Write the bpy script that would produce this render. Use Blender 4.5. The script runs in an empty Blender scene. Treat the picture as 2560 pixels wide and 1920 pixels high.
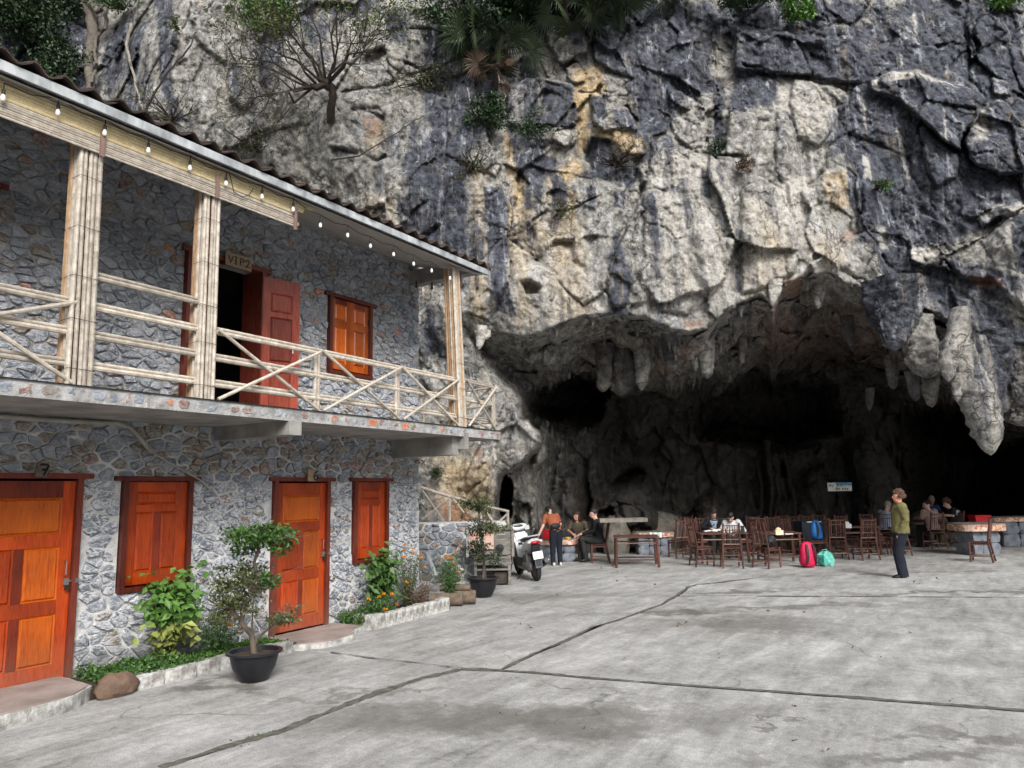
import bpy, bmesh, math, random
import numpy as np
from mathutils import Vector, Matrix, Euler
random.seed(7); np.random.seed(7)
S = bpy.context.scene
COL = S.collection
PI = math.pi

# ------------------------------------------------------------------ camera, sky, sun, exposure
YAW = math.radians(32.0); PITCH = math.atan(271/1850.); ROLL = 0.02
FPX = 1850.; PW, PH = 2560., 1920.
CAM = np.array([0., 0., 1.75])
cF = np.array([-math.sin(YAW)*math.cos(PITCH), math.cos(YAW)*math.cos(PITCH), math.sin(PITCH)])
cR = np.array([math.cos(YAW), math.sin(YAW), 0.])
cU = np.cross(cR, cF)
HD = np.array([-math.sin(YAW), math.cos(YAW), 0.])      # horizontal view direction
cd = bpy.data.cameras.new('camera'); cam = bpy.data.objects.new('camera', cd); COL.objects.link(cam)
_c, _s = math.cos(ROLL), math.sin(ROLL)
ax = cR*_c - cU*_s      # image right axis expressed in the world
ay = cR*_s + cU*_c             # image up axis
M = Matrix(((ax[0], ay[0], -cF[0], CAM[0]), (ax[1], ay[1], -cF[1], CAM[1]), (ax[2], ay[2], -cF[2], CAM[2]), (0, 0, 0, 1)))
cam.matrix_world = M
cd.sensor_width = 36.0; cd.lens = FPX/PW*36.0; cd.clip_end = 400; cd.clip_start = 0.05
S.camera = cam

SUN_EL = math.radians(38); SUN_AZ = math.radians(130)    # azimuth clockwise from +Y
w = bpy.data.worlds.new('World'); S.world = w; w.use_nodes = True
nt = w.node_tree; nt.nodes.clear()
sky = nt.nodes.new('ShaderNodeTexSky'); sky.sky_type = 'NISHITA'; sky.sun_disc = False
sky.sun_elevation = SUN_EL; sky.sun_rotation = SUN_AZ; sky.dust_density = 4.0; sky.air_density = 1.0; sky.ozone_density = 1.0
hs = nt.nodes.new('ShaderNodeHueSaturation'); hs.inputs['Saturation'].default_value = 0.30
bg = nt.nodes.new('ShaderNodeBackground'); bg.inputs['Strength'].default_value = 0.13
wo = nt.nodes.new('ShaderNodeOutputWorld')
nt.links.new(sky.outputs[0], hs.inputs['Color']); nt.links.new(hs.outputs[0], bg.inputs['Color']); nt.links.new(bg.outputs[0], wo.inputs['Surface'])
ld = bpy.data.lights.new('sun', 'SUN'); ld.energy = 1.9; ld.angle = math.radians(24); ld.color = (1.0, 0.965, 0.92)
sun = bpy.data.objects.new('sun', ld); COL.objects.link(sun)
sd = Vector((math.sin(SUN_AZ)*math.cos(SUN_EL), math.cos(SUN_AZ)*math.cos(SUN_EL), math.sin(SUN_EL)))
sun.rotation_euler = sd.to_track_quat('Z', 'Y').to_euler()
S.view_settings.view_transform = 'Standard'; S.view_settings.look = 'None'
S.view_settings.gamma = 1.0; S.view_settings.use_curve_mapping = False
S.view_settings.exposure = 0.65
S.cycles.max_bounces = 6; S.cycles.diffuse_bounces = 4; S.cycles.glossy_bounces = 2; S.cycles.transparent_max_bounces = 6

# ------------------------------------------------------------------ measuring: a photo pixel (2560x1920) to a point on a real plane
def ray(px, py):
    a = (px-PW/2)/FPX; b = -(py-PH/2)/FPX
    return cF + (a*_c+b*_s)*cR + (-a*_s+b*_c)*cU
def on_x(px, py, x0):
    r = ray(px, py); return Vector(CAM + r*((x0-CAM[0])/r[0]))
def on_z(px, py, z0=0.0):
    r = ray(px, py); return Vector(CAM + r*((z0-CAM[2])/r[2]))
def at_d(px, py, d):
    r = ray(px, py); return Vector(CAM + r*(d/(r@HD)))

# ------------------------------------------------------------------ numpy noise
_perm = np.random.RandomState(3).permutation(256); _perm = np.concatenate([_perm, _perm, _perm])
_g = np.random.RandomState(4).normal(size=(256, 3)); _g /= np.linalg.norm(_g, axis=1)[:, None]
def pnoise(p):
    p = np.asarray(p, float); i = np.floor(p).astype(int); f = p-i
    u = f*f*f*(f*(f*6-15)+10); i &= 255
    r = 0
    for dx in (0, 1):
        for dy in (0, 1):
            for dz in (0, 1):
                h = _perm[_perm[_perm[(i[:, 0]+dx) & 255]+((i[:, 1]+dy) & 255)]+((i[:, 2]+dz) & 255)]
                g = _g[h & 255]; d = f-np.array([dx, dy, dz])
                wt = (u[:, 0] if dx else 1-u[:, 0])*(u[:, 1] if dy else 1-u[:, 1])*(u[:, 2] if dz else 1-u[:, 2])
                r = r+wt*(g*d).sum(1)
    return r*1.6
def fbm(p, o=4, lac=2.1, gain=0.5, ridged=False):
    r = 0; a = 1.0; q = np.asarray(p, float).copy(); t = 0
    for k in range(o):
        n = pnoise(q+17.3*k); r = r+a*((1-2*np.abs(n)) if ridged else n); t += a; a *= gain; q = q*lac
    return r/t
def worley(p, seed=0):
    """F1, F2, cell value and a tilt term: every cell gets its own slanting facet"""
    p = np.asarray(p, float); i = np.floor(p).astype(int); f1 = np.full(len(p), 9.); f2 = f1.copy(); idn = np.zeros(len(p)); tl = np.zeros(len(p))
    rs = np.random.RandomState(20+seed).rand(256, 4); tv = np.random.RandomState(40+seed).normal(size=(256, 3))
    for dx in (-1, 0, 1):
        for dy in (-1, 0, 1):
            for dz in (-1, 0, 1):
                c = i+np.array([dx, dy, dz])
                h = _perm[_perm[_perm[c[:, 0] & 255]+(c[:, 1] & 255)]+(c[:, 2] & 255)] & 255
                dv = p-(c+rs[h, :3]); d = np.sqrt((dv**2).sum(1))
                nw = d < f1; f2 = np.where(nw, f1, np.minimum(f2, d)); idn = np.where(nw, rs[h, 3], idn); tl = np.where(nw, (dv*tv[h]).sum(1), tl); f1 = np.where(nw, d, f1)
    return f1, f2, idn, tl
def sstep(a, b, x):
    t = np.clip((x-a)/(b-a), 0, 1); return t*t*(3-2*t)
def seg_dist(X, Y, pts, closed=False):
    pts = np.array(pts, float); d = np.full(X.shape, 1e9); n = len(pts)
    for k in range(n if closed else n-1):
        a = pts[k]; b = pts[(k+1) % n]; v = b-a; L = v@v+1e-9
        t = np.clip(((X-a[0])*v[0]+(Y-a[1])*v[1])/L, 0, 1)
        d = np.minimum(d, np.hypot(X-a[0]-t*v[0], Y-a[1]-t*v[1]))
    return d
def poly_in(X, Y, pts):
    r = np.zeros(X.shape, bool); n = len(pts); j = n-1
    for k in range(n):
        xi, yi = pts[k]; xj, yj = pts[j]
        r ^= ((yi > Y) != (yj > Y)) & (X < (xj-xi)*(Y-yi)/(yj-yi+1e-12)+xi); j = k
    return r
def poly_sd(X, Y, pts):                       # positive inside
    d = seg_dist(X, Y, pts, True); return np.where(poly_in(X, Y, pts), d, -d)

# ------------------------------------------------------------------ materials
def new_mat(name):
    m = bpy.data.materials.new(name); m.use_nodes = True; nt = m.node_tree
    return m, nt, nt.nodes['Principled BSDF']
class NG:
    def __init__(s, nt): s.nt = nt
    def n(s, t, **k):
        o = s.nt.nodes.new('ShaderNode'+t)
        for a, b in k.items(): setattr(o, a, b)
        return o
    def l(s, a, b): s.nt.links.new(a, b)
    def val(s, x, sock):
        if isinstance(x, (int, float)): sock.default_value = x
        elif isinstance(x, tuple): sock.default_value = (*x, 1) if len(x) == 3 else x
        else: s.l(x, sock)
    def math(s, op, a, b=0.0, c=None, clamp=False):
        o = s.n('Math', operation=op); o.use_clamp = clamp; s.val(a, o.inputs[0]); s.val(b, o.inputs[1])
        if c is not None: s.val(c, o.inputs[2])
        return o.outputs[0]
    def mix(s, f, a, b, mode='MIX'):
        o = s.n('Mix', data_type='RGBA', blend_type=mode); s.val(f, o.inputs[0]); s.val(a, o.inputs[6]); s.val(b, o.inputs[7]); return o.outputs[2]
    def noise(s, vec, sc, det=4, rough=0.55, dist=0.0):
        o = s.n('TexNoise'); o.inputs['Scale'].default_value = sc; o.inputs['Detail'].default_value = det
        o.inputs['Roughness'].default_value = rough; o.inputs['Distortion'].default_value = dist; s.l(vec, o.inputs['Vector']); return o.outputs[0]
    def coord(s, kind='Object'): return s.n('TexCoord').outputs[kind]
    def pos(s): return s.n('NewGeometry').outputs['Position']
    def map(s, vec, sc=(1, 1, 1), rot=(0, 0, 0)):
        o = s.n('Mapping'); o.inputs['Scale'].default_value = sc; o.inputs['Rotation'].default_value = rot; s.l(vec, o.inputs['Vector']); return o.outputs[0]
    def ramp(s, f, stops):
        o = s.n('ValToRGB'); e = o.color_ramp.elements
        while len(e) < len(stops): e.new(0.5)
        for k, (p, c) in enumerate(stops):
            e[k].position = p; e[k].color = (*c, 1) if isinstance(c, tuple) else (c, c, c, 1)
        s.l(f, o.inputs[0]); return o.outputs[0]
    def attr(s, name, out='Fac'):
        o = s.n('Attribute', attribute_name=name); return o.outputs[out]
    def bump(s, h, strength=0.5, dist=0.02, normal=None):
        o = s.n('Bump'); o.inputs['Strength'].default_value = strength; o.inputs['Distance'].default_value = dist; s.l(h, o.inputs['Height'])
        if normal is not None: s.l(normal, o.inputs['Normal'])
        return o.outputs[0]
    def rnd(s): return s.n('ObjectInfo').outputs['Random']

def mat(name, c1, c2=None, rough=0.7, sc=6, bump=0.3, bdist=0.01, bsc=None, metal=0.0, spec=0.4, objvar=0.0, stretch=(1, 1, 1), det=5, coat=0.0):
    m, nt, b = new_mat(name); g = NG(nt); v = g.map(g.coord(), stretch)
    if c2 is None: c2 = tuple(x*0.7 for x in c1)
    nz = g.noise(v, sc, det, 0.6)
    f = g.ramp(nz, [(0.35, 0.0), (0.65, 1.0)])
    col = g.mix(f, c1, c2)
    if objvar:
        k = g.math('MULTIPLY_ADD', g.rnd(), objvar*2, 1-objvar)
        col = g.mix(1.0, col, g.n('CombineColor').outputs[0], 'MULTIPLY') if False else g.mix(1.0, col, _grey(g, k), 'MULTIPLY')
    g.l(col, b.inputs['Base Color']); b.inputs['Roughness'].default_value = rough; b.inputs['Metallic'].default_value = metal
    b.inputs['Specular IOR Level'].default_value = spec
    if coat: b.inputs['Coat Weight'].default_value = coat; b.inputs['Coat Roughness'].default_value = 0.12
    if bump:
        g.l(g.bump(g.noise(v, bsc or sc*3, 4, 0.65), bump, bdist), b.inputs['Normal'])
    return m
def _grey(g, k):
    o = g.n('CombineColor'); g.l(k, o.inputs[0]); g.l(k, o.inputs[1]); g.l(k, o.inputs[2]); return o.outputs[0]

# ------------------------------------------------------------------ mesh building
class MB:
    def __init__(s): s.v = []; s.f = []; s.m = []
    def add(s, vs, fs, mi=0):
        b = len(s.v); s.v.extend([tuple(v) for v in vs]); s.f.extend([tuple(i+b for i in f) for f in fs]); s.m.extend([mi]*len(fs)); return s
    def box(s, c, d, rot=None, mi=0, taper=1.0):
        x, y, z = (k/2 for k in d); R = rot if rot is not None else Matrix.Identity(3)
        if isinstance(R, (int, float)): R = Matrix.Rotation(R, 3, 'Z')
        vs = [Vector(c)+R @ Vector((sx*x*(taper if sz > 0 else 1), sy*y*(taper if sz > 0 else 1), sz*z)) for sz in (-1, 1) for sy in (-1, 1) for sx in (-1, 1)]
        return s.add(vs, [(0, 2, 3, 1), (4, 5, 7, 6), (0, 1, 5, 4), (2, 6, 7, 3), (0, 4, 6, 2), (1, 3, 7, 5)], mi)
    def tube(s, pts, rad, n=8, mi=0, cap=True, flat=1.0, up=None):
        pts = [Vector(p) for p in pts]; N = len(pts)
        if isinstance(rad, (int, float)): rad = [rad]*N
        ref = Vector(up) if up is not None else Vector((0.02, 0.03, 1)); vs = []; a = None
        for k, p in enumerate(pts):
            t = (pts[min(k+1, N-1)]-pts[max(k-1, 0)]).normalized()
            if a is None:
                rr = ref if abs(t.dot(ref.normalized())) < 0.95 else Vector((1, 0, 0)); a = (rr-t*rr.dot(t)).normalized()
            else:
                a2 = a-t*a.dot(t); a = a2.normalized() if a2.length > 1e-4 else a
            b = t.cross(a)
            for j in range(n):
                th = 2*PI*j/n; vs.append(p+(a*math.cos(th)*flat+b*math.sin(th))*rad[k])
        fs = [(k*n+j, k*n+(j+1) % n, (k+1)*n+(j+1) % n, (k+1)*n+j) for k in range(N-1) for j in range(n)]
        if cap: fs += [tuple(range(n-1, -1, -1)), tuple((N-1)*n+j for j in range(n))]
        return s.add(vs, fs, mi)
    def cyl(s, a, b, r, r2=None, n=10, mi=0): return s.tube([a, b], [r, r if r2 is None else r2], n, mi)
    def lathe(s, prof, n=20, c=(0, 0, 0), mi=0, R=None):
        vs = []; c = Vector(c)
        for r, z in prof:
            for j in range(n):
                q = Vector((r*math.cos(2*PI*j/n), r*math.sin(2*PI*j/n), z)); vs.append(c+(R @ q if R is not None else q))
        fs = [(k*n+j, k*n+(j+1) % n, (k+1)*n+(j+1) % n, (k+1)*n+j) for k in range(len(prof)-1) for j in range(n)]
        return s.add(vs, fs, mi)
    def blob(s, c, r, n=10, m=7, mi=0, R=None, noise=0.0, seed=0, nsc=1.5):
        if isinstance(r, (int, float)): r = (r, r, r)
        vs = []; c = Vector(c); rs = random.Random(seed)
        for k in range(m+1):
            ph = PI*k/m
            for j in range(n):
                th = 2*PI*j/n; q = Vector((math.sin(ph)*math.cos(th), math.sin(ph)*math.sin(th), math.cos(ph)))
                vs.append(q)
        A = np.array([tuple(q) for q in vs])
        if noise:
            d = 1+noise*fbm(A*nsc+seed*3.7, 3); A = A*d[:, None]
        A = A*np.array(r)
        out = [c+(R @ Vector(q) if R is not None else Vector(q)) for q in A]
        fs = [(k*n+j, (k+1)*n+j, (k+1)*n+(j+1) % n, k*n+(j+1) % n) for k in range(m) for j in range(n)]
        return s.add(out, fs, mi)
    def prism(s, poly, ax, lo, hi, mi=0, inset=0.0):     # polygon in the plane normal to axis ax, extruded lo..hi
        def P(p, h):
            return {0: (h, p[0], p[1]), 1: (p[0], h, p[1]), 2: (p[0], p[1], h)}[ax]
        n = len(poly); cx = sum(p[0] for p in poly)/n; cy = sum(p[1] for p in poly)/n
        top = [(p[0]+(cx-p[0])*inset, p[1]+(cy-p[1])*inset) for p in poly]
        vs = [P(p, lo) for p in poly]+[P(p, hi) for p in top]
        fs = [tuple(range(n-1, -1, -1)), tuple(range(n, 2*n))]+[(k, (k+1) % n, n+(k+1) % n, n+k) for k in range(n)]
        return s.add(vs, fs, mi)
    def build(s, name, mats, parent=None, kind=None, smooth=True, ang=40, label=None, cat=None, group=None):
        me = bpy.data.meshes.new(name); me.from_pydata(s.v, [], s.f); me.update()
        if not isinstance(mats, (list, tuple)): mats = [mats]
        for m in mats: me.materials.append(m)
        if len(mats) > 1: me.polygons.foreach_set('material_index', s.m)
        fix_normals(me)
        if smooth:
            me.polygons.foreach_set('use_smooth', [True]*len(me.polygons)); me.set_sharp_from_angle(angle=math.radians(ang))
        return link(name, me, parent, kind, label, cat, group)
def fix_normals(me):
    bm = bmesh.new(); bm.from_mesh(me); bmesh.ops.recalc_face_normals(bm, faces=bm.faces); bm.to_mesh(me); bm.free()
def link(name, me, parent=None, kind=None, label=None, cat=None, group=None):
    o = bpy.data.objects.new(name, me); COL.objects.link(o)
    if parent is not None: o.parent = parent
    tag(o, label, cat, group, kind); return o
def tag(o, label=None, cat=None, group=None, kind=None):
    if label: o['label'] = label
    if cat: o['category'] = cat
    if group: o['group'] = group
    if kind: o['kind'] = kind
    return o
def thing(name, label, cat, loc=(0, 0, 0), rz=0.0, group=None, rot=None):
    o = bpy.data.objects.new(name, None); COL.objects.link(o); o.empty_display_size = 0.2
    o.location = loc; o.rotation_euler = rot if rot is not None else (0, 0, rz); return tag(o, label, cat, group)
def copy_tree(o, parent=None):
    c = o.copy(); COL.objects.link(c)
    if parent is not None: c.parent = parent
    for ch in list(o.children): copy_tree(ch, c)
    return c
def np_mesh(name, V, F, mats, parent=None, kind=None, smooth=False, attrs=None, label=None, cat=None, group=None, mi=None):
    """V (n,3), F (m,k) arrays"""
    me = bpy.data.meshes.new(name); V = np.asarray(V, np.float32); F = np.asarray(F, np.int32); k = F.shape[1]
    me.vertices.add(len(V)); me.vertices.foreach_set('co', V.ravel())
    me.loops.add(F.size); me.loops.foreach_set('vertex_index', F.ravel())
    me.polygons.add(len(F)); me.polygons.foreach_set('loop_start', np.arange(0, F.size, k, dtype=np.int32))
    me.polygons.foreach_set('loop_total', np.full(len(F), k, np.int32))
    if smooth: me.polygons.foreach_set('use_smooth', np.ones(len(F), bool))
    if not isinstance(mats, (list, tuple)): mats = [mats]
    for m in mats: me.materials.append(m)
    if mi is not None: me.polygons.foreach_set('material_index', np.asarray(mi, np.int32))
    me.update(calc_edges=True)
    for an, arr in (attrs or {}).items():
        a = me.attributes.new(an, 'FLOAT', 'POINT'); a.data.foreach_set('value', np.asarray(arr, np.float32))
    return link(name, me, parent, kind, label, cat, group)
# ------------------------------------------------------------------ cliff material
def rock_material(name='limestone', cave=False):
    m, nt, b = new_mat(name); g = NG(nt); P = g.pos()
    dark = g.attr('dark'); tan = g.attr('tan'); pale = g.attr('pale'); cave_shade = g.attr('cave_shade'); rust = g.attr('rust')
    # warped position so that the streaks wander
    n1 = g.noise(P, 0.9, 5, 0.6); nf = g.noise(P, 5.0, 6, 0.65); nff = g.noise(P, 22.0, 5, 0.7)
    st = g.noise(g.map(P, (2.6, 2.6, 0.16)), 1.6, 5, 0.60)
    st2 = g.noise(g.map(P, (7, 7, 0.42)), 1.5, 5, 0.62)
    grey = g.mix(g.ramp(nf, [(0.35, 0.0), (0.66, 1.0)]), (0.125, 0.124, 0.118), (0.41, 0.40, 0.37))
    tanc = g.mix(g.ramp(nf, [(0.35, 0.0), (0.68, 1.0)]), (0.30, 0.215, 0.11), (0.58, 0.46, 0.29))
    tf = g.math('ADD', g.math('MULTIPLY', tan, 0.95), g.math('MULTIPLY', g.math('SUBTRACT', n1, 0.56), 0.8), clamp=True)
    c = g.mix(tf, grey, tanc)
    pc = g.mix(nf, (0.36, 0.345, 0.315), (0.64, 0.61, 0.56))
    c = g.mix(g.math('MULTIPLY', pale, 0.85, clamp=True), c, pc)
    # blue-black biofilm with some painted shade, broken up by vertical streaks
    dk = g.math('ADD', g.math('MULTIPLY', g.math('MULTIPLY', dark, g.math('SUBTRACT', 1.0, g.math('MULTIPLY', pale, 0.85))), 1.45), g.math('ADD', g.math('ADD', g.math('MULTIPLY', g.math('SUBTRACT', st, 0.5), 1.8), g.math('MULTIPLY', g.math('SUBTRACT', g.noise(g.map(P, (1.15, 1.15, .08)), 1.3, 4, .5), 0.46), 2.6)), g.math('MULTIPLY', g.math('SUBTRACT', st2, 0.5), 1.1)))
    dk = g.math('ADD', dk, g.math('MULTIPLY', g.math('SUBTRACT', nff, 0.5), 0.5))
    dk = g.math('ADD', dk, g.math('MULTIPLY', g.math('SUBTRACT', n1, 0.5), 0.6)); dk = g.ramp(dk, [(0.25, 0.0), (0.85, 1.0)])
    dc = g.mix(g.ramp(nf, [(0.35, 0.0), (0.62, 1.0)]), (0.014, 0.016, 0.024), (0.085, 0.095, 0.125))
    c = g.mix(g.math('MULTIPLY', dk, 0.93), c, dc)
    # whitish calcite runs
    wr = g.ramp(g.noise(g.map(P, (5, 5, 0.3)), 1.1, 5, 0.66), [(0.56, 0.0), (0.70, 1.0)])
    c = g.mix(g.math('MULTIPLY', wr, 0.62), c, (0.50, 0.52, 0.56))
    wt = g.ramp(g.noise(g.map(P, (3.6, 3.6, 0.35), (0, 0, .7)), 1.3, 5, 0.66), [(0.57, 0.0), (0.70, 1.0)])
    c = g.mix(g.math('MULTIPLY', wt, 0.32), c, (0.42, 0.33, 0.20))
    mot = g.ramp(g.noise(P, 9.0, 7, 0.75, 1.0), [(0.38, 0.55), (0.5, 1.0), (0.64, 1.35)]); c = g.mix(1.0, c, mot, 'MULTIPLY')
    c = g.mix(g.math('MULTIPLY', rust, g.ramp(nf, [(0.3, 0.2), (0.6, 1.0)])), c, (0.34, 0.15, 0.07))
    # cave interior: darker stone colours, the cave's shade painted into the rock
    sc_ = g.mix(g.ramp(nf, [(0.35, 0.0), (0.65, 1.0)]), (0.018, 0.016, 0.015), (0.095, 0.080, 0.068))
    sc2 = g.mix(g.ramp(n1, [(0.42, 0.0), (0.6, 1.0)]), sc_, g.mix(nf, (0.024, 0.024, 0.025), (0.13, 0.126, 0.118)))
    c = g.mix(cave_shade, c, sc2); c = g.mix(g.math('MULTIPLY', g.math('MULTIPLY', rust, cave_shade), .4), c, (.10, .05, .03))
    # thin cracks
    vo = g.n('TexVoronoi', feature='DISTANCE_TO_EDGE'); vo.inputs['Scale'].default_value = 1.1
    wp = g.n('VectorMath', operation='ADD'); nv = g.n('TexNoise'); nv.inputs['Scale'].default_value = 1.4; nv.inputs['Detail'].default_value = 5; g.l(P, nv.inputs['Vector'])
    vs = g.n('VectorMath', operation='SCALE'); vs.inputs['Scale'].default_value = 1.3; g.l(nv.outputs['Color'], vs.inputs[0])
    g.l(g.map(P, (1, 1, 0.6)), wp.inputs[0]); g.l(vs.outputs[0], wp.inputs[1]); g.l(wp.outputs[0], vo.inputs['Vector'])
    ck = g.ramp(vo.outputs['Distance'], [(0.0, 0.0), (0.022, 1.0)])
    ckm = g.math('MAXIMUM', ck, g.ramp(g.noise(P, 0.55, 2), [(0.42, 1.0), (0.56, 0.0)]))
    c = g.mix(ckm, g.mix(0.7, c, (0.03, 0.028, 0.026)), c)
    g.l(c, b.inputs['Base Color']); b.inputs['Roughness'].default_value = 0.92; b.inputs['Specular IOR Level'].default_value = 0.2
    mu = g.noise(P, 3.2, 8, 0.72, 0.6)
    # scalloped, chipped surface
    v2 = g.n('TexVoronoi'); v2.inputs['Scale'].default_value = 3.5; w2 = g.n('VectorMath', operation='ADD'); g.l(P, w2.inputs[0]); g.l(vs.outputs[0], w2.inputs[1]); g.l(w2.outputs[0], v2.inputs['Vector'])
    h = g.math('ADD', g.math('MULTIPLY', mu, 1.0), g.math('ADD', g.math('MULTIPLY', nff, 0.25), g.math('MULTIPLY', v2.outputs['Distance'], 0.12)))
    h = g.math('ADD', h, g.math('MULTIPLY', ckm, 0.25))
    rm = g.n('TexNoise', noise_type='RIDGED_MULTIFRACTAL'); rm.inputs['Scale'].default_value = 1.7; rm.inputs['Detail'].default_value = 9; rm.inputs['Roughness'].default_value = .62; rm.inputs['Distortion'].default_value = .35; g.l(g.map(P, (1, 1, .62), (0, .5, .4)), rm.inputs['Vector'])
    h = g.math('ADD', g.math('MULTIPLY', h, .75), g.math('MULTIPLY', g.math('MINIMUM', rm.outputs[0], 2.2), -.30))
    g.l(g.bump(h, 1.0, 0.12), b.inputs['Normal'])
    return m
ROCK = rock_material()

# ------------------------------------------------------------------ cliff shape (measured on the photograph, metres from the camera along the view)
CP = np.array([(-900,-200,17.5),(-900,900,17.5),(0,-1800,27),(1280,-1800,27),(2560,-1800,27),(3500,-300,19),(3500,1000,16),(0,0,18.8),(230,60,19.6),(380,120,17.8),(250,300,18.4),(400,300,17.6),
 (600,60,17.6),(700,300,17.4),(560,350,17.2),(850,300,16.6),(960,250,17.2),(800,480,17.2),(900,420,16.5),(1000,600,16.4),(1100,300,17.1),(1180,100,17.3),(1280,60,16.9),(1300,700,15.2),(1200,600,15.6),(1450,400,16.2),(1540,330,16.0),
 (1600,300,16.3),(1420,600,15.6),(1600,700,15.1),(1750,600,15.1),(1850,730,15.3),(1700,100,16.9),(1500,100,16.9),(1950,200,16.5),(1950,350,15.7),(2000,500,15.6),(2120,350,15.9),(2300,350,15.7),(2400,600,15.3),
 (2560,330,15.5),(2560,600,14.6),(2300,60,17.0),(2560,0,17.2),(2100,50,16.9),(1170,780,15.4),(1120,900,16.2),(1330,1110,15.2),(1200,1200,15.5),(1060,1350,15.6),(1270,1300,16.2),(1250,950,15.9),(1050,1000,16.2),(2700,800,14.6),(1060,1600,15.5),(0,1500,17)], float)
def rbf_fit(cp):
    X = cp[:, :2]/1000; r = np.linalg.norm(X[:, None]-X[None], axis=2); A = r+np.eye(len(X))*0.02
    n = len(X); Q = np.zeros((n+3, n+3)); Q[:n, :n] = A; Q[:n, n] = 1; Q[:n, n+1:] = X; Q[n, :n] = 1; Q[n+1:, :n] = X.T
    return X, np.linalg.solve(Q, np.concatenate([cp[:, 2], [0, 0, 0]]))
def rbf_eval(fit, x, y):
    X, w_ = fit; out = np.zeros(x.shape); p = np.stack([x.ravel(), y.ravel()], 1)/1000
    r = np.zeros(len(p))
    for k in range(len(X)): r += w_[k]*np.hypot(p[:, 0]-X[k, 0], p[:, 1]-X[k, 1])
    r += w_[-3]+p@w_[-2:]; return r.reshape(x.shape)
FIT = rbf_fit(CP)
LIP = [(1160,814),(1185,822),(1210,826),(1262,828),(1321,838),(1350,828),(1394,808),(1430,794),(1460,786),(1530,779),(1560,786),(1615,789),(1666,815),(1700,822),(1725,826),(1762,818),(1785,800),(1799,782),(1833,762),(1860,748),(1895,732),(1915,738),(1932,758),(1941,722),(1955,706),(1984,696),(2010,684),(2035,678),(2072,676),(2100,690),(2131,706),(2168,712),(2200,735),(2235,752),(2289,765),(2320,770),(2351,787),(2396,818),(2443,846),(2499,848),(2560,856),(2900,900),(3600,980)]
CAVE = LIP+[(3600,1700),(1236,1700),(1236,1250),(1247,1185),(1290,1165),(1318,1140),(1338,1118),(1344,1095),(1336,1078),(1318,1058),(1292,1036),(1286,1010),(1268,980),(1235,950),(1200,905),(1172,850)]
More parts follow.
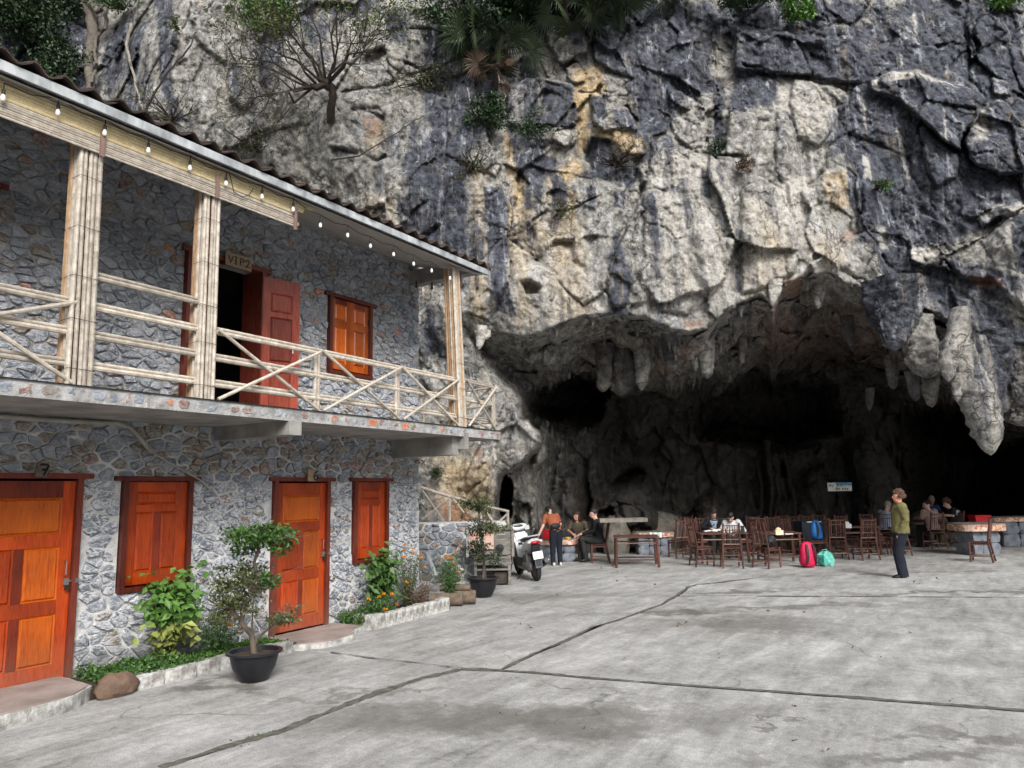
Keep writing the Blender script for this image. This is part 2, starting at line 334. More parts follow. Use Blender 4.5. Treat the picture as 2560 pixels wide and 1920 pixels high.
# solid blocks that stand proud (+) or are sunk (-) with a crack round them: polygon, offset towards camera in metres, width of the edge in px
BLOCKS = [
 ([(2172,198),(2232,174),(2300,178),(2345,198),(2400,215),(2460,240),(2440,300),(2412,340),(2400,380),(2345,345),(2303,303),(2250,255),(2212,238),(2175,225)], .75, 9),
 ([(1860,60),(2020,88),(2122,100),(2140,140),(2152,205),(2113,212),(2030,190),(1970,190),(1900,180),(1830,170),(1828,60)], .5, 8),
 ([(2440,270),(2500,250),(2560,300),(2620,360),(2600,430),(2500,440),(2420,400),(2410,350)], .5, 9),
 ([(2275,612),(2300,600),(2345,615),(2370,640),(2345,668),(2300,668),(2272,650)], .45, 7),
 ([(2350,640),(2460,590),(2520,540),(2600,500),(2700,520),(2700,800),(2560,780),(2470,700),(2400,700)], .55, 12),
 ([(2440,540),(2470,520),(2540,515),(2600,500),(2600,520),(2500,545),(2460,570)], .35, 8),
 ([(2300,320),(2315,318),(2400,400),(2390,440),(2340,470),(2310,400)], .3, 7),
 ([(1390,55),(1450,50),(1478,90),(1470,130),(1440,150),(1410,160),(1365,110),(1365,80)], .5, 7),
 ([(1480,90),(1500,60),(1590,50),(1590,200),(1560,190),(1520,172),(1480,150)], .35, 7),
 ([(1475,230),(1500,235),(1520,260),(1570,270),(1590,290),(1600,325),(1510,328),(1480,300)], .45, 5),
 ([(1415,170),(1445,155),(1465,165),(1465,205),(1430,207),(1412,195)], .3, 5),
 ([(1270,210),(1350,190),(1430,210),(1440,230),(1443,310),(1400,318),(1268,312)], .3, 6),
 ([(1355,318),(1430,318),(1437,365),(1400,372),(1350,365)], .2, 5),
 ([(1480,345),(1530,345),(1560,380),(1610,390),(1600,440),(1560,480),(1500,450),(1460,400)], -.35, 8),
 ([(1570,240),(1590,232),(1600,260),(1605,300),(1585,285),(1565,262)], .3, 5),
 ([(1670,225),(1700,225),(1760,260),(1770,320),(1765,362),(1730,370),(1690,340),(1675,300)], .25, 6),
 ([(1820,276),(1890,280),(1895,310),(1870,390),(1815,380)], .25, 6),
 ([(1388,600),(1432,598),(1440,650),(1460,668),(1400,690),(1370,680),(1330,650),(1350,630)], -.35, 9),
 ([(1300,705),(1330,700),(1350,715),(1345,735),(1310,740)], -.5, 8),
 ([(1575,540),(1600,510),(1612,520),(1590,570),(1575,640),(1590,700),(1570,760),(1530,770),(1515,700),(1535,640)], .35, 8),
 ([(1790,200),(1800,60),(1835,40),(1840,160),(1830,200),(1800,230)], -.25, 6),
 ([(1940,275),(1990,268),(2015,290),(2000,340),(1985,400),(1960,460),(1940,420)], .12, 6),
 ([(1985,190),(2110,225),(2125,250),(2095,290),(2080,330),(2050,370),(1990,340),(1975,260)], .25, 8),
 ([(2450,30),(2500,40),(2520,80),(2440,130),(2420,60)], .3, 8),
 ([(2480,195),(2530,205),(2530,240),(2480,240)], .25, 6),
 ([(880,265),(950,262),(980,290),(955,330),(930,358),(880,345),(850,310)], -.25, 10),
 ([(820,360),(850,340),(900,365),(895,380),(850,372)], .3, 6),
 ([(640,120),(680,100),(700,140),(690,240),(660,230)], .2, 8),
 ([(570,160),(600,150),(630,200),(640,260),(600,270),(570,240)], .3, 8),
 ([(470,40),(520,30),(560,80),(570,160),(545,150),(500,110)], .3, 9),
 ([(1630,350),(1700,330),(1770,360),(1830,470),(1850,600),(1800,720),(1720,790),(1650,780),(1600,700),(1610,560),(1600,420)], .22, 14),
 ([(960,430),(1060,400),(1130,430),(1100,560),(1050,600),(960,560)], .25, 12),
 ([(1850,480),(1900,440),(1960,480),(2000,600),(1990,680),(1900,725),(1850,740)], .22, 10),
]
CRACKS = [([(1200,505),(1250,470),(1265,440)], .3, 4),([(1290,590),(1320,570),(1375,510)], .25, 4),([(1350,530),(1420,528),(1500,490)], .25, 4),([(1630,360),(1620,430),(1590,520),(1575,560)], .4, 6),
 ([(1360,205),(1430,230),(1530,232),(1590,200)], .2, 4),([(1640,340),(1690,345),(1740,380),(1790,385),(1850,385)], .25, 5),([(1785,290),(1770,320),(1760,360)], .3, 5),([(1775,60),(1790,170),(1800,240),(1780,330)], .35, 5),
 ([(2070,60),(2060,0)], .3, 6),([(2420,0),(2410,60),(2430,130),(2420,200),(2460,240)], .4, 7),([(2540,60),(2520,120),(2540,200),(2560,240)], .4, 6),([(1860,160),(1950,185),(2060,210),(2150,210)], .5, 6),
 ([(2030,460),(2060,420),(2070,370),(2110,340)], .4, 7),([(2080,400),(2140,440),(2140,520),(2160,560)], .15, 4),([(1960,620),(1970,700)], .15, 4),([(1640,470),(1670,480),(1700,450)], .2, 4),([(1730,480),(1750,520),(1740,560)], .18, 4),
 ([(1620,560),(1660,570),(1690,600),(1720,590)], .2, 4),([(1760,500),(1790,540),(1800,600)], .15, 3),([(1000,150),(1100,200),(1180,180)], .3, 6),([(860,230),(960,210),(1060,180),(1180,140)], .35, 6),
 ([(700,80),(720,200),(690,300)], .3, 8),([(560,330),(580,450)], .2, 4),([(600,40),(620,120),(640,200)], .35, 8),([(840,370),(900,380),(940,400),(960,390)], .35, 8),([(720,330),(760,420),(840,470)], .3, 10),
 ([(2300,760),(2200,740),(2160,700),(2100,672)], .2, 6),([(2200,640),(2260,700),(2290,720)], .2, 6),([(2260,680),(2350,690),(2420,740),(2560,800)], .18, 6)]
# biofilm with some overhang and foliage shade painted in, tan stone and pale stone: polygon, strength, feather px
DARK = [([(2290,700),(2420,720),(2560,820),(2620,870),(2443,870),(2350,810)],.6,16),([(2380,900),(2300,700),(2200,560)],.0,3),([(960,330),(1060,300),(1180,380),(1210,520),(1200,760),(1120,740),(1090,600),(1000,470)],.5,30),([(1263,130),(1350,150),(1350,330),(1263,320)],.55,14),([(1600,330),(1660,340),(1650,420),(1600,400)],.5,10),([(300,60),(370,40),(380,330),(320,340)],.4,20),([(640,0),(700,0),(720,200),(680,260),(640,160)],.5,16),([(1380,440),(1420,440),(1400,600),(1370,590)],.55,9),([(1700,500),(1725,500),(1740,640),(1712,640)],.35,8),([(1620,480),(1640,480),(1650,700),(1628,700)],.35,8),([(1130,0),(2560,0),(2560,60),(2100,60),(1900,120),(1130,60)],.8,40),([(2125,60),(2560,40),(2560,500),(2480,560),(2330,620),(2290,700),(2210,640),(2150,560),(2120,420)],.95,25),([(1480,45),(1600,30),(1780,40),(1780,230),(1700,235),(1660,340),(1590,340),(1570,200),(1480,150)],.9,16),
 ([(1830,55),(2150,70),(2150,205),(1950,190),(1930,260),(1830,280)],.9,14),([(1355,205),(1432,208),(1440,318),(1352,315)],.85,8),([(1268,316),(1352,316),(1360,440),(1350,530),(1310,520),(1290,430)],.75,14),([(1212,470),(1258,470),(1268,700),(1290,790),(1235,770),(1222,650)],.95,9),
 ([(1000,400),(1090,420),(1180,470),(1170,640),(1110,640),(1060,580),(1000,520)],.65,30),([(1060,60),(1250,60),(1240,330),(1160,420),(1060,300)],.75,30),([(1655,345),(1685,345),(1688,480),(1660,480)],.8,8),([(1750,420),(1782,420),(1778,495),(1755,490)],.85,8),
 ([(1782,190),(1812,190),(1808,380),(1785,380)],.8,8),([(1788,420),(1800,410),(1850,560),(1858,620),(1840,600)],.7,7),([(2113,370),(2220,380),(2215,610),(2150,600),(2120,500)],.85,12),([(2062,290),(2110,240),(2115,380),(2075,400)],.6,10),([(1470,470),(1490,470),(1492,530),(1472,530)],.75,7),([(1530,475),(1565,475),(1562,520),(1532,520)],.75,7),
 ([(1500,570),(1540,560),(1580,700),(1580,790),(1520,790),(1530,680)],.5,14),([(1480,240),(1512,245),(1512,300),(1485,295)],.8,7),([(1518,272),(1590,272),(1595,322),(1515,325)],.6,8),([(1470,345),(1530,345),(1550,400),(1600,420),(1580,470),(1480,440)],.75,9),([(1350,395),(1390,395),(1385,440),(1355,440)],.7,7),
 ([(0,0),(210,0),(215,200),(240,280),(0,200)],.8,20),([(390,0),(425,0),(440,120),(430,220),(465,300),(430,310),(400,200)],.8,10),([(270,60),(330,40),(360,200),(300,300),(250,200)],.45,25),([(765,0),(960,0),(880,60),(800,90),(765,50)],.45,20),([(940,20),(1010,20),(1030,110),(980,100)],.7,10),([(560,120),(600,160),(600,250),(580,240)],.5,10),
 ([(2390,1000),(2500,1000),(2500,900),(2400,860)],.6,12),([(985,480),(1035,500),(1040,590),(1000,590)],.8,8),([(1080,560),(1110,560),(1115,700),(1085,700)],.7,8),([(1140,640),(1200,650),(1200,800),(1150,790)],.35,14),([(2160,560),(2330,600),(2350,700),(2250,710),(2190,680)],.85,18),([(2350,640),(2450,660),(2560,700),(2560,780),(2440,740),(2360,700)],.75,18),([(2530,540),(2620,540),(2620,690),(2540,680)],.9,9),
 ([(1940,330),(1960,320),(1970,480),(1945,470)],.4,9),([(1290,560),(1330,530),(1350,600),(1300,640)],.5,12),([(1060,760),(1110,760),(1110,900),(1070,880)],.45,14)]
TAN = [([(1180,420),(1215,420),(1215,800),(1180,800)],.55,12),([(1290,560),(1320,560),(1330,820),(1290,820)],.6,16),([(1360,480),(1440,480),(1480,780),(1380,800)],.6,26),([(1045,600),(1080,600),(1085,760),(1050,760)],.5,10),([(1860,500),(1960,540),(1980,700),(1880,720)],.35,30),([(1425,170),(1500,160),(1520,230),(1470,250),(1470,320),(1560,330),(1610,345),(1600,400),(1555,380),(1520,345),(1480,350),(1450,400),(1440,330),(1430,240)],1.0,9),([(1570,232),(1600,250),(1605,310),(1580,290)],1.0,6),([(1262,330),(1280,330),(1300,430),(1330,500),(1290,520),(1265,440)],.9,8),
 ([(1350,415),(1400,425),(1440,395),(1460,420),(1430,450),(1400,465),(1350,455)],.9,8),([(1420,470),(1445,480),(1440,560),(1415,570)],.8,9),([(1260,500),(1330,520),(1400,600),(1330,640),(1280,700),(1262,600)],.5,20),([(1390,640),(1440,640),(1460,665),(1400,672)],1.0,7),([(2060,430),(2115,430),(2130,520),(2080,530),(2055,470)],.75,12),([(1895,560),(1950,560),(1960,640),(1900,600)],.7,12),
 ([(2310,320),(2330,320),(2332,430),(2312,425)],.6,6),([(900,490),(990,480),(1000,590),(920,560)],.45,20),([(1100,1150),(1230,1140),(1230,1290),(1100,1290)],.75,25),([(950,300),(900,350),(940,390),(980,330)],.5,15),([(1045,1100),(1150,1100),(1150,1180),(1045,1180)],.35,20),([(2040,600),(2110,590),(2120,670),(2060,670)],.55,14),([(1740,60),(1765,65),(1775,160),(1752,170)],.7,7),([(1780,190),(1815,195),(1810,240),(1785,240)],.5,7)]
PALE = [([(2232,174),(2300,176),(2345,196),(2405,212),(2400,222),(2340,210),(2290,195),(2180,212),(2175,200)],1.0,7),([(2140,245),(2165,245),(2168,330),(2150,300)],.95,6),([(2152,380),(2175,380),(2182,455),(2160,440)],.8,6),([(2232,320),(2245,315),(2285,490),(2300,560),(2290,560),(2265,470)],.95,5),([(2355,250),(2365,250),(2375,360),(2366,365)],.8,6),([(2280,30),(2290,30),(2298,105),(2286,100)],.8,6),([(2240,120),(2256,130),(2258,175),(2244,172)],.9,6),
 ([(2446,530),(2480,510),(2600,495),(2600,520),(2500,545),(2440,560)],1.0,7),([(2275,615),(2345,612),(2350,640),(2330,665),(2280,650)],1.0,7),([(2470,580),(2530,540),(2530,640),(2480,620)],.6,12),([(2420,300),(2460,260),(2480,360),(2430,370)],.8,14),([(2480,195),(2530,205),(2530,260),(2490,260)],.7,8),([(2190,560),(2215,560),(2220,630),(2195,620)],.8,7),
 ([(1935,445),(2030,440),(2040,520),(2020,580),(1960,560),(1940,490)],.9,12),([(1940,195),(2110,225),(2080,330),(2000,330),(1940,260)],.55,16),([(1640,380),(1750,350),(1840,480),(1850,700),(1720,790),(1640,740)],.6,30),([(1850,480),(2110,560),(2150,690),(1950,700),(1860,740)],.45,25),([(1280,600),(1500,600),(1500,770),(1300,810)],.35,30),([(900,480),(1010,460),(1040,600),(1000,640)],.5,25),
 ([(1180,1060),(1340,1060),(1343,1110),(1300,1150),(1180,1160)],.55,15),([(1050,720),(1150,720),(1160,780),(1050,800)],.5,18),([(1700,810),(1760,815),(1725,828)],.7,6),([(1915,730),(1945,715),(1932,762)],.9,6),([(1370,320),(1410,330),(1410,360),(1370,370)],.7,8),([(1365,370),(1410,372),(1410,390),(1360,390)],.9,6),([(940,0),(990,0),(970,70),(930,60)],.6,10),([(440,70),(470,60),(490,160),(460,150)],.6,9),([(1350,120),(1370,120),(1400,210),(1370,200)],.6,8),
 ([(2168,715),(2300,690),(2300,770),(2200,745)],.6,14),([(2470,700),(2560,740),(2560,800),(2500,790)],.7,16),([(2290,760),(2340,790),(2300,800)],.5,10),([(1150,160),(1210,130),(1180,180),(1120,190)],.7,8)]
RUST = [([(1900,770),(2150,760),(2250,900),(1900,880)],.45,40),([(1480,830),(1760,850),(1700,900),(1480,900)],.35,30),([(2425,690),(2500,700),(2510,720),(2440,718)],.6,8),([(2100,590),(2140,570),(2145,585),(2110,610)],.4,6),([(1715,800),(1765,795),(1760,815),(1720,822)],.5,6),([(905,290),(955,300),(945,345),(915,340)],.45,9),([(1090,1250),(1150,1260),(1190,1300),(1120,1310)],.7,12),([(1960,700),(2030,690),(2010,740),(1960,740)],.7,10),([(1180,1120),(1205,1120),(1200,1145),(1185,1140)],.6,6)]

def cave_field(X, Y, Dout):
    """depth along the view with the overhang and the cave behind it"""
    lip = np.array(LIP, float); lx, ly = lip[:, 0], lip[:, 1]
    yl = np.interp(X, lx, ly)
    Dl = rbf_eval(FIT, X, yl)
    a = (X-PW/2)/FPX; b = -(Y-PH/2)/FPX; bl = -(yl-PH/2)/FPX
    def slope(a_, b_):
        r = cF[None]+(a_*_c+b_*_s).ravel()[:, None]*cR[None]+(-a_*_s+b_*_c).ravel()[:, None]*cU[None]
        return (r[:, 2]/(r@HD)).reshape(a_.shape)
    t = slope(a, b); tl = slope(a, bl); zl = 1.75+Dl*tl; s = -0.10
    Dc = (zl-s*Dl-1.75)/np.maximum(t-s, 0.03)
    Db = np.interp(X, [1200, 1300, 1420, 1600, 1800, 2050, 2200, 2350, 2560, 3600], [17.6, 19.2, 21.6, 23.4, 23.6, 24.2, 26., 31., 36., 36.])
    k = 1.1; h = np.clip(0.5+0.5*(Db-Dc)/k, 0, 1); Din = Db*(1-h)+Dc*h-k*h*(1-h)
    Din = np.maximum(Din, Dl-0.2)
    return Din, t
MX0, MX1, MY0, MY1 = -900., 3500., -1800., 1680.
def axis_pts(a, b, i0, i1, step, big):
    L = [i0]; x = i0
    while x > a: st = min(big, step+(i0-x)*0.12); x -= st; L.append(x)
    L = L[::-1]; x = i0
    while x < i1: x += step; L.append(x)
    while x < b: x += min(big, step+(x-i1)*0.12); L.append(x)
    return np.array(L)
gx = axis_pts(MX0, MX1, -30, 2590, 3.6, 60); gy = axis_pts(MY0, MY1, -30, 1470, 3.4, 70)
GX, GY = np.meshgrid(gx, gy)
Dout = rbf_eval(FIT, GX, GY)
# flowing irregularity of all outlines in photo-pixel space comes from this warp
wn = np.stack([GX.ravel()/60, GY.ravel()/60, np.zeros(GX.size)], 1)
WX = GX+(fbm(wn, 5, gain=.62)*15).reshape(GX.shape); WY = GY+(fbm(wn+50, 5, gain=.62)*13).reshape(GX.shape)
wn2 = np.stack([GX.ravel()/26, GY.ravel()/26, np.zeros(GX.size)+3], 1)
LX = GX+(fbm(wn2, 4, gain=.7)*11).reshape(GX.shape); LY = GY+(fbm(wn2+50, 4, gain=.7)*15).reshape(GX.shape)
off = np.zeros(GX.shape)
for pl, o_, e in BLOCKS:
    sdv = poly_sd(WX, WY, pl); off += .7*o_*sstep(-e*.3, e*.9, sdv); off -= 0.035*np.exp(-((sdv+e*.15)/(e*.28))**2)
for pl, dp, e in CRACKS:
    d = seg_dist(WX, WY, pl); off -= .4*dp*np.exp(-(d/(e*.62))**2)
sdc = poly_sd(LX, LY, CAVE)
edge = np.interp(GY, [0, 860, 900, 1000, 1045, 1800], [12, 12, 40, 40, 9, 9]); edge = np.where(GX > 1330, 9, edge)
wc = sstep(-edge*.25, edge*1.4, sdc)
Din, TSL = cave_field(GX, GY, Dout)
# holes and swellings of the cave wall
holes = [([(1310,1000),(1330,955),(1360,925),(1420,900),(1500,905),(1530,960),(1500,1030),(1400,1050),(1330,1040)], 5.0, 30),([(1247,1290),(1250,1215),(1262,1190),(1278,1200),(1280,1250),(1272,1295)], 4.5, 8),
 ([(1560,1180),(1600,1165),(1620,1185),(1580,1200),(1530,1215)], 2.0, 14),([(1700,960),(1900,900),(2080,950),(2100,1080),(1950,1120),(1750,1080)], 4.0, 60),([(1560,1320),(1600,1310),(1615,1335),(1580,1345)], 1.2, 8),([(1950,1150),(1980,1160),(1970,1200),(1950,1190)], 1.5, 10),([(2240,1000),(2400,980),(2500,1100),(2560,1080),(2560,1330),(2420,1330),(2300,1250)], 6.0, 60)]
for pl, dp, e in holes: Din += dp*sstep(-e*.3, e, poly_sd(WX, WY, pl))
bulges = [([(1500,1250),(1560,1200),(1620,1190),(1650,1250),(1640,1330),(1560,1340),(1480,1320)], 1.1, 40),([(1340,1050),(1390,1040),(1380,1150),(1330,1180)], .9, 20),([(1400,1200),(1450,1150),(1480,1250),(1460,1360),(1390,1360)], .9, 25),([(1740,1250),(1790,1210),(1840,1260),(1830,1340),(1740,1340)], 1.2, 20),([(2150,1200),(2220,1180),(2270,1230),(2260,1330),(2150,1330)], 1.6, 25),
 ([(2000,1180),(2060,1150),(2100,1250),(2080,1330),(1980,1320)], .8, 25),([(1560,980),(1640,980),(1660,1100),(1600,1150),(1540,1080)], .5, 30),([(1910,1000),(1960,1080),(1970,1300),(1920,1300)], .5, 14),([(1300,1240),(1345,1220),(1400,1290),(1400,1380),(1290,1380)], .8, 20),([(1470,880),(1560,860),(1570,960),(1500,1000),(1460,940)],.6,20),([(1540,1250),(1700,1290),(1700,1390),(1560,1390)],.8,18)]
for pl, dp, e in bulges: Din -= dp*sstep(-e*.4, e, poly_sd(WX, WY, pl))
D = (Dout-off)*(1-wc)+Din*wc
a_ = (GX-PW/2)/FPX; b_ = -(GY-PH/2)/FPX
RAY = cF[None]+(a_*_c+b_*_s).ravel()[:, None]*cR[None]+(-a_*_s+b_*_c).ravel()[:, None]*cU[None]
RAY = RAY/(RAY@HD)[:, None]
P0 = CAM[None]+RAY*D.ravel()[:, None]
# rock relief in world space: fluted, blocky, chipped
wq = P0+0.45*np.stack([fbm(P0*0.35+9, 3), fbm(P0*0.35+29, 3), fbm(P0*0.35+49, 3)], 1)
flat = wc.ravel()
r1 = fbm(wq*np.array([.5, .5, .14]), 4, ridged=True)
f1, f2, idn, t1 = worley(wq*np.array([.5, .5, .30]), 1)
g1, g2, idm, t2 = worley(wq*np.array([1.5, 1.5, .95])+5, 2)
h1_, h2_, idk, t3 = worley(wq*np.array([4.0, 4.0, 2.8])+15, 3)
r2 = fbm(wq*np.array([1.2, 1.2, .8])+3, 5); r3 = fbm(wq*np.array([6, 6, 4])+7, 4)
flt = fbm(P0*np.array([2.2, 2.2, .25])+31, 3)*sstep(-.1, .4, pnoise(P0*.25+8))
m2 = sstep(-.35, .25, pnoise(P0*0.45+33)); m3 = sstep(-.25, .3, pnoise(P0*0.9+63))
crk = np.exp(-((f2-f1)/0.02)**2)*sstep(-.1, .25, pnoise(P0*0.5+70)); crk2 = np.exp(-((g2-g1)/0.03)**2)*sstep(0.0, .3, pnoise(P0*0.8+90))
disp = 0.30*(r1-0.2)+0.12*(idn-0.5)+0.24*t1+m2*(0.05*(idm-0.5)+0.13*t2)+(.3+.7*m3)*0.038*t3+0.22*r2+0.085*r3+0.03*fbm(wq*14, 3)+0.18*flt-0.07*crk-0.03*crk2
disp *= (1-0.35*sstep(.3, 1, flat)*(1-0))
dripz = fbm(P0*np.array([1.8, 1.8, .25])+11, 4, ridged=True)
disp += flat*0.28*(dripz-.2)*sstep(4.5, 3.0, P0[:, 2]); disp *= 1-0.45*flat*sstep(3.2, 4.6, P0[:, 2])
# keep the lip and the foot where they were measured
lipw = np.exp(-(sdc.ravel()/26)**2); disp *= (1-0.55*lipw)
disp += flat*(0.35*fbm(P0*np.array([.9, .9, .55])+21, 4)+0.22*t1+.12*t2)
P1 = P0-RAY*disp[:, None]
cz_ = sstep(.75, 1, flat)*sstep(2.6, 4.0, P0[:, 2])*sstep(12, 60, sdc.ravel()); qv = P0*np.array([1, 1, 0]); _a, _b, _ci, _ct = worley(qv*1.15+3, 5); _a2, _b2, _ci2, _ct2 = worley(qv*2.6+13, 6)
P1[:, 2] -= cz_*(0.55*np.clip(.75-_a, 0, 1)*(.3+_ci)+0.30*np.clip(.7-_a2, 0, 1)*(.2+_ci2)+0.35*fbm(P0*np.array([.6, .6, .3])+41, 4))
def soft(lst, p=WX, q=WY):
    r = np.zeros(p.shape)
    for pl, s_, e in lst: r = np.maximum(r, s_*sstep(-e, e, poly_sd(p, q, pl)))
    return r.ravel()
A = dict(dark=soft(DARK), tan=soft(TAN), pale=soft(PALE), rust=soft(RUST))
# outside the picture and behind the house the stone goes on as a mixture
outm = (1-sstep(-120, 0, np.minimum(np.minimum(GX+0, 2560-GX), GY)).ravel()); A['dark'] = np.maximum(A['dark'], outm*(0.45+0.6*fbm(P0*.12+5, 3)))
A['cave_shade'] = np.clip(sstep(15, 190, sdc).ravel()*0.85+sstep(4,30,sdc).ravel()*.15, 0, 1)*sstep(0.2, 1.0, flat)  # painted cave darkness, deepening inward from the lip
nr, nc = GX.shape; idx = np.arange(nr*nc).reshape(nr, nc)
F = np.stack([idx[:-1, :-1], idx[1:, :-1], idx[1:, 1:], idx[:-1, 1:]], -1).reshape(-1, 4)
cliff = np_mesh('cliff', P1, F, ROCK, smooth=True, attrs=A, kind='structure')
GD = (P1-CAM)@HD; GD = GD.reshape(nr, nc)
def cliff_d(px, py):                        # depth of the rock along the view at a photo pixel
    j = np.clip(np.searchsorted(gx, px), 1, nc-1); i = np.clip(np.searchsorted(gy, py), 1, nr-1); return float(GD[i, j])
# unseen ring of terrain added behind the camera to block low sky light and darken the cave
def add_blocker_hills():
    n = 64; m_ = 10; V = []; 
    for k in range(n+1):
        th = math.radians(95)+math.radians(250)*k/n      # from the right of the cliff round the back to its left
        for j in range(m_+1):
            t = j/m_; V.append((math.cos(-th+PI)*(48+10*t), math.sin(-th+PI)*(48+10*t), -1+t*(17+4*math.sin(k*.5)+3*math.sin(k*1.3))))
    V = np.array(V); V += (fbm(V*.08, 4)*5)[:, None]*np.array([1, 1, .4]); ii = np.arange((n+1)*(m_+1)).reshape(n+1, m_+1)
    F_ = np.stack([ii[:-1, :-1], ii[1:, :-1], ii[1:, 1:], ii[:-1, 1:]], -1).reshape(-1, 4)
    np_mesh('blocker_hills', V, F_, mat('blocker_green', (.05, .08, .035), (.03, .05, .025), .9, 1.5, .8, .3), kind='structure', smooth=True)
add_blocker_hills()

# ------------------------------------------------------------------ stalactites: each a hanging stone of its own
def strand(name, label, pts, hw, d, dark=0, pale=0, cave_shade=0, tan=0, seed=0, n=26, lump=.35, group='stalactites hanging from the cave mouth', cat='stalactite', ov=1.0):
    P = [at_d(x, y, d) for x, y in pts]; k = d/FPX
    N = 14+len(pts)*(14 if hw[0] > 25 else 8); T = np.linspace(0, 1, N); tt = np.linspace(0, 1, len(pts))
    C = np.stack([np.interp(T, tt, [p[i] for p in P]) for i in range(3)], 1); R_ = np.interp(T, tt, [h*k for h in hw])
    R_ = R_*np.sqrt(np.clip((1-T)*8, 0, 1)+0.0)+0.005
    th = np.linspace(0, 2*PI, n, endpoint=False)
    V = []
    for i in range(N):
        V.append(C[i][None]+R_[i]*(np.cos(th)[:, None]*cR[None]*1.0+np.sin(th)[:, None]*HD[None]*0.85*ov))
    V = np.concatenate(V); cen = np.repeat(C, n, 0); rr = np.repeat(R_, n); nv = (V-cen)/(np.linalg.norm(V-cen, axis=1)[:, None]+1e-9)
    sc = 1/max(R_.max(), .05)
    _f1, _f2, _i, _t = worley(V*sc*1.3+seed*3, 4); dd = fbm(V*np.array([1, 1, .35])*sc*.9+seed*7, 3, ridged=True)*lump*.8+fbm(V*sc*2.4+seed, 3)*lump*.6+_t*lump*.12+fbm(V*sc*7+seed, 3)*lump*.30
    V = V+nv*(dd*rr)[:, None]
    ii = np.arange(N*n).reshape(N, n); jj = np.roll(ii, -1, 1)
    F_ = np.stack([ii[:-1], ii[1:], jj[1:], jj[:-1]], -1).reshape(-1, 4)
    V = np.concatenate([V, C[-1][None]-np.array([[0, 0, .02]]), ]); tri = np.stack([ii[-1], jj[-1], np.full(n, N*n), np.full(n, N*n)], -1)
    nvv = len(V); full = lambda x: np.full(nvv, x, float)
    me_f = [tuple(f) for f in F_]+[(int(a), int(c), int(b)) for a, b, c, _ in tri]
    me = bpy.data.meshes.new(name); me.from_pydata([tuple(v) for v in V], [], me_f); me.materials.append(ROCK)
    fix_normals(me)
    me.polygons.foreach_set('use_smooth', [True]*len(me.polygons))
    for an, x in dict(dark=dark, pale=pale, cave_shade=cave_shade, tan=tan, rust=0).items():
        at = me.attributes.new(an, 'FLOAT', 'POINT'); at.data.foreach_set('value', full(x))
    return link(name, me, None, None, label, cat, group)
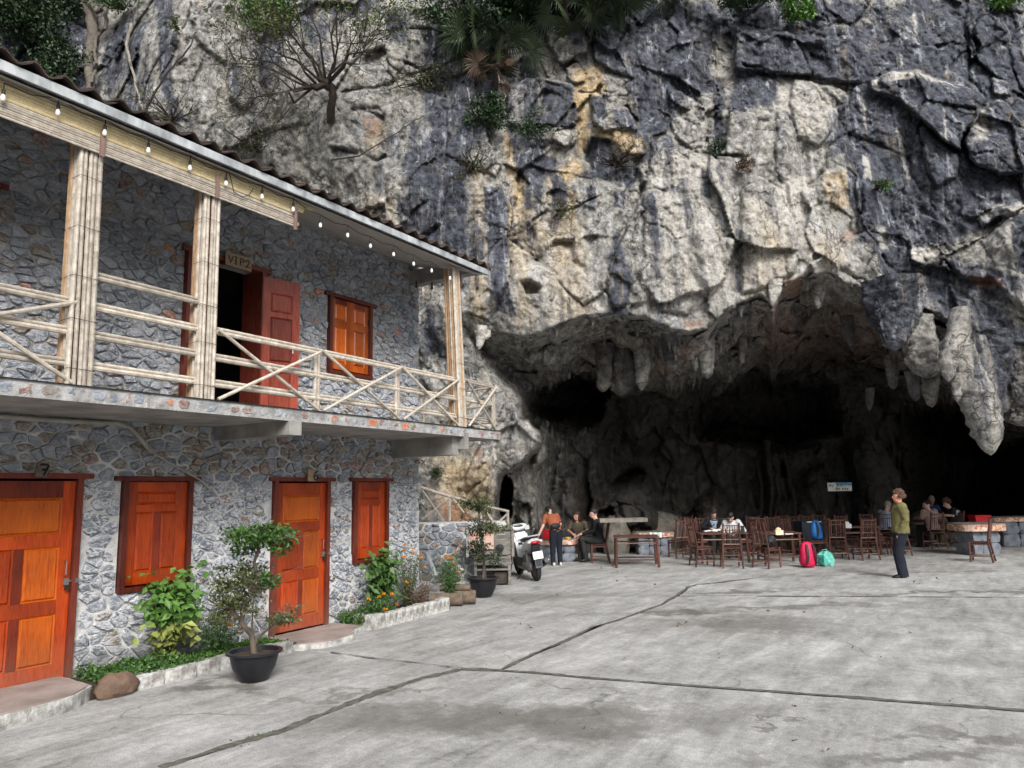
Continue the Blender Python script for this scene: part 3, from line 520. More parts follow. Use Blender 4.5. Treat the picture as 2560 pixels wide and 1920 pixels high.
ST = [
 ('big blue-black stalactite cone right of the highest point of the lip', [(2223,700),(2228,770),(2236,830),(2238,876)], [56,50,30,17], 15.0, .85, .15, 0),
 ('short knob of dark rock pressed against the right side of the blue-black cone', [(2272,720),(2268,790),(2256,850),(2250,872)], [34,28,20,12], 15.2, .6, .2, 0),
 ('grey lobed stalactite between the blue-black cone and the largest pale one', [(2300,790),(2298,850),(2312,905),(2318,945)], [26,30,38,22], 15.3, .1, .3, .25),
 ('largest stalactite, pale and knobbly, reaching lowest at the far right', [(2402,770),(2394,850),(2412,920),(2440,985),(2462,1055),(2477,1138)], [20,25,34,40,35,23], 14.2, .25, .35, .15),
 ('pale lobe bulging from the upper left flank of the largest stalactite', [(2404,810),(2380,860),(2368,905),(2372,955)], [17,25,21,8], 14.1, .15, .45, .2),
 ('ragged lower lobe on the left flank of the largest stalactite', [(2424,890),(2402,945),(2392,1003)], [22,21,8], 14.15, .1, .5, .15),
 ('ribbed grey column grown onto the right side of the largest stalactite', [(2442,840),(2458,930),(2478,1030),(2488,1105)], [18,24,24,15], 14.3, .45, .2, .2),
 ('smooth black rock column behind the largest stalactite on its right', [(2465,830),(2478,900),(2480,990),(2484,1040)], [42,38,26,14], 14.7, .95, 0, .1),
 ('slim grey stalactite nearest the right border of the photo', [(2540,840),(2538,900),(2550,960),(2552,1012)], [28,24,20,12], 14.8, .3, .25, .3),
 ('blunt grey hanging block lowest at the right border', [(2562,960),(2560,1010),(2556,1066)], [32,32,24], 15.4, .2, .2, .4),
 ('grey stub between the black column and the right border', [(2500,930),(2506,985),(2510,1032)], [20,16,11], 15.0, .3, .2, .4),
 ('thin grey spike left of the two-pointed curtain over the dark gap', [(2280,930),(2286,970),(2290,1002)], [15,13,7], 15.7, .1, .1, .6),
 ('two-lobed grey curtain tip above the dark gap', [(2324,930),(2326,980),(2330,1018)], [20,17,8], 15.6, .1, .1, .6),
 ('small brown spike under the blue-black cone', [(2226,890),(2230,935),(2234,974)], [15,13,7], 16.2, .1, 0, .75),
 ('narrow brown fang in the middle of the arch roof', [(2117,790),(2121,830),(2127,866)], [13,12,5], 16.6, .1, 0, .8),
 ('small pale fang just inside the highest point of the lip', [(2052,700),(2049,735),(2045,772)], [15,13,5], 15.8, 0, .5, .3),
 ('pale tooth on the lip edge left of the highest point', [(1938,700),(1936,730),(1931,764)], [16,14,5], 15.2, 0, .8, 0),
 ('small brown peg between the comb and the arch middle', [(1856,840),(1855,880),(1854,910)], [10,9,4], 16.8, .1, 0, .8),
 ('dim thin peg deep under the arch', [(1022+1153,970),(2174,1000),(2174,1026)], [9,8,4], 17.5, .1, 0, .85),
 ('longest grey spike of the hanging comb', [(1606,850),(1606,920),(1604,976)], [20,17,8], 16.6, 0, .15, .55),
 ('leftmost thick column of the hanging comb', [(1512,860),(1510,930),(1508,980)], [20,18,13], 17.0, .1, 0, .8),
 ('broad dark curtain between two columns of the hanging comb', [(1560,850),(1560,930),(1553,990)], [34,32,20], 17.2, .1, 0, .85),
 ('first short grey spike right of the longest one', [(1633,860),(1632,900),(1631,924)], [12,11,5], 16.7, .1, .1, .6),
 ('thick grey peg in the right half of the comb', [(1672,830),(1676,890),(1682,930)], [19,17,9], 16.4, .1, .15, .55),
 ('blunt peg beside the thick one in the comb', [(1708,840),(1702,900),(1696,938)], [15,14,8], 16.6, .1, .1, .65),
 ('pointed peg in the right half of the comb', [(1734,840),(1736,890),(1739,928)], [16,12,6], 16.4, .1, .1, .6),
 ('rightmost square-ended peg of the comb', [(1764,840),(1766,900),(1768,946)], [19,16,11], 16.3, .1, .1, .55),
 ('white dripping stone under the left end of the lip', [(1202,815),(1203,840),(1197,874)], [14,11,5], 15.1, 0, 1.0, 0),
 ('second, shorter white drip beside the first under the lip', [(1216,826),(1217,842),(1212,850)], [9,8,5], 15.1, 0, .9, 0),
 ('brown folded drip left of the arch foot', [(1332,840),(1334,870),(1330,910)], [10,13,6], 16.4, 0, .1, .5),
]
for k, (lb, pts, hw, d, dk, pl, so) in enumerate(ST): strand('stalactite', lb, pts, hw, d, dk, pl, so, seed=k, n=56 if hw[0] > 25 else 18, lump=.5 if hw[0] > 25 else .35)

def fringe():
    """the crowd of little dripstones on the roof of the cave, too many to count: one object"""
    rs_ = np.random.RandomState(8); V = []; F_ = []; lx = np.array([p[0] for p in LIP]); ly = np.array([p[1] for p in LIP])
    for k in range(270):
        px = rs_.uniform(1380, 2330) if k % 3 else rs_.uniform(1500, 1900); yl = np.interp(px, lx, ly); t = rs_.rand()**.8; py = yl+10+t*130; d = cliff_d(px, py)-.05; hw = rs_.uniform(4, 11)*(1.6 if rs_.rand() < .15 else 1)*(15.5/d); ln = hw*rs_.uniform(2.2, 6)
        c0 = np.array(at_d(px, py-6, d)); s_ = d/FPX; n, m_ = 7, 6; b_ = len(V); bend = rs_.normal(size=2)*.08
        for i in range(m_+1):
            u = i/m_; r = hw*s_*(2.1*(1-u)**2.2+.35*(1-u)**.4)*(1+rs_.uniform(-.15, .15))+.004
            for j in range(n): th = 2*PI*j/n; rr_ = r*(1+rs_.uniform(-.18, .18)); V.append(c0+np.array([math.cos(th)*rr_, math.sin(th)*rr_, -u*ln*s_])+np.array([bend[0]*u*u*.3, bend[1]*u*u*.3, 0]))
        F_ += [(b_+i*n+j, b_+i*n+(j+1) % n, b_+(i+1)*n+(j+1) % n, b_+(i+1)*n+j) for i in range(m_) for j in range(n)]
    z = np.zeros(len(V)); o = np_mesh('dripstones', V, F_, ROCK, smooth=True, attrs=dict(dark=z+.1, tan=z, pale=z+.1, rust=z, cave_shade=z+.68), kind='stuff')
fringe()
# ------------------------------------------------------------------ ground: cast concrete slabs with dirty joints
def concrete_ground():
    m, nt, b = new_mat('yard_concrete'); g = NG(nt); P = g.pos()
    n1 = g.noise(P, 0.45, 6, 0.62, 0.4); n2 = g.noise(P, 2.2, 7, 0.68, 0.3); n3 = g.noise(P, 16, 5, 0.72); n4 = g.noise(P, 90, 3, 0.7)
    st = g.noise(g.map(P, (3.2, 0.7, 1), (0, 0, 0.55)), 1.4, 6, 0.66, 0.5)
    f = g.math('ADD', g.math('MULTIPLY', n1, 0.40), g.math('ADD', g.math('MULTIPLY', n2, 0.5), g.math('ADD', g.math('MULTIPLY', n3, 0.45), g.math('MULTIPLY', st, 0.6))))
    f = g.math('DIVIDE', f, 1.95); c = g.ramp(f, [(0.38, (0.14, 0.138, 0.125)), (0.46, (0.275, 0.275, 0.268)), (0.53, (0.375, 0.375, 0.37)), (0.61, (0.54, 0.54, 0.54))])
    # stains with a shape of their own
    sx = g.n('SeparateXYZ'); g.l(P, sx.inputs[0])
    wx = g.math('ADD', sx.outputs[0], g.math('MULTIPLY', g.math('SUBTRACT', g.noise(P, 1.3, 6, .65), 0.5), 2.6)); wy = g.math('ADD', sx.outputs[1], g.math('MULTIPLY', g.math('SUBTRACT', g.noise(g.map(P, (1, 1, 1), (0, 0, 1)), 1.1, 6, .65), 0.5), 2.6))
    tot = None
    for (px, py, rx, ry, s_) in STAINS:
        q = on_z(px, py); ca, sa = math.cos(YAW), math.sin(YAW)
        dx = g.math('SUBTRACT', wx, q.x); dy = g.math('SUBTRACT', wy, q.y)
        u = g.math('DIVIDE', g.math('ADD', g.math('MULTIPLY', dx, ca), g.math('MULTIPLY', dy, sa)), rx)
        v = g.math('DIVIDE', g.math('ADD', g.math('MULTIPLY', dx, -sa), g.math('MULTIPLY', dy, ca)), ry)
        d = g.math('ADD', g.math('MULTIPLY', u, u), g.math('MULTIPLY', v, v))
        e = g.math('MULTIPLY', g.math('SUBTRACT', 1.0, d, clamp=True), s_)
        tot = e if tot is None else g.math('MAXIMUM', tot, e)
    c = g.mix(g.math('MULTIPLY', tot, g.math('ADD', g.math('MULTIPLY', n2, 1.8), 0.45), clamp=True), c, (0.10, 0.095, 0.082))
    vor = g.n('TexVoronoi', feature='DISTANCE_TO_EDGE'); vor.inputs['Scale'].default_value = 0.35
    wv = g.n('VectorMath', operation='ADD'); nn = g.n('TexNoise'); nn.inputs['Scale'].default_value = 1.2; nn.inputs['Detail'].default_value = 6; g.l(P, nn.inputs['Vector']); g.l(P, wv.inputs[0]); g.l(nn.outputs['Color'], wv.inputs[1]); g.l(wv.outputs[0], vor.inputs['Vector'])
    ck = g.ramp(vor.outputs['Distance'], [(0, 1.0), (0.006, 0.0)])
    c = g.mix(g.math('MULTIPLY', ck, g.ramp(n1, [(0.5, 0.0), (0.6, 0.7)])), c, (0.05, 0.05, 0.045))
    g.l(c, b.inputs['Base Color']); b.inputs['Roughness'].default_value = 0.88; b.inputs['Specular IOR Level'].default_value = 0.25
    c = g.mix(1.0, c, g.ramp(n4, [(.3, .62), (.5, 1.0), (.7, 1.3)]), 'MULTIPLY'); g.l(c, b.inputs['Base Color'])
    h = g.math('ADD', g.math('MULTIPLY', n3, 0.8), g.math('ADD', g.math('MULTIPLY', n4, 0.5), n2))
    g.l(g.bump(h, 0.8, 0.012), b.inputs['Normal']); return m
STAINS = [(1830,1560,1.5,.55,.5),(1700,1530,.9,.3,.6),(1300,1800,2.1,.55,.55),(1500,1760,1.0,.25,.4),(2350,1840,.6,.16,.5),(2300,1900,1.2,.2,.45),(1350,1490,1.5,.7,.4),(1950,1515,2.2,.22,.5),(2400,1480,2.4,.2,.6),(1850,1480,1.4,.16,.6),(600,1720,.45,.25,.6),(860,1740,.9,.12,.4),(1180,1605,.3,.08,.5),(1960,1810,.35,.08,.5)]
CONC = concrete_ground()
dirt = mat('joint_dirt', (0.085, 0.076, 0.06), (0.045, 0.04, 0.03), .95, 9, .9, .02)
def gpts(L): return [on_z(*p).to_2d() for p in L]
L1a = gpts([(400,1920),(560,1868),(700,1829),(820,1780),(935,1736),(1040,1700),(1150,1674)])
L1b = gpts([(1250,1676),(1330,1637),(1415,1602),(1482,1568),(1540,1552),(1591,1534),(1650,1513),(1690,1490)])
tip = on_z(1722, 1466).to_2d()
L2l = gpts([(826,1631),(930,1645),(1036,1657),(1160,1671)]); L2r = gpts([(1250,1677),(1331,1682),(1480,1696),(1625,1707),(1820,1722),(2012,1735),(2200,1750),(2382,1764),(2560,1778)])
L3 = gpts([(1692,1491),(1830,1490),(1961,1491),(2200,1492),(2560,1494)]); L4 = gpts([(1722,1465),(1900,1444),(2060,1439),(2300,1431),(2560,1425)])
V2 = Vector
def ext(a, b, t): d = (b-a).normalized(); return b+d*t
def slab(poly, gap=.02, top=0.0, th=.09):
    pts = []; n = len(poly)
    for k in range(n):                      # densify and roughen the broken edge
        a, b = poly[k], poly[(k+1) % n]; m_ = max(1, min(60, int((b-a).length/.12)))
        for j in range(m_):
            q = a+(b-a)*(j/m_); nv = V2(((b-a).y, -(b-a).x)).normalized() if (b-a).length > 0 else V2((0, 0))
            near = q.length < 18
            q = q+nv*(random.gauss(0, .007) if near else 0); pts.append(q)
    area = sum(pts[k].x*pts[(k+1) % len(pts)].y-pts[(k+1) % len(pts)].x*pts[k].y for k in range(len(pts)))
    if area < 0: pts.reverse()
    out = []
    for k in range(len(pts)):
        t = (pts[(k+1) % len(pts)]-pts[k-1]).normalized(); out.append(pts[k]+V2((-t.y, t.x))*gap)
    bm = bmesh.new(); N = len(out)
    inn = [o+ (out[(k+1) % N]-out[k-1]).normalized().orthogonal()*0 for k, o in enumerate(out)]
    ch = []
    for k in range(N):
        t = (out[(k+1) % N]-out[k-1]).normalized(); ch.append(out[k]+V2((-t.y, t.x))*.012)
    v0 = [bm.verts.new((p.x, p.y, top-th)) for p in out]; v1 = [bm.verts.new((p.x, p.y, top-.012)) for p in out]; v2 = [bm.verts.new((p.x, p.y, top)) for p in ch]
    for k in range(N):
        j = (k+1) % N; bm.faces.new((v0[k], v0[j], v1[j], v1[k])); bm.faces.new((v1[k], v1[j], v2[j], v2[k]))
    f = bm.faces.new(v2); bmesh.ops.triangulate(bm, faces=[f])
    me = bpy.data.meshes.new('slab'); bm.to_mesh(me); bm.free(); me.materials.append(CONC); return link('slab', me, GROUND)
gb = MB(); gb.add([(-60, -60, -.04), (60, -60, -.04), (60, 60, -.04), (-60, 60, -.04)], [(0, 1, 2, 3)])
GROUND = gb.build('ground', dirt, kind='structure', smooth=False)
XL = -7.62
lw = V2((XL, L2l[0].y-.25)); back = ext(L1a[1], L1a[0], 6); far = V2((tip.x-1.2, 34))
slab([lw]+L2l+[L1b[0]-V2((.06, .0))]+L1b+[tip, far, V2((-26, 34)), V2((-26, 9.35)), V2((XL, 9.35))])
slab([lw, V2((XL, -9)), V2((back.x-.0, -9)), back]+L1a+L2l[::-1])
slab([back, V2((back.x, -9)), V2((22, -9)), ext(L2r[-2], L2r[-1], 12)]+L2r[::-1]+L1a[::-1])
slab(L1b+L3[1:]+[ext(L3[-2], L3[-1], 12), ext(L2r[-2], L2r[-1], 12)]+L2r[::-1][:-1])
slab([L1b[-1]+V2((.02, .02)), tip+V2((.02, 0))]+L4[1:]+[ext(L4[-2], L4[-1], 12), ext(L3[-2], L3[-1], 12)]+L3[::-1][:-1], gap=.02)
slab([tip, far, V2((30, 34)), ext(L4[-2], L4[-1], 12)]+L4[::-1][:-1], gap=.02)

def joint_dirt(name, L, w0, w1, seed, z=.004):
    rs_ = np.random.RandomState(seed); P_ = [];
    for a, b_ in zip(L, L[1:]):
        n = max(1, int((b_-a).length/.05))
        for k in range(n): P_.append(a+(b_-a)*k/n)
    P_.append(L[-1]); P_ = np.array([tuple(p) for p in P_]); N = len(P_); T = np.gradient(P_, axis=0); T /= np.linalg.norm(T, axis=1)[:, None]; nn = np.stack([-T[:, 1], T[:, 0]], 1)
    q = np.concatenate([P_*2.6, np.zeros((N, 1))+seed], 1); wv = .5+.5*np.clip(fbm(q, 4)*1.6, -1, 1); W_ = (w0+(w1-w0)*wv)
    l = P_+nn*(W_*(.35+.3*rs_.rand(N)))[:, None]; r = P_-nn*(W_*(.35+.3*rs_.rand(N)))[:, None]
    V = np.concatenate([np.c_[l, np.full(N, z)], np.c_[P_, np.full(N, z-.0)], np.c_[r, np.full(N, z)]]); i = np.arange(N-1)
    F_ = np.concatenate([np.stack([i, i+1, N+i+1, N+i], 1), np.stack([N+i, N+i+1, 2*N+i+1, 2*N+i], 1)]); o = np_mesh(name, V, F_, SILT, kind='structure')
SILT = mat('silt', (.16, .155, .14), (.065, .062, .052), .95, 13, .9, .012, bsc=40, det=7)
joint_dirt('joint_dirt', L1a, .02, .15, 1); joint_dirt('joint_dirt', L1b+[tip], .0, .10, 2, .0045); joint_dirt('joint_dirt', [L1a[-1]]+[L1b[0]], .06, .16, 3, .005); joint_dirt('joint_dirt', L2l, .0, .05, 4, .0055); joint_dirt('joint_dirt', L2r+[ext(L2r[-2], L2r[-1], 6)], .02, .10, 5, .006); joint_dirt('joint_dirt', L3+[ext(L3[-2], L3[-1], 6)], .0, .09, 6, .0065); joint_dirt('joint_dirt', L4, .0, .06, 7, .007)
# ------------------------------------------------------------------ foliage helper: many folded leaves
def leaf_mat(name, c1, c2, rough=.5, tr=.15):
    m, nt, b = new_mat(name); g = NG(nt); r = g.attr('shade')
    c = g.mix(r, c1, c2); nz = g.noise(g.coord(), 3.0, 3); c = g.mix(g.math('MULTIPLY', nz, .5), c, tuple(x*.55 for x in c1))
    g.l(c, b.inputs['Base Color']); b.inputs['Roughness'].default_value = rough; b.inputs['Specular IOR Level'].default_value = .35
    return m
def leaves_np(C, L, W_, nrm=None, droop=.3, shade=None, rs=np.random, tip=None):
    """one leaf = two triangles folded on the midrib + pointed tip (4 verts, 2 tris)"""
    n = len(C); L = np.broadcast_to(L, n)*(rs.rand(n)*.5+.75); W_ = np.broadcast_to(W_, n)*(rs.rand(n)*.4+.8)
    d = rs.normal(size=(n, 3)) if tip is None else tip+rs.normal(size=(n, 3))*.35
    d[:, 2] -= droop; d /= np.linalg.norm(d, axis=1)[:, None]
    up = rs.normal(size=(n, 3))*.5 if nrm is None else nrm+rs.normal(size=(n, 3))*.45
    up[:, 2] += .6; s_ = np.cross(d, up); s_ /= (np.linalg.norm(s_, axis=1)[:, None]+1e-6); u2 = np.cross(s_, d)
    a = C; b = C+d*(L*.45)[:, None]+s_*(W_*.5)[:, None]+u2*(W_*.18)[:, None]; c = C+d*L[:, None]-u2*(L*.12)[:, None]; e = C+d*(L*.45)[:, None]-s_*(W_*.5)[:, None]+u2*(W_*.18)[:, None]
    V = np.stack([a, b, c, e], 1).reshape(-1, 3); i = np.arange(n)*4
    F = np.concatenate([np.stack([i, i+1, i+2], 1), np.stack([i, i+2, i+3], 1)])
    sh = np.repeat(rs.rand(n) if shade is None else shade, 4); return V, F, sh
def foliage(name, C, L, W_, m, parent=None, **k):
    lab = {q: k.pop(q) for q in ('label', 'cat', 'group', 'kind') if q in k}
    V, F, sh = leaves_np(np.asarray(C, float), L, W_, **k); return np_mesh(name, V, F, m, parent, attrs={'shade': sh}, **lab)
def clump_pts(n, c, r, rs, lumps=7, hollow=.5):
    c = np.array(c); r = np.array(r, float)*np.ones(3); lc = rs.normal(size=(lumps, 3)); lc /= np.linalg.norm(lc, axis=1)[:, None]; lc *= rs.rand(lumps, 1)**.5*.75
    k = rs.randint(lumps, size=n); q = rs.normal(size=(n, 3)); q /= np.linalg.norm(q, axis=1)[:, None]; q *= (hollow+(1-hollow)*rs.rand(n, 1))*(.28+.25*rs.rand(lumps)[k][:, None])
    return c+(lc[k]+q)*r
GREEN = leaf_mat('leaf_green', (.035, .085, .022), (.10, .20, .045)); BRIGHT = leaf_mat('leaf_bright', (.04, .12, .022), (.15, .30, .055)); DARKL = leaf_mat('leaf_dark', (.014, .035, .015), (.045, .085, .03))
OLIVE = leaf_mat('leaf_olive', (.06, .08, .03), (.15, .17, .07)); YELLOW = leaf_mat('leaf_yellow', (.20, .24, .05), (.45, .50, .16)); DRY = leaf_mat('leaf_dry', (.09, .06, .04), (.22, .15, .11)); ORANGE = leaf_mat('petal_orange', (.75, .22, .01), (.9, .42, .02)); WHITEP = leaf_mat('petal_white', (.75, .72, .66), (.9, .9, .85))
BARK = mat('bark', (.13, .105, .08), (.055, .045, .036), .9, 14, .8, .01, stretch=(1, 1, .3)); SOIL = mat('soil', (.07, .05, .035), (.03, .022, .016), .95, 20, .8, .02)
# ------------------------------------------------------------------ the stone guest house
def stone_mat():
    m, nt, b = new_mat('rubble_stone'); g = NG(nt); P = g.pos()
    n = g.noise(P, 11, 6, .7, .8); n2 = g.noise(g.map(P, (1, 1, 2.2), (.5, 0, 0)), 17, 6, .72, 1.2); cls = g.attr('cls'); t = g.attr('tint'); low = g.attr('low')
    blue = g.mix(t, (.125, .143, .175), (.29, .32, .36)); blue = g.mix(g.ramp(n, [(.35, 0.), (.62, 1.)]), blue, g.mix(t, (.17, .20, .25), (.36, .395, .46)))
    pink = g.mix(g.ramp(n, [(.4, 0.), (.6, 1.)]), (.20, .105, .09), (.34, .24, .20)); orng = g.mix(g.ramp(n, [(.4, 0.), (.6, 1.)]), (.50, .13, .05), (.55, .27, .16))
    brn = g.mix(t, (.17, .14, .11), (.27, .23, .18))
    c = g.mix(g.ramp(cls, [(.0, 0.), (.3, 0.), (.34, 1.)]), blue, brn); c = g.mix(g.ramp(cls, [(.6, 0.), (.62, 1.)]), c, pink); c = g.mix(g.ramp(cls, [(.88, 0.), (.9, 1.)]), c, orng)
    n3 = g.noise(g.map(P, (1, 1, 1.5), (.2, .3, 0)), 7, 7, .75, 1.8); vein = g.ramp(g.math('ADD', g.math('MULTIPLY', n2, .5), g.math('MULTIPLY', n3, .5)), [(.475, 0.), (.53, 1.)]); c = g.mix(g.math('MULTIPLY', vein, g.math('MULTIPLY_ADD', low, .80, .16)), c, (.66, .67, .70))
    sz = g.n('SeparateXYZ'); g.l(P, sz.inputs[0]); dz_ = g.math('MULTIPLY', g.math('SUBTRACT', .5, sz.outputs[2], clamp=True), g.math('MULTIPLY', g.noise(P, 6, 5, .7), 2.6), clamp=True); c = g.mix(dz_, c, (.09, .09, .07))
    g.l(c, b.inputs['Base Color']); b.inputs['Roughness'].default_value = .85; b.inputs['Specular IOR Level'].default_value = .3
    g.l(g.bump(g.math('ADD', n2, n), .9, .02), b.inputs['Normal']); return m
STONE = stone_mat()
MORTAR = mat('mortar', (.68, .68, .68), (.42, .415, .405), .95, 7, .9, .025, bsc=18)
MORTD = mat('grey_mortar', (.44, .44, .44), (.23, .225, .22), .95, 7, .9, .025, bsc=18); CEMENT = mat('cement', (.33, .325, .31), (.19, .185, .175), .9, 3.2, .5, .01, bsc=25); CEMW = mat('cement_pale', (.50, .53, .55), (.22, .235, .25), .9, 6, .5, .01, bsc=30, stretch=(1, 1, .4)); PLYC = mat('ceiling_board', (.40, .38, .35), (.31, .295, .27), .85, 2.5, .25, .004, stretch=(1, .3, 1))
DARKIN = mat('room_dark', (.07, .065, .06), (.04, .038, .035), .95, 3, .2)
def wood_mat(name, a, b_, coat=.6, sc=3):
    m, nt, b = new_mat(name); g = NG(nt); v = g.map(g.coord(), (14, 14, 1.0)); w1 = g.noise(v, sc, 6, .62, 1.4); w2 = g.noise(g.map(g.coord(), (45, 45, 2.2)), sc, 4, .6, .5); k = g.noise(g.coord(), 2.2, 3)
    c = g.mix(g.ramp(w1, [(.32, 0.), (.68, 1.)]), a, b_); c = g.mix(g.math('MULTIPLY', g.ramp(w2, [(.42, 0.), (.66, 1.)]), .7), c, tuple(x*.45 for x in a)); c = g.mix(g.ramp(k, [(.35, 0.), (.75, .5)]), c, tuple(x*1.35 for x in b_))
    sz = g.n('SeparateXYZ'); g.l(g.pos(), sz.inputs[0]); dz_ = g.math('MULTIPLY', g.math('SUBTRACT', .55, sz.outputs[2], clamp=True), g.math('MULTIPLY', g.noise(g.pos(), 9, 5, .7), 1.5), clamp=True); c = g.mix(dz_, c, (.16, .12, .09)); kk = g.math('MULTIPLY_ADD', g.rnd(), .6, .68); c = g.mix(1.0, c, _grey(g, kk), 'MULTIPLY')
    g.l(c, b.inputs['Base Color']); g.l(g.ramp(w1, [(.3, .22), (.7, .42)]), b.inputs['Roughness']); b.inputs['Coat Weight'].default_value = coat; b.inputs['Coat Roughness'].default_value = .25; b.inputs['Specular IOR Level'].default_value = .3
    g.l(g.bump(w1, .15, .003), b.inputs['Normal']); return m
WOOD = wood_mat('varnished_wood', (.25, .022, .003), (.42, .056, .004)); WOODP = wood_mat('varnished_panel', (.40, .056, .004), (.57, .125, .007)); WOODD = wood_mat('dark_frame_wood', (.085, .018, .012), (.16, .035, .022), .2); WOODR = wood_mat('red_brown_wood', (.17, .026, .018), (.32, .075, .045), .2)
STEEL = mat('steel', (.6, .6, .6), (.5, .5, .5), .3, 4, 0, metal=1.0); IRON = mat('black_iron', (.02, .02, .02), None, .5, 4, 0); WHITE = mat('white_enamel', (.8, .8, .8), (.72, .72, .72), .25, 3, 0); BLACK = mat('black_paint', (.012, .012, .012), (.02, .02, .02), .5, 3, 0)
MAROON = wood_mat('dark_red_heartwood', (.12, .014, .006), (.24, .032, .010), .5)
HX = -7.5; HY1 = 9.2; HB = -11.4; HY0 = -3.5
house = thing('stone_house', 'two-storey grey rubble stone guest house with bamboo balcony and orange doors', 'house', (HX, HY1, 0))
HO = Vector((HX, HY1, 0))
def hb(mb, name, m, parent=house, **k):          # world coordinates to the house's own
    mb.v = [(x-HO.x, y-HO.y, z-HO.z) for x, y, z in mb.v]; return mb.build(name, m, parent, **k)
LOW = [(2.90,3.98,-.1,1.98),(4.38,5.20,.82,1.97),(6.32,7.28,-.1,1.96),(7.72,8.46,.81,1.97)]; UP = [(2.1,3.03,3.46,4.66),(4.98,6.10,2.6,4.60),(7.20,8.08,3.45,4.56)]
def wall_with(mb, ops, y0, y1, z0, z1, x0, x1):
    ys = y0
    for a, b_, c, d in sorted(ops):
        if a > ys: mb.box(((x0+x1)/2, (ys+a)/2, (z0+z1)/2), (x1-x0, a-ys, z1-z0))
        if c > z0: mb.box(((x0+x1)/2, (a+b_)/2, (z0+c)/2), (x1-x0, b_-a, c-z0))
        if d < z1: mb.box(((x0+x1)/2, (a+b_)/2, (d+z1)/2), (x1-x0, b_-a, z1-d))
        ys = b_
    mb.box(((x0+x1)/2, (ys+y1)/2, (z0+z1)/2), (x1-x0, y1-ys, z1-z0))
wb = MB(); wall_with(wb, LOW, HY0, HY1, -.05, 2.6, HX-.3, HX-.022); hb(wb, 'lower_wall', MORTAR, smooth=False); wb = MB(); wall_with(wb, UP, HY0, HY1, 2.6, 5.5, HX-.3, HX-.022)
wb.box(((HX-.3+HB)/2, HY1-.15, 2.7), (HX-.3-HB, .3, 5.5)); wb.box(((HX-.3+HB)/2, HY0+.15, 2.7), (HX-.3-HB, .3, 5.5)); wb.box((HB, (HY0+HY1)/2, 2.7), (.3, HY1-HY0, 5.5))
hb(wb, 'upper_wall', MORTD, smooth=False)
ib = MB(); ib.box(((HX-.3+HB)/2, (HY0+HY1)/2, 2.62), (HX-.3-HB-.3, HY1-HY0-.6, .14)); ib.box((HX-2.2, (HY0+HY1)/2, 4.0), (.1, HY1-HY0-.7, 2.6)); hb(ib, 'inner_floor', DARKIN)
# --- rubble stones
def clip(poly, p, n):                            # keep the side where (q-p).n < 0
    out = []; m_ = len(poly)
    for k in range(m_):
        a = poly[k]; b_ = poly[(k+1) % m_]; da = (a[0]-p[0])*n[0]+(a[1]-p[1])*n[1]; db = (b_[0]-p[0])*n[0]+(b_[1]-p[1])*n[1]
        if da < 0: out.append(a)
        if (da < 0) != (db < 0):
            t = da/(da-db); out.append((a[0]+(b_[0]-a[0])*t, a[1]+(b_[1]-a[1])*t))
    return out
def rubble(y0, y1, z0, z1, cw, chh, ops, seed):
    rs = random.Random(seed); nr_ = int((z1-z0)/chh); nc_ = int((y1-y0)/cw); pts = {}
    for r in range(-1, nr_+2):
        for c in range(-1, nc_+2):
            if rs.random() < .17: continue
            pts[(r, c)] = (y0+(c+.5+(r % 2)*.5+rs.uniform(-.48, .48))*cw, z0+(r+.5+rs.uniform(-.46, .46))*chh)
    cells = []
    for (r, c), p in pts.items():
        if not (y0-.02 < p[0] < y1 and z0 < p[1] < z1): continue
        if any(a-.02 < p[0] < b_+.02 and e-.02 < p[1] < f+.02 for a, b_, e, f in ops): continue
        poly = [(p[0]-.5, p[1]-.4), (p[0]+.5, p[1]-.4), (p[0]+.5, p[1]+.4), (p[0]-.5, p[1]+.4)]
        asp = chh/cw; wt = 1/asp
        for dr in (-2, -1, 0, 1, 2):
            for dc in (-2, -1, 0, 1, 2):
                q = pts.get((r+dr, c+dc))
                if q is None or (dr, dc) == (0, 0): continue
                mx = ((p[0]+q[0])/2, (p[1]+q[1])/2); nn = ((q[0]-p[0]), (q[1]-p[1])*wt); poly = clip(poly, mx, nn)
                if len(poly) < 3: break
            if len(poly) < 3: break
        for a, b_, e, f in [(y0, 99, -9, 99)]: pass
        for pl, nn in (((y0, 0), (-1, 0)), ((y1, 0), (1, 0)), ((0, z0), (0, -1)), ((0, z1), (0, 1))): poly = clip(poly, pl, nn)
        for a, b_, e, f in ops:
            if p[0] < a and e-.02 < p[1] < f+.02: poly = clip(poly, (a-.012, 0), (1, 0))
            elif p[0] > b_ and e-.02 < p[1] < f+.02: poly = clip(poly, (b_+.012, 0), (-1, 0))
            elif a-.1 < p[0] < b_+.1 and p[1] > f: poly = clip(poly, (0, f+.012), (0, -1))
            elif a-.1 < p[0] < b_+.1 and p[1] < e: poly = clip(poly, (0, e-.012), (0, 1))
        if len(poly) < 3: continue
        A_ = abs(sum(poly[k][0]*poly[(k+1) % len(poly)][1]-poly[(k+1) % len(poly)][0]*poly[k][1] for k in range(len(poly))))/2
        if A_ > .0014: cells.append((poly, A_))
    return cells
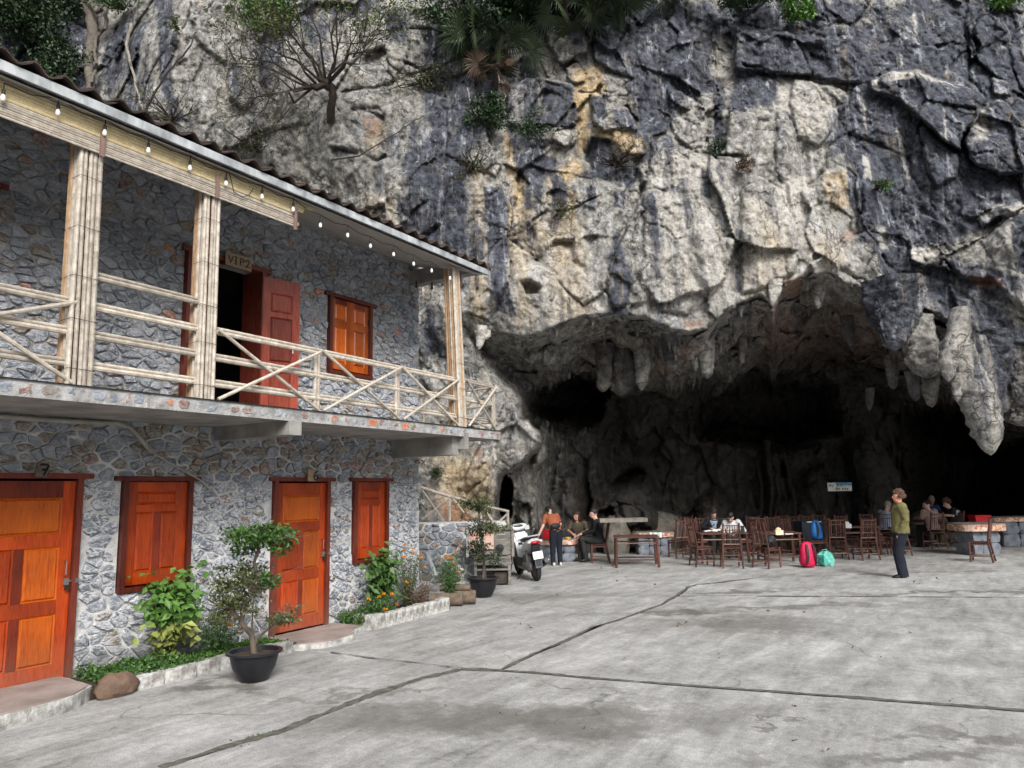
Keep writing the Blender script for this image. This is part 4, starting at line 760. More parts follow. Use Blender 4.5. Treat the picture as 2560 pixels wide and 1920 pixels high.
def stone_geo(poly, x, rs, gap=.006, dep=.03):
    gap *= rs.choice([.4, .6, 1, 1, 2.2, 3.2]); n = len(poly); cy = sum(p[0] for p in poly)/n; cz = sum(p[1] for p in poly)/n
    per = sum(math.dist(poly[k], poly[(k+1) % n]) for k in range(n)); out = []
    for k in range(n):
        a, b_ = poly[k], poly[(k+1) % n]; m_ = max(1, round(math.dist(a, b_)/per*11))
        for j in range(m_): t = j/m_; out.append((a[0]+(b_[0]-a[0])*t, a[1]+(b_[1]-a[1])*t))
    # round the corners a little
    N = len(out); o2 = []
    for k in range(N):
        a, b_, c = out[k-1], out[k], out[(k+1) % N]; y = b_[0]*.8+(a[0]+c[0])*.1; z = b_[1]*.8+(a[1]+c[1])*.1
        d = math.hypot(y-cy, z-cz)+1e-6; s_ = max(.3, (d-gap)/d)*(1+rs.uniform(-.07, .04)); o2.append((cy+(y-cy)*s_, cz+(z-cz)*s_))
    V = []; ty, tz = rs.uniform(-.13, .13), rs.uniform(-.13, .13); dp = dep*rs.uniform(.15, 1.4)
    for f, h in ((1.0, -.03), (.98, dp*.45), (.90, dp*.9), (.5, dp*1.02)):
        for y, z in o2:
            yy = cy+(y-cy)*f; zz = cz+(z-cz)*f; hh = h+(0 if f == 1.0 else (yy-cy)*ty+(zz-cz)*tz+rs.uniform(-.004, .004)*(f < .97)); V.append((x-.022+hh, yy, zz))
    V.append((x-.022+dp*1.02, cy, cz)); F_ = []
    for r in range(3):
        for k in range(N): F_.append((r*N+k, r*N+(k+1) % N, (r+1)*N+(k+1) % N, (r+1)*N+k))
    for k in range(N): F_.append((3*N+k, 3*N+(k+1) % N, 4*N))
    return V, F_
def cls_pick(rs, kind):
    if kind == 'edge': return rs.choice([.95, .75, .75, .1, .2, .1, .1, .45])
    r = rs.random()
    if kind == 'up': return .1 if r < .88 else (.45 if r < .965 else (.75 if r < .995 else .95))
    return .1 if r < .85 else (.45 if r < .96 else .75)
def stones_build(cells, kind, lowf, nmax, x=HX, dep=.03, pname='stone', rs=random.Random(5)):
    def size(c):
        p = c[0]; cy = sum(q[0] for q in p)/len(p); cz = sum(q[1] for q in p)/len(p); dd = (x*-math.sin(YAW)+cy*math.cos(YAW))
        vis = cy > 2.35 and dd > .5
        return c[1]/dd**2 if vis else 0
    cells = sorted(cells, key=lambda c: -size(c)); rest = [[], [], [], [], []]
    for i, (poly, A_) in enumerate(cells):
        V, F_ = stone_geo(poly, x, rs, dep=dep); zc = sum(v[2] for v in V)/len(V); cl = cls_pick(rs, kind); ti = rs.random()
        if kind == 'low' and zc > 2.0 and rs.random() < .55: cl = rs.choice([.45, .1, .45, .75 if rs.random() < .5 else .45])
        lo = lowf(zc); n = len(V)
        if i < nmax:
            c = np.mean(np.array(V), axis=0); me = bpy.data.meshes.new(pname); me.from_pydata([(v[0]-c[0], v[1]-c[1], v[2]-c[2]) for v in V], [], F_); me.materials.append(STONE); fix_normals(me); me.polygons.foreach_set('use_smooth', [True]*len(F_)); me.set_sharp_from_angle(angle=math.radians(38))
            for an, val in (('cls', cl), ('tint', ti), ('low', lo)):
                a = me.attributes.new(an, 'FLOAT', 'POINT'); a.data.foreach_set('value', [val]*n)
            o = link(pname, me, house); o.location = Vector(c)-HO
        else:
            b_ = len(rest[0]); rest[0] += [(v[0]-HO.x, v[1]-HO.y, v[2]) for v in V]; rest[1] += [tuple(k+b_ for k in f) for f in F_]; rest[2] += [cl]*n; rest[3] += [ti]*n; rest[4] += [lo]*n
    if rest[0]:
        me = bpy.data.meshes.new('stones'); me.from_pydata(rest[0], [], rest[1]); me.materials.append(STONE); fix_normals(me); me.polygons.foreach_set('use_smooth', [True]*len(rest[1])); me.set_sharp_from_angle(angle=math.radians(38))
        for an, val in (('cls', rest[2]), ('tint', rest[3]), ('low', rest[4])):
            a = me.attributes.new(an, 'FLOAT', 'POINT'); a.data.foreach_set('value', val)
        link('stones', me, house, 'stuff')
cl1 = rubble(HY0+3.5, HY1, .02, 2.58, .170, .073, LOW, 3); cl2 = rubble(HY0+3.5, HY1, 2.69, 5.40, .165, .070, UP, 4)
stones_build(cl1, 'low', lambda z: 1.0 if z < 1.9 else .35, 150); stones_build(cl2, 'up', lambda z: .75 if z < 4.1 else .25, 150)

# --- balcony
BX = -6.25; BY1 = 9.6
sb = MB(); sb.box(((HX+BX)/2+.012, (HY0+BY1)/2, 2.62), (BX-HX-.024, BY1-HY0, .12)); sb.box((-8.3, (HY1+BY1)/2+.01, 2.62), (1.6-.02, BY1-HY1-.02, .12))
sb.box(((HX+BX)/2+.02, 5.52, 2.485), (BX-HX+.02, .17, .15)); sb.box(((HX+BX)/2-.05, 8.62, 2.43), (BX-HX-.1, .2, .26)); sb.box(((HX+BX)/2+.02, 2.0, 2.485), (BX-HX+.02, .17, .15)); sb.box((BX-.05, 8.70, 2.50), (.14, .11, .24))
hb(sb, 'balcony_slab', CEMENT, smooth=False)
eb = MB(); eb.box((BX+.004, (HY0+BY1)/2, 2.625), (.02, BY1-HY0, .13)); hb(eb, 'edge_mortar', MORTD, smooth=False)
eb = MB(); eb.box((BX+.0, (HY0+BY1)/2, 2.694), (.06, BY1-HY0, .008)); hb(eb, 'edge_strip', IRON, smooth=False)
rs = random.Random(12); cells = []; y = 1.9
while y < BY1-.1:
    wd = rs.uniform(.09, .20); z0, z1 = 2.565+rs.uniform(0, .02), 2.685-rs.uniform(0, .015)
    k = rs.uniform(.1, .3); poly = [(y+.01, z0+.02), (y+wd*k, z0), (y+wd*.8, z0+.005), (y+wd, (z0+z1)/2+rs.uniform(-.02, .02)), (y+wd*.85, z1), (y+wd*.3, z1), (y, z1-.03)]; cells.append((poly, wd*.1)); y += wd+rs.uniform(-.004, .012)
stones_build(cells, 'edge', lambda z: .15, 200, x=BX+.028, dep=.012, pname='edge_stone', rs=random.Random(44))
# --- roof
RY0, RY1 = HY0-.2, 9.2
rb = MB(); rb.prism([(-6.10, 5.055), (-6.10, 5.138), (-9.5, 6.155), (-12.2, 5.3), (-12.2, 5.19), (-9.5, 6.06)], 1, RY0, RY1); hb(rb, 'roof', CEMW, smooth=False)
cb = MB(); cb.prism([(-6.16, 5.040), (-6.16, 5.044), (-7.5, 5.436), (-7.5, 5.432)], 1, RY0+.02, RY1-.12); hb(cb, 'ceiling_panel', PLYC, smooth=False)
cb = MB(); cb.box(((HX-6.3)/2, 9.03, 5.20), (1.2, .16, .24)); hb(cb, 'end_beam', CEMENT, smooth=False); cb = MB(); cb.box(((HX-6.3)/2+.1, 5.35, 5.23), (1.0, .12, .16)); hb(cb, 'cross_beam', CEMENT, smooth=False)
TILE = mat('roof_tile', (.085, .055, .045), (.035, .028, .026), .8, 9, .6, .01, objvar=.35)
def tile_geo(wd=.26, ln=.30, th=.014):
    mb = MB(); n = 8; top = []; 
    for j in (0, 1):
        for k in range(n+1):
            t = k/n; y_ = t*wd; z_ = .030*math.sin(t*2*PI+.5)+.004*math.sin(t*9); top.append((-(j*ln), y_, z_+(j*-.018)))
    bot = [(x, y, z-th) for x, y, z in top]; V = top+bot; F_ = []; m_ = n+1
    for k in range(n): F_ += [(k, k+1, m_+k+1, m_+k), (2*m_+k, 3*m_+k, 3*m_+k+1, 2*m_+k+1), (k, 2*m_+k, 2*m_+k+1, k+1), (m_+k, m_+k+1, 3*m_+k+1, 3*m_+k)]
    F_ += [(0, m_, 3*m_, 2*m_), (n, 2*m_+n, 3*m_+n, m_+n)]; mb.add(V, F_); return mb
sl = math.atan2(1.01, 3.4); tm = None; rs = random.Random(9)
ntile = int((RY1-2.1)/.235)
for row in range(2):
    for k in range(ntile):
        if tm is None: o = tile_geo().build('roof_tile', TILE, house); tm = o.data
        else: o = link('roof_tile', tm, house)
        x_ = -6.07-row*.24+rs.uniform(-.015, .02); z_ = 5.185+(-6.07-x_)*math.tan(sl)+rs.uniform(0, .012)
        o.location = Vector((x_, RY1-.26-k*.235, z_))-HO; o.rotation_euler = (rs.uniform(-.03, .03), sl+rs.uniform(-.03, .05), rs.uniform(-.05, .05))
tb = MB()
for row in range(14):
    for k in range(0, int((RY1-RY0)/.235)):
        if row < 2 and k < ntile: continue
        g_ = tile_geo(); x_ = -6.07-row*.24; z_ = 5.185+(-6.07-x_)*math.tan(sl); R_ = Matrix.Rotation(sl, 3, 'Y'); q = Vector((x_, RY1-.26-k*.235, z_)); tb.add([q+R_ @ Vector(v) for v in g_.v], g_.f)
hb(tb, 'roof_tiles', TILE, kind='stuff')
# second eave layer: short broken under-tiles
# --- bamboo
def bamboo_mat(name, a, b_):
    m, nt, b = new_mat(name); g = NG(nt); c_ = g.coord(); n = g.noise(g.map(c_, (6, 6, 6)), 3, 5, .65); n2 = g.noise(c_, 60, 3)
    c = g.mix(g.ramp(n, [(.35, 0.), (.65, 1.)]), a, b_); c = g.mix(g.ramp(n2, [(.55, 0.), (.75, .4)]), c, (.12, .09, .06)); c = g.mix(1.0, c, _grey(g, g.math('MULTIPLY_ADD', g.rnd(), .4, .76)), 'MULTIPLY')
    g.l(c, b.inputs['Base Color']); b.inputs['Roughness'].default_value = .45; b.inputs['Specular IOR Level'].default_value = .35; return m
BAMBOO = bamboo_mat('dry_bamboo', (.37, .32, .26), (.55, .505, .44)); BAMY = bamboo_mat('yellow_bamboo', (.66, .53, .29), (.80, .70, .46)); BAMR = bamboo_mat('brown_bamboo', (.30, .19, .11), (.42, .28, .17))
def bpole(mb, a, b_, r, rs, n=8, node=.26, taper=.93):
    a = Vector(a); b_ = Vector(b_); L = (b_-a).length; pts = []; rad = []; t = 0.0; s_ = rs.uniform(.05, node); pts.append(a); rad.append(r)
    while s_ < L-.02:
        for e, k in ((-.008, 1.0), (0, 1.13), (.008, 1.0)): pts.append(a+(b_-a)*((s_+e)/L)); rad.append(r*k*(1-(1-taper)*s_/L))
        s_ += node*rs.uniform(.8, 1.2)
    pts.append(b_); rad.append(r*taper); mb.tube(pts, rad, n)
def pole(name, a, b_, r, m, parent, rs, org=HO, n=8, twin=False):
    mb = MB(); a = Vector(a)-org; b_ = Vector(b_)-org; bpole(mb, a, b_, r, rs, n)
    if twin: d = Vector((0, 0, 1)) if abs((b_-a).normalized().z) < .6 else Vector((1, 0, 0)); bpole(mb, a+d*r*1.75+Vector((-.008, 0, 0)), b_+d*r*1.6+Vector((-.008, 0, 0)), r*.72, rs, n)
    return mb.build(name, m, parent)
rs = random.Random(21); cx = BX-.11
def column(y, x, zt, lean=0.0, w_=.17):
    c = MB(); c.box((x, y, (2.7+zt)/2), (w_*.62, w_*.62, zt-2.7)); cr = hb(c, 'bamboo_column', WOODD)
    for sx, sy in [(-.5, -.5), (-.25, -.5), (0, -.5), (.25, -.5), (.5, -.5), (.5, -.25), (.5, 0), (.5, .25), (.5, .5), (.25, .5), (0, .5), (-.25, .5), (-.5, .5), (-.5, 0)]:
        j = rs.uniform(-.008, .008); pole('pole', (x+sx*w_+j, y+sy*w_+rs.uniform(-.006, .006), 2.70), (x+sx*w_*.93+j, y+sy*w_*.93+lean+rs.uniform(-.008, .008), zt+rs.uniform(-.02, .0)), rs.uniform(.0175, .0225), BAMR if (sx < 0 and sy < .5) or rs.random() < .1 else BAMBOO, cr, rs)
    for zz in (2.83, 3.25, 3.62, 4.05, 4.5):
        b_ = MB(); h_ = w_*.5+.027; b_.tube([(x-h_, y-h_, zz), (x+h_, y-h_, zz+.005), (x+h_, y+h_, zz), (x-h_, y+h_, zz-.004), (x-h_, y-h_, zz)], .0025, 4); hb(b_, 'binding_wire', IRON, cr)
column(3.245, cx, 4.97, -.02); column(4.44, cx, 4.95, .0, .155); column(8.68, cx, 5.05, -.13, .15)
railing = thing('bamboo_railing', 'pale bamboo balcony railing of crossed poles along the upper floor', 'railing', (cx, 5.9, 2.69)); RO = Vector((cx, 5.9, 2.69)); rx = cx+.03
def rail(a, b_, r=.024, nm='rail', twin=True, m=BAMBOO): pole(nm, a, b_, r, m, railing, rs, RO, 8, twin)
for z in (3.40, 3.15, 2.88): rail((rx, 1.2, z), (rx, 3.15, z-.005))
rail((rx+.05, 1.6, 2.80), (rx+.05, 3.19, 3.40), .02, 'brace', False); rail((rx+.05, 1.9, 3.45), (rx+.05, 3.19, 2.72), .02, 'brace', False)
for z in (3.66, 3.39, 3.14, 2.87): rail((rx, 3.34, z), (rx, 4.37, z-.01))
for z in (3.39, 3.12, 2.86): rail((rx, 4.52, z), (rx, 8.58, z-.02))
for y in (5.92, 7.31):
    rail((rx-.005, y-.03, 2.69), (rx-.005, y-.025, 3.37), .022, 'post', False); rail((rx-.005, y+.02, 2.69), (rx-.005, y+.02, 3.37), .022, 'post', False)
ys = [4.55, 5.93, 7.32, 8.60]
for a, b_ in zip(ys, ys[1:]):
    rail((rx+.05, a+.02, 3.41), (rx+.05, b_-.03, 2.72), .0185, 'brace', False); rail((rx+.075, a+.02, 2.71), (rx+.075, b_-.04, 3.38), .0185, 'brace', False)
for z in (3.39, 3.11, 2.85): rail((rx, 8.80, z), (rx, 9.57, z-.01), .02); rail((rx-.02, 9.55, z-.02), (-8.9, 9.55, z-.02), .018, twin=False)
rail((rx+.04, 8.82, 3.41), (rx+.04, 9.56, 2.72), .017, 'brace', False); rail((rx+.06, 8.82, 2.72), (rx+.06, 9.58, 3.39), .017, 'brace', False)
rail((rx, 9.59, 2.69), (rx, 9.59, 3.40), .02, 'post', False); rail((rx, 9.54, 2.69), (rx, 9.54, 3.40), .02, 'post', False); rail((-7.7, 9.55, 2.69), (-7.7, 9.55, 3.4), .018, 'post', False)
rail((rx-.03, 9.58, 3.38), (-7.65, 9.58, 2.72), .016, 'brace', False); rail((rx-.03, 9.52, 2.72), (-7.65, 9.52, 3.36), .016, 'brace', False)
BATT = mat('batten_wood', (.26, .17, .14), (.14, .09, .08), .8, 5, .4, stretch=(3, 3, .5))
# valance of split bamboo under the eave
val = MB(); val.box((BX-.05, 3.0, 4.93), (.01, 4.6, .10)); vr = hb(val, 'bamboo_valance', WOODD)
for k in range(15):
    z = 4.755+k*.0205; x_ = BX+.005-(.02 if k > 7 else 0); y1 = 5.50+(.10 if k > 9 else 0)+(.12 if k > 12 else 0)+rs.uniform(-.02, .02)
    pole('slat', (x_, .6, z+rs.uniform(-.002, .002)), (x_, y1, z+rs.uniform(-.004, .004)), .0112, BAMY if k > 6 else BAMBOO, vr, rs)
for px, py in ((243, 358), (544, 466), (739, 548)):
    q = on_x(px+14 if px < 300 else px, py, BX+.03); b_ = MB(); b_.box((BX+.03, q.y, q.z), (.018, .04, .25)); hb(b_, 'batten', BATT, vr)

# --- doors and shutters
def panel(mb_name, y0, y1, z0, z1, x, m, parent, org):
    mb = MB(); i = .028; V = [(x, y0, z0), (x, y1, z0), (x, y1, z1), (x, y0, z1), (x-.012, y0+.012, z0+.012), (x-.012, y1-.012, z0+.012), (x-.012, y1-.012, z1-.012), (x-.012, y0+.012, z1-.012), (x+.004, y0+i, z0+i), (x+.004, y1-i, z0+i), (x+.004, y1-i, z1-i), (x+.004, y0+i, z1-i)]
    F_ = [(0, 1, 5, 4), (1, 2, 6, 5), (2, 3, 7, 6), (3, 0, 4, 7), (4, 5, 9, 8), (5, 6, 10, 9), (6, 7, 11, 10), (7, 4, 8, 11), (8, 9, 10, 11)]
    mb.add([Vector(v)-org for v in V], F_); me = mb
    mesh = bpy.data.meshes.new(mb_name); mesh.from_pydata([tuple(v) for v in mb.v], [], mb.f); mesh.materials.append(m); mesh.update(); return link(mb_name, mesh, parent)
def leaf(name, y0, y1, z0, z1, x, cells, parent, org, st=.075, wood=WOOD, woodp=WOODP, th=.04):
    """rails and stiles round sunk, raised panels; cells = list of (y0,y1,z0,z1) in leaf fractions"""
    W_, H_ = y1-y0, z1-z0; cs = [(y0+a*W_, y0+b_*W_, z0+c*H_, z0+d*H_) for a, b_, c, d in cells]
    ysx = sorted(set([y0, y1]+[v for c in cs for v in c[:2]])); zs = sorted(set([z0, z1]+[v for c in cs for v in c[2:]])); mb = MB()
    zi = 0
    mb = MB(); mb.box(Vector((x-th+.004, (y0+y1)/2, (z0+z1)/2))-org, (.006, W_-.002, H_-.002)); o = mb.build(name, wood, parent, smooth=False)
    par = o if parent is house else parent; G_ = .0012; rr_ = random.Random(int(abs(y0*100+z0*10)))
    def piece(nm, a, b_, c, d, m=wood):
        p_ = MB(); p_.box((0, 0, 0), (th, b_-a-G_, d-c-G_)); q_ = p_.build(nm, m, par, smooth=False); q_.location = Vector((x-th/2-(.0 if nm == 'stile' else .0015), (a+b_)/2, (c+d)/2))-org
    piece('stile', ysx[0], ysx[1], z0, z1); piece('stile', ysx[-2], ysx[-1], z0, z1)
    solid = lambda i, j: not any(c[0] < (ysx[i]+ysx[i+1])/2 < c[1] and c[2] < (zs[j]+zs[j+1])/2 < c[3] for c in cs)
    mid = range(1, len(ysx)-2)
    for j in range(len(zs)-1):
        if all(solid(i, j) for i in mid): piece('rail', ysx[1], ysx[-2], zs[j], zs[j+1], MAROON if (zs[j+1] > z1-.01 and rr_.random() < .6) or rr_.random() < .12 else wood)
        else:
            for i in mid:
                if solid(i, j): piece('mullion', ysx[i], ysx[i+1], zs[j], zs[j+1], MAROON)
    for k, c in enumerate(cs): panel('panel', *c, x, woodp if k % 2 == 0 else wood, o if parent is house else parent, org if parent is not house else org)
    return o
def frame(y0, y1, z0, z1, parent, sill=True, x=HX, t=.055, ears=.09):
    mb = MB(); d = .10; xc = x-.045+.025
    mb.box(Vector((xc, y0+t/2, (z0+z1)/2))-HO, (d, t, z1-z0)); mb.box(Vector((xc, y1-t/2, (z0+z1)/2))-HO, (d, t, z1-z0)); mb.box(Vector((xc+.006, (y0+y1)/2, z1+.022))-HO, (d, y1-y0+2*ears, .05))
    if sill: mb.box(Vector((xc+.004, (y0+y1)/2, z0-.0))-HO, (d, y1-y0+.01, .05))
    return mb.build('frame', WOODD, parent, smooth=False)
def fit(nm, m, boxes=(), tubes=(), parent=None):
    mb = MB()
    for c, d in boxes: mb.box(Vector(c)-HO, d)
    for p, r in tubes: mb.tube([Vector(q)-HO for q in p], r, 6)
    return mb.build(nm, m, parent)
DOORC = [(.12,.88,.715,.915),(.12,.455,.405,.655),(.545,.88,.405,.655)]
def front_door(y0, y1, z0, z1, hinge_left=True):
    dx = HX-.012
    o = leaf('door', y0+.06, y1-.06, z0+.03, z1-.025, dx, [(.12,.88,.73,.915),(.12,.455,.40,.665),(.545,.88,.40,.665),(.12,.455,.085,.33),(.545,.88,.085,.33)], house, HO)
    frame(y0, y1, z0, z1, o, False); yh = y1-.12
    fit('handle', STEEL, tubes=[([(dx+.0, yh, z0+1.13), (dx+.045, yh, z0+1.12), (dx+.045, yh, z0+1.0), (dx+.0, yh, z0+.99)], .008)], parent=o)
    fit('latch', STEEL, boxes=[((dx+.01, yh+.02, z0+.93), (.02, .05, .06)), ((dx+.022, yh+.05, z0+.935), (.014, .12, .014)), ((HX+.035, yh+.105, z0+.935), (.012, .035, .04))], parent=o)
    fit('padlock', IRON, boxes=[((dx+.035, yh+.02, z0+.875), (.018, .035, .045))], parent=o)
    for zz in (z0+.45, z0+1.55): fit('hinge', IRON, boxes=[((dx+.008, y0+.06, zz), (.012, .028, .10))], parent=o)
    return o
front_door(2.92, 3.98, .06, 1.97); front_door(6.33, 7.27, .06, 1.95)
def shutter_win(y0, y1, z0, z1, two=False, m=WOOD, mp=WOOD):
    dx = HX-.012; i = .055; o = None
    if two:
        ym = (y0+y1)/2; o = MB(); o.box(Vector((HX-.2, ym, (z0+z1)/2))-HO, (.02, y1-y0, z1-z0)); o = o.build('window', DARKIN, house, smooth=False)
        for a, b_ in ((y0+i, ym-.002), (ym+.002, y1-i)): leaf('shutter', a, b_, z0+.05, z1-.01, dx, [(.2,.8,.70,.92),(.2,.8,.09,.60)], o, HO, wood=m, woodp=mp)
        for zz in (z0+.25, z1-.25): fit('hinge', IRON, boxes=[((dx+.008, y0+i, zz), (.012, .028, .08)), ((dx+.008, y1-i, zz), (.012, .028, .08))], parent=o)
    else:
        o = leaf('shutter', y0+i, y1-i, z0+.04, z1-.01, dx, [(.16,.84,.77,.90),(.16,.44,.12,.70),(.56,.84,.12,.70)], house, HO, wood=m, woodp=mp)
        for zz in (z0+.25, z1-.2): fit('hinge', IRON, boxes=[((dx+.008, y0+i, zz), (.012, .028, .10))], parent=o)
    frame(y0, y1, z0, z1, o); return o
shutter_win(4.39, 5.19, .84, 1.95, m=WOOD, mp=WOOD); shutter_win(7.74, 8.45, .83, 1.95); shutter_win(7.21, 8.07, 3.46, 4.54, True, WOODP, WOODP); shutter_win(2.12, 3.02, 3.47, 4.65, True)
# open door of the upper room: frame in the wall and a leaf swung out
fm = MB()
for c, d in (((HX-.14, 5.02, 3.65), (.38, .07, 1.9)), ((HX-.14, 6.06, 3.65), (.38, .07, 1.9)), ((HX-.015, 5.54, 4.60), (.14, 1.25, .06))): fm.box(Vector(c)-HO, d)
fo = fm.build('door_frame', WOODD, house, smooth=False)
# ------------------------------------------------------------------ beds, steps, kerbs by the facade
WPAINT = mat('whitewashed_stone', (.62, .62, .60), (.20, .19, .175), .9, 9, .9, .02, bsc=30, objvar=.15); PINKST = mat('step_stone', (.36, .30, .275), (.22, .18, .16), .88, 2.8, .5, .008, bsc=22)
def rough_block(name, m, c, d, rz, parent, seed, amp=.12, label=None, cat=None, group=None, mb=None, edges=.25):
    bm = bmesh.new(); bmesh.ops.create_cube(bm, size=1.0); bmesh.ops.subdivide_edges(bm, edges=bm.edges, cuts=3, use_grid_fill=True)
    A = np.array([tuple(v.co) for v in bm.verts]); r = np.linalg.norm(A, axis=1)[:, None]; A2 = A*(1-edges*(np.clip(r-.62, 0, 1)))
    A2 = A2*np.array(d); A2 += np.stack([fbm(A2*9+seed*5.1+k*11, 3) for k in range(3)], 1)*amp*min(d)
    for v, a in zip(bm.verts, A2): v.co = a
    me = bpy.data.meshes.new(name); bm.to_mesh(me); bm.free(); me.materials.append(m); me.polygons.foreach_set('use_smooth', [True]*len(me.polygons)); me.set_sharp_from_angle(angle=math.radians(50))
    o = link(name, me, parent, None, label, cat, group); o.location = c; o.rotation_euler = (0, 0, rz); return o
def step(label, pts, z, m=PINKST):
    t = thing('door_step', label, 'step', (*pts[0], 0)); mb = MB(); o = Vector((*pts[0], 0)); P_ = []
    for k in range(len(pts)):
        a, b_ = Vector(pts[k]), Vector(pts[(k+1) % len(pts)]); n = max(1, int((b_-a).length/.1))
        for j in range(n): q = a+(b_-a)*j/n; P_.append((q.x-o.x+random.gauss(0, .008), q.y-o.y+random.gauss(0, .008)))
    mb.prism(P_, 2, -.02, z-.012, 0); n = len(P_); cx_ = sum(p[0] for p in P_)/n; cy_ = sum(p[1] for p in P_)/n
    mb2 = MB(); q = [(p[0]+(cx_-p[0])*.03, p[1]+(cy_-p[1])*.03) for p in P_]; mb2.prism(q, 2, z-.03, z)
    mb.build('riser', WPAINT, t, ang=30); mb2.build('tread', m, t, ang=30); return t
step('pinkish flat stone doorstep with chipped white edge under door 6', [(-7.5,6.18),(-6.85,6.12),(-6.63,6.42),(-6.68,6.95),(-6.9,7.12),(-7.0,7.42),(-7.5,7.42)], .075)
step('large pinkish stone doorstep with white edge under door 7', [(-7.5,1.6),(-6.62,1.8),(-6.6,3.1),(-6.68,3.62),(-6.9,3.86),(-7.5,3.9)], .13)
def kerb(label, pts, hgt, blk, seed, skip=0):
    t = thing('kerb', label, 'kerb', (*pts[0], 0)); rs = random.Random(seed); o = Vector((*pts[0], 0))
    for a, b_ in zip(pts, pts[1:]):
        a, b_ = Vector(a), Vector(b_); L = (b_-a).length; s_ = 0; an = math.atan2(b_.y-a.y, b_.x-a.x)
        while s_ < L-.05:
            w_ = min(rs.uniform(*blk), L-s_); q = a+(b_-a)*((s_+w_/2)/L); rough_block('kerb_stone', WPAINT, (q.x-o.x, q.y-o.y, hgt/2-.015), (w_*.98, .13, hgt+rs.uniform(-.02, .015)), an+rs.uniform(-.03, .03), t, rs.random()*50, .10); s_ += w_
    return t
kerb('low whitewashed stone kerb between the two doors', [(-6.84,4.22),(-6.86,6.08)], .15, (.22,.42), 3); kerb('whitewashed kerb of narrow blocks right of door 6', [(-7.22,7.50),(-6.98,7.56),(-7.08,9.30),(-7.25,9.42)], .20, (.10,.22), 5)
bs = MB(); bs.box((-7.17, 5.0, .04), (.62, 2.35, .10)); bs.build('soil', SOIL, kind='stuff', smooth=False); bs = MB(); bs.box((-7.28, 8.5, .05), (.42, 1.8, .14)); bs.build('soil', SOIL, kind='stuff', smooth=False)
BOULD = mat('boulder_stone', (.26, .235, .20), (.13, .12, .105), .9, 5, .9, .03, bsc=16); BROWNST = mat('brown_stone', (.20, .13, .09), (.12, .08, .06), .85, 7, .7, .02)
def rock(label, c, r, seed, m=BOULD, rz=0, name='boulder', cat='rock', group=None, n=22, mm=14, amp=.35, parent=None):
    mb = MB(); mb.blob((0, 0, 0), r, n, mm, noise=amp, seed=seed, nsc=1.4); o = mb.build(name, m, parent, ang=45)
    o.location = c; o.rotation_euler = (0, 0, rz); return tag(o, label, cat, group)
rock('brown rounded rock half buried at the end of the low kerb', (-6.80,4.02,.08), (.10,.20,.12), 3, BROWNST)
# plants of the beds
rsn = np.random.RandomState(5)
def bed_cover(name, label, y0, y1, x0, x1, n, m, zt=.18, size=.03, kind=None):
    C = np.stack([rsn.uniform(x0, x1, n), rsn.uniform(y0, y1, n), np.zeros(n)], 1); hgt = (.5+.5*fbm(C*3+4, 3))*zt; C[:, 2] = .07+hgt*rsn.rand(n)
    return foliage(name, C, size, size*.75, m, rs=rsn, droop=0, label=label, cat='ground cover', kind='stuff')
bed_cover('ground_cover', 'dense low green creeping plants in the bed beside door 7', 3.98, 4.95, -7.45, -6.82, 5200, GREEN, .22, .034)
bed_cover('ground_cover', 'bright low green plants along the first kerb', 4.6, 6.1, -7.4, -6.86, 3600, BRIGHT, .10, .03)
bed_cover('ground_cover', 'low green plants at the right side of the doorstep 6', 7.4, 8.1, -7.45, -7.02, 2600, GREEN, .26, .035)
def big_leaf_bush(label, base, hgt, rad, n, L, m, m2, seed, lean=(0, 0)):
    rs_ = np.random.RandomState(seed); t = thing('leafy_bush', label, 'plant', base); st = MB(); tips = []
    for k in range(11):
        a = rs_.rand()*2*PI; top = np.array([math.cos(a)*rad[0]*rs_.rand(), math.sin(a)*rad[1]*rs_.rand(), hgt*(.55+.45*rs_.rand())]); st.tube([(0, 0, 0), tuple(top*.5+[0, 0, .05]), tuple(top)], [.009, .007, .004], 5); tips.append(top)
    st.build('stem', GREEN, t); C = []
    for k in range(n):
        q = tips[rs_.randint(len(tips))]*(.25+.8*rs_.rand()**.6); C.append(q+rs_.normal(size=3)*np.array([rad[0]*.38, rad[1]*.38, .07])+[lean[0]*q[2], lean[1]*q[2], 0])
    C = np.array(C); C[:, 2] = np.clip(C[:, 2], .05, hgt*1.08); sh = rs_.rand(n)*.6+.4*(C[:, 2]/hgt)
    out = np.stack([np.ones(n)*.8, np.zeros(n), np.zeros(n)], 1); tipd = np.stack([rs_.normal(size=n)*.5+.7, rs_.normal(size=n)*.8, rs_.normal(size=n)*.3-.15], 1)
    low = C[:, 2] < hgt*.42; foliage('leaves', C[~low], L, L*.62, m, t, rs=rs_, nrm=out[~low], tip=tipd[~low], droop=.25, shade=sh[~low]); foliage('lower_leaves', C[low], L*1.1, L*.7, m2, t, rs=rs_, nrm=out[low], tip=tipd[low], droop=.4, shade=sh[low])
big_leaf_bush('bushy green plant with big leaves under the shuttered window between the doors', (-7.28,4.86,.08), 1.02, (.20,.28), 560, .105, BRIGHT, YELLOW, 3)
big_leaf_bush('dark green broad-leaved plant under the small window right of door 6', (-7.24,8.0,.08), .98, (.16,.27), 380, .115, GREEN, GREEN, 8)
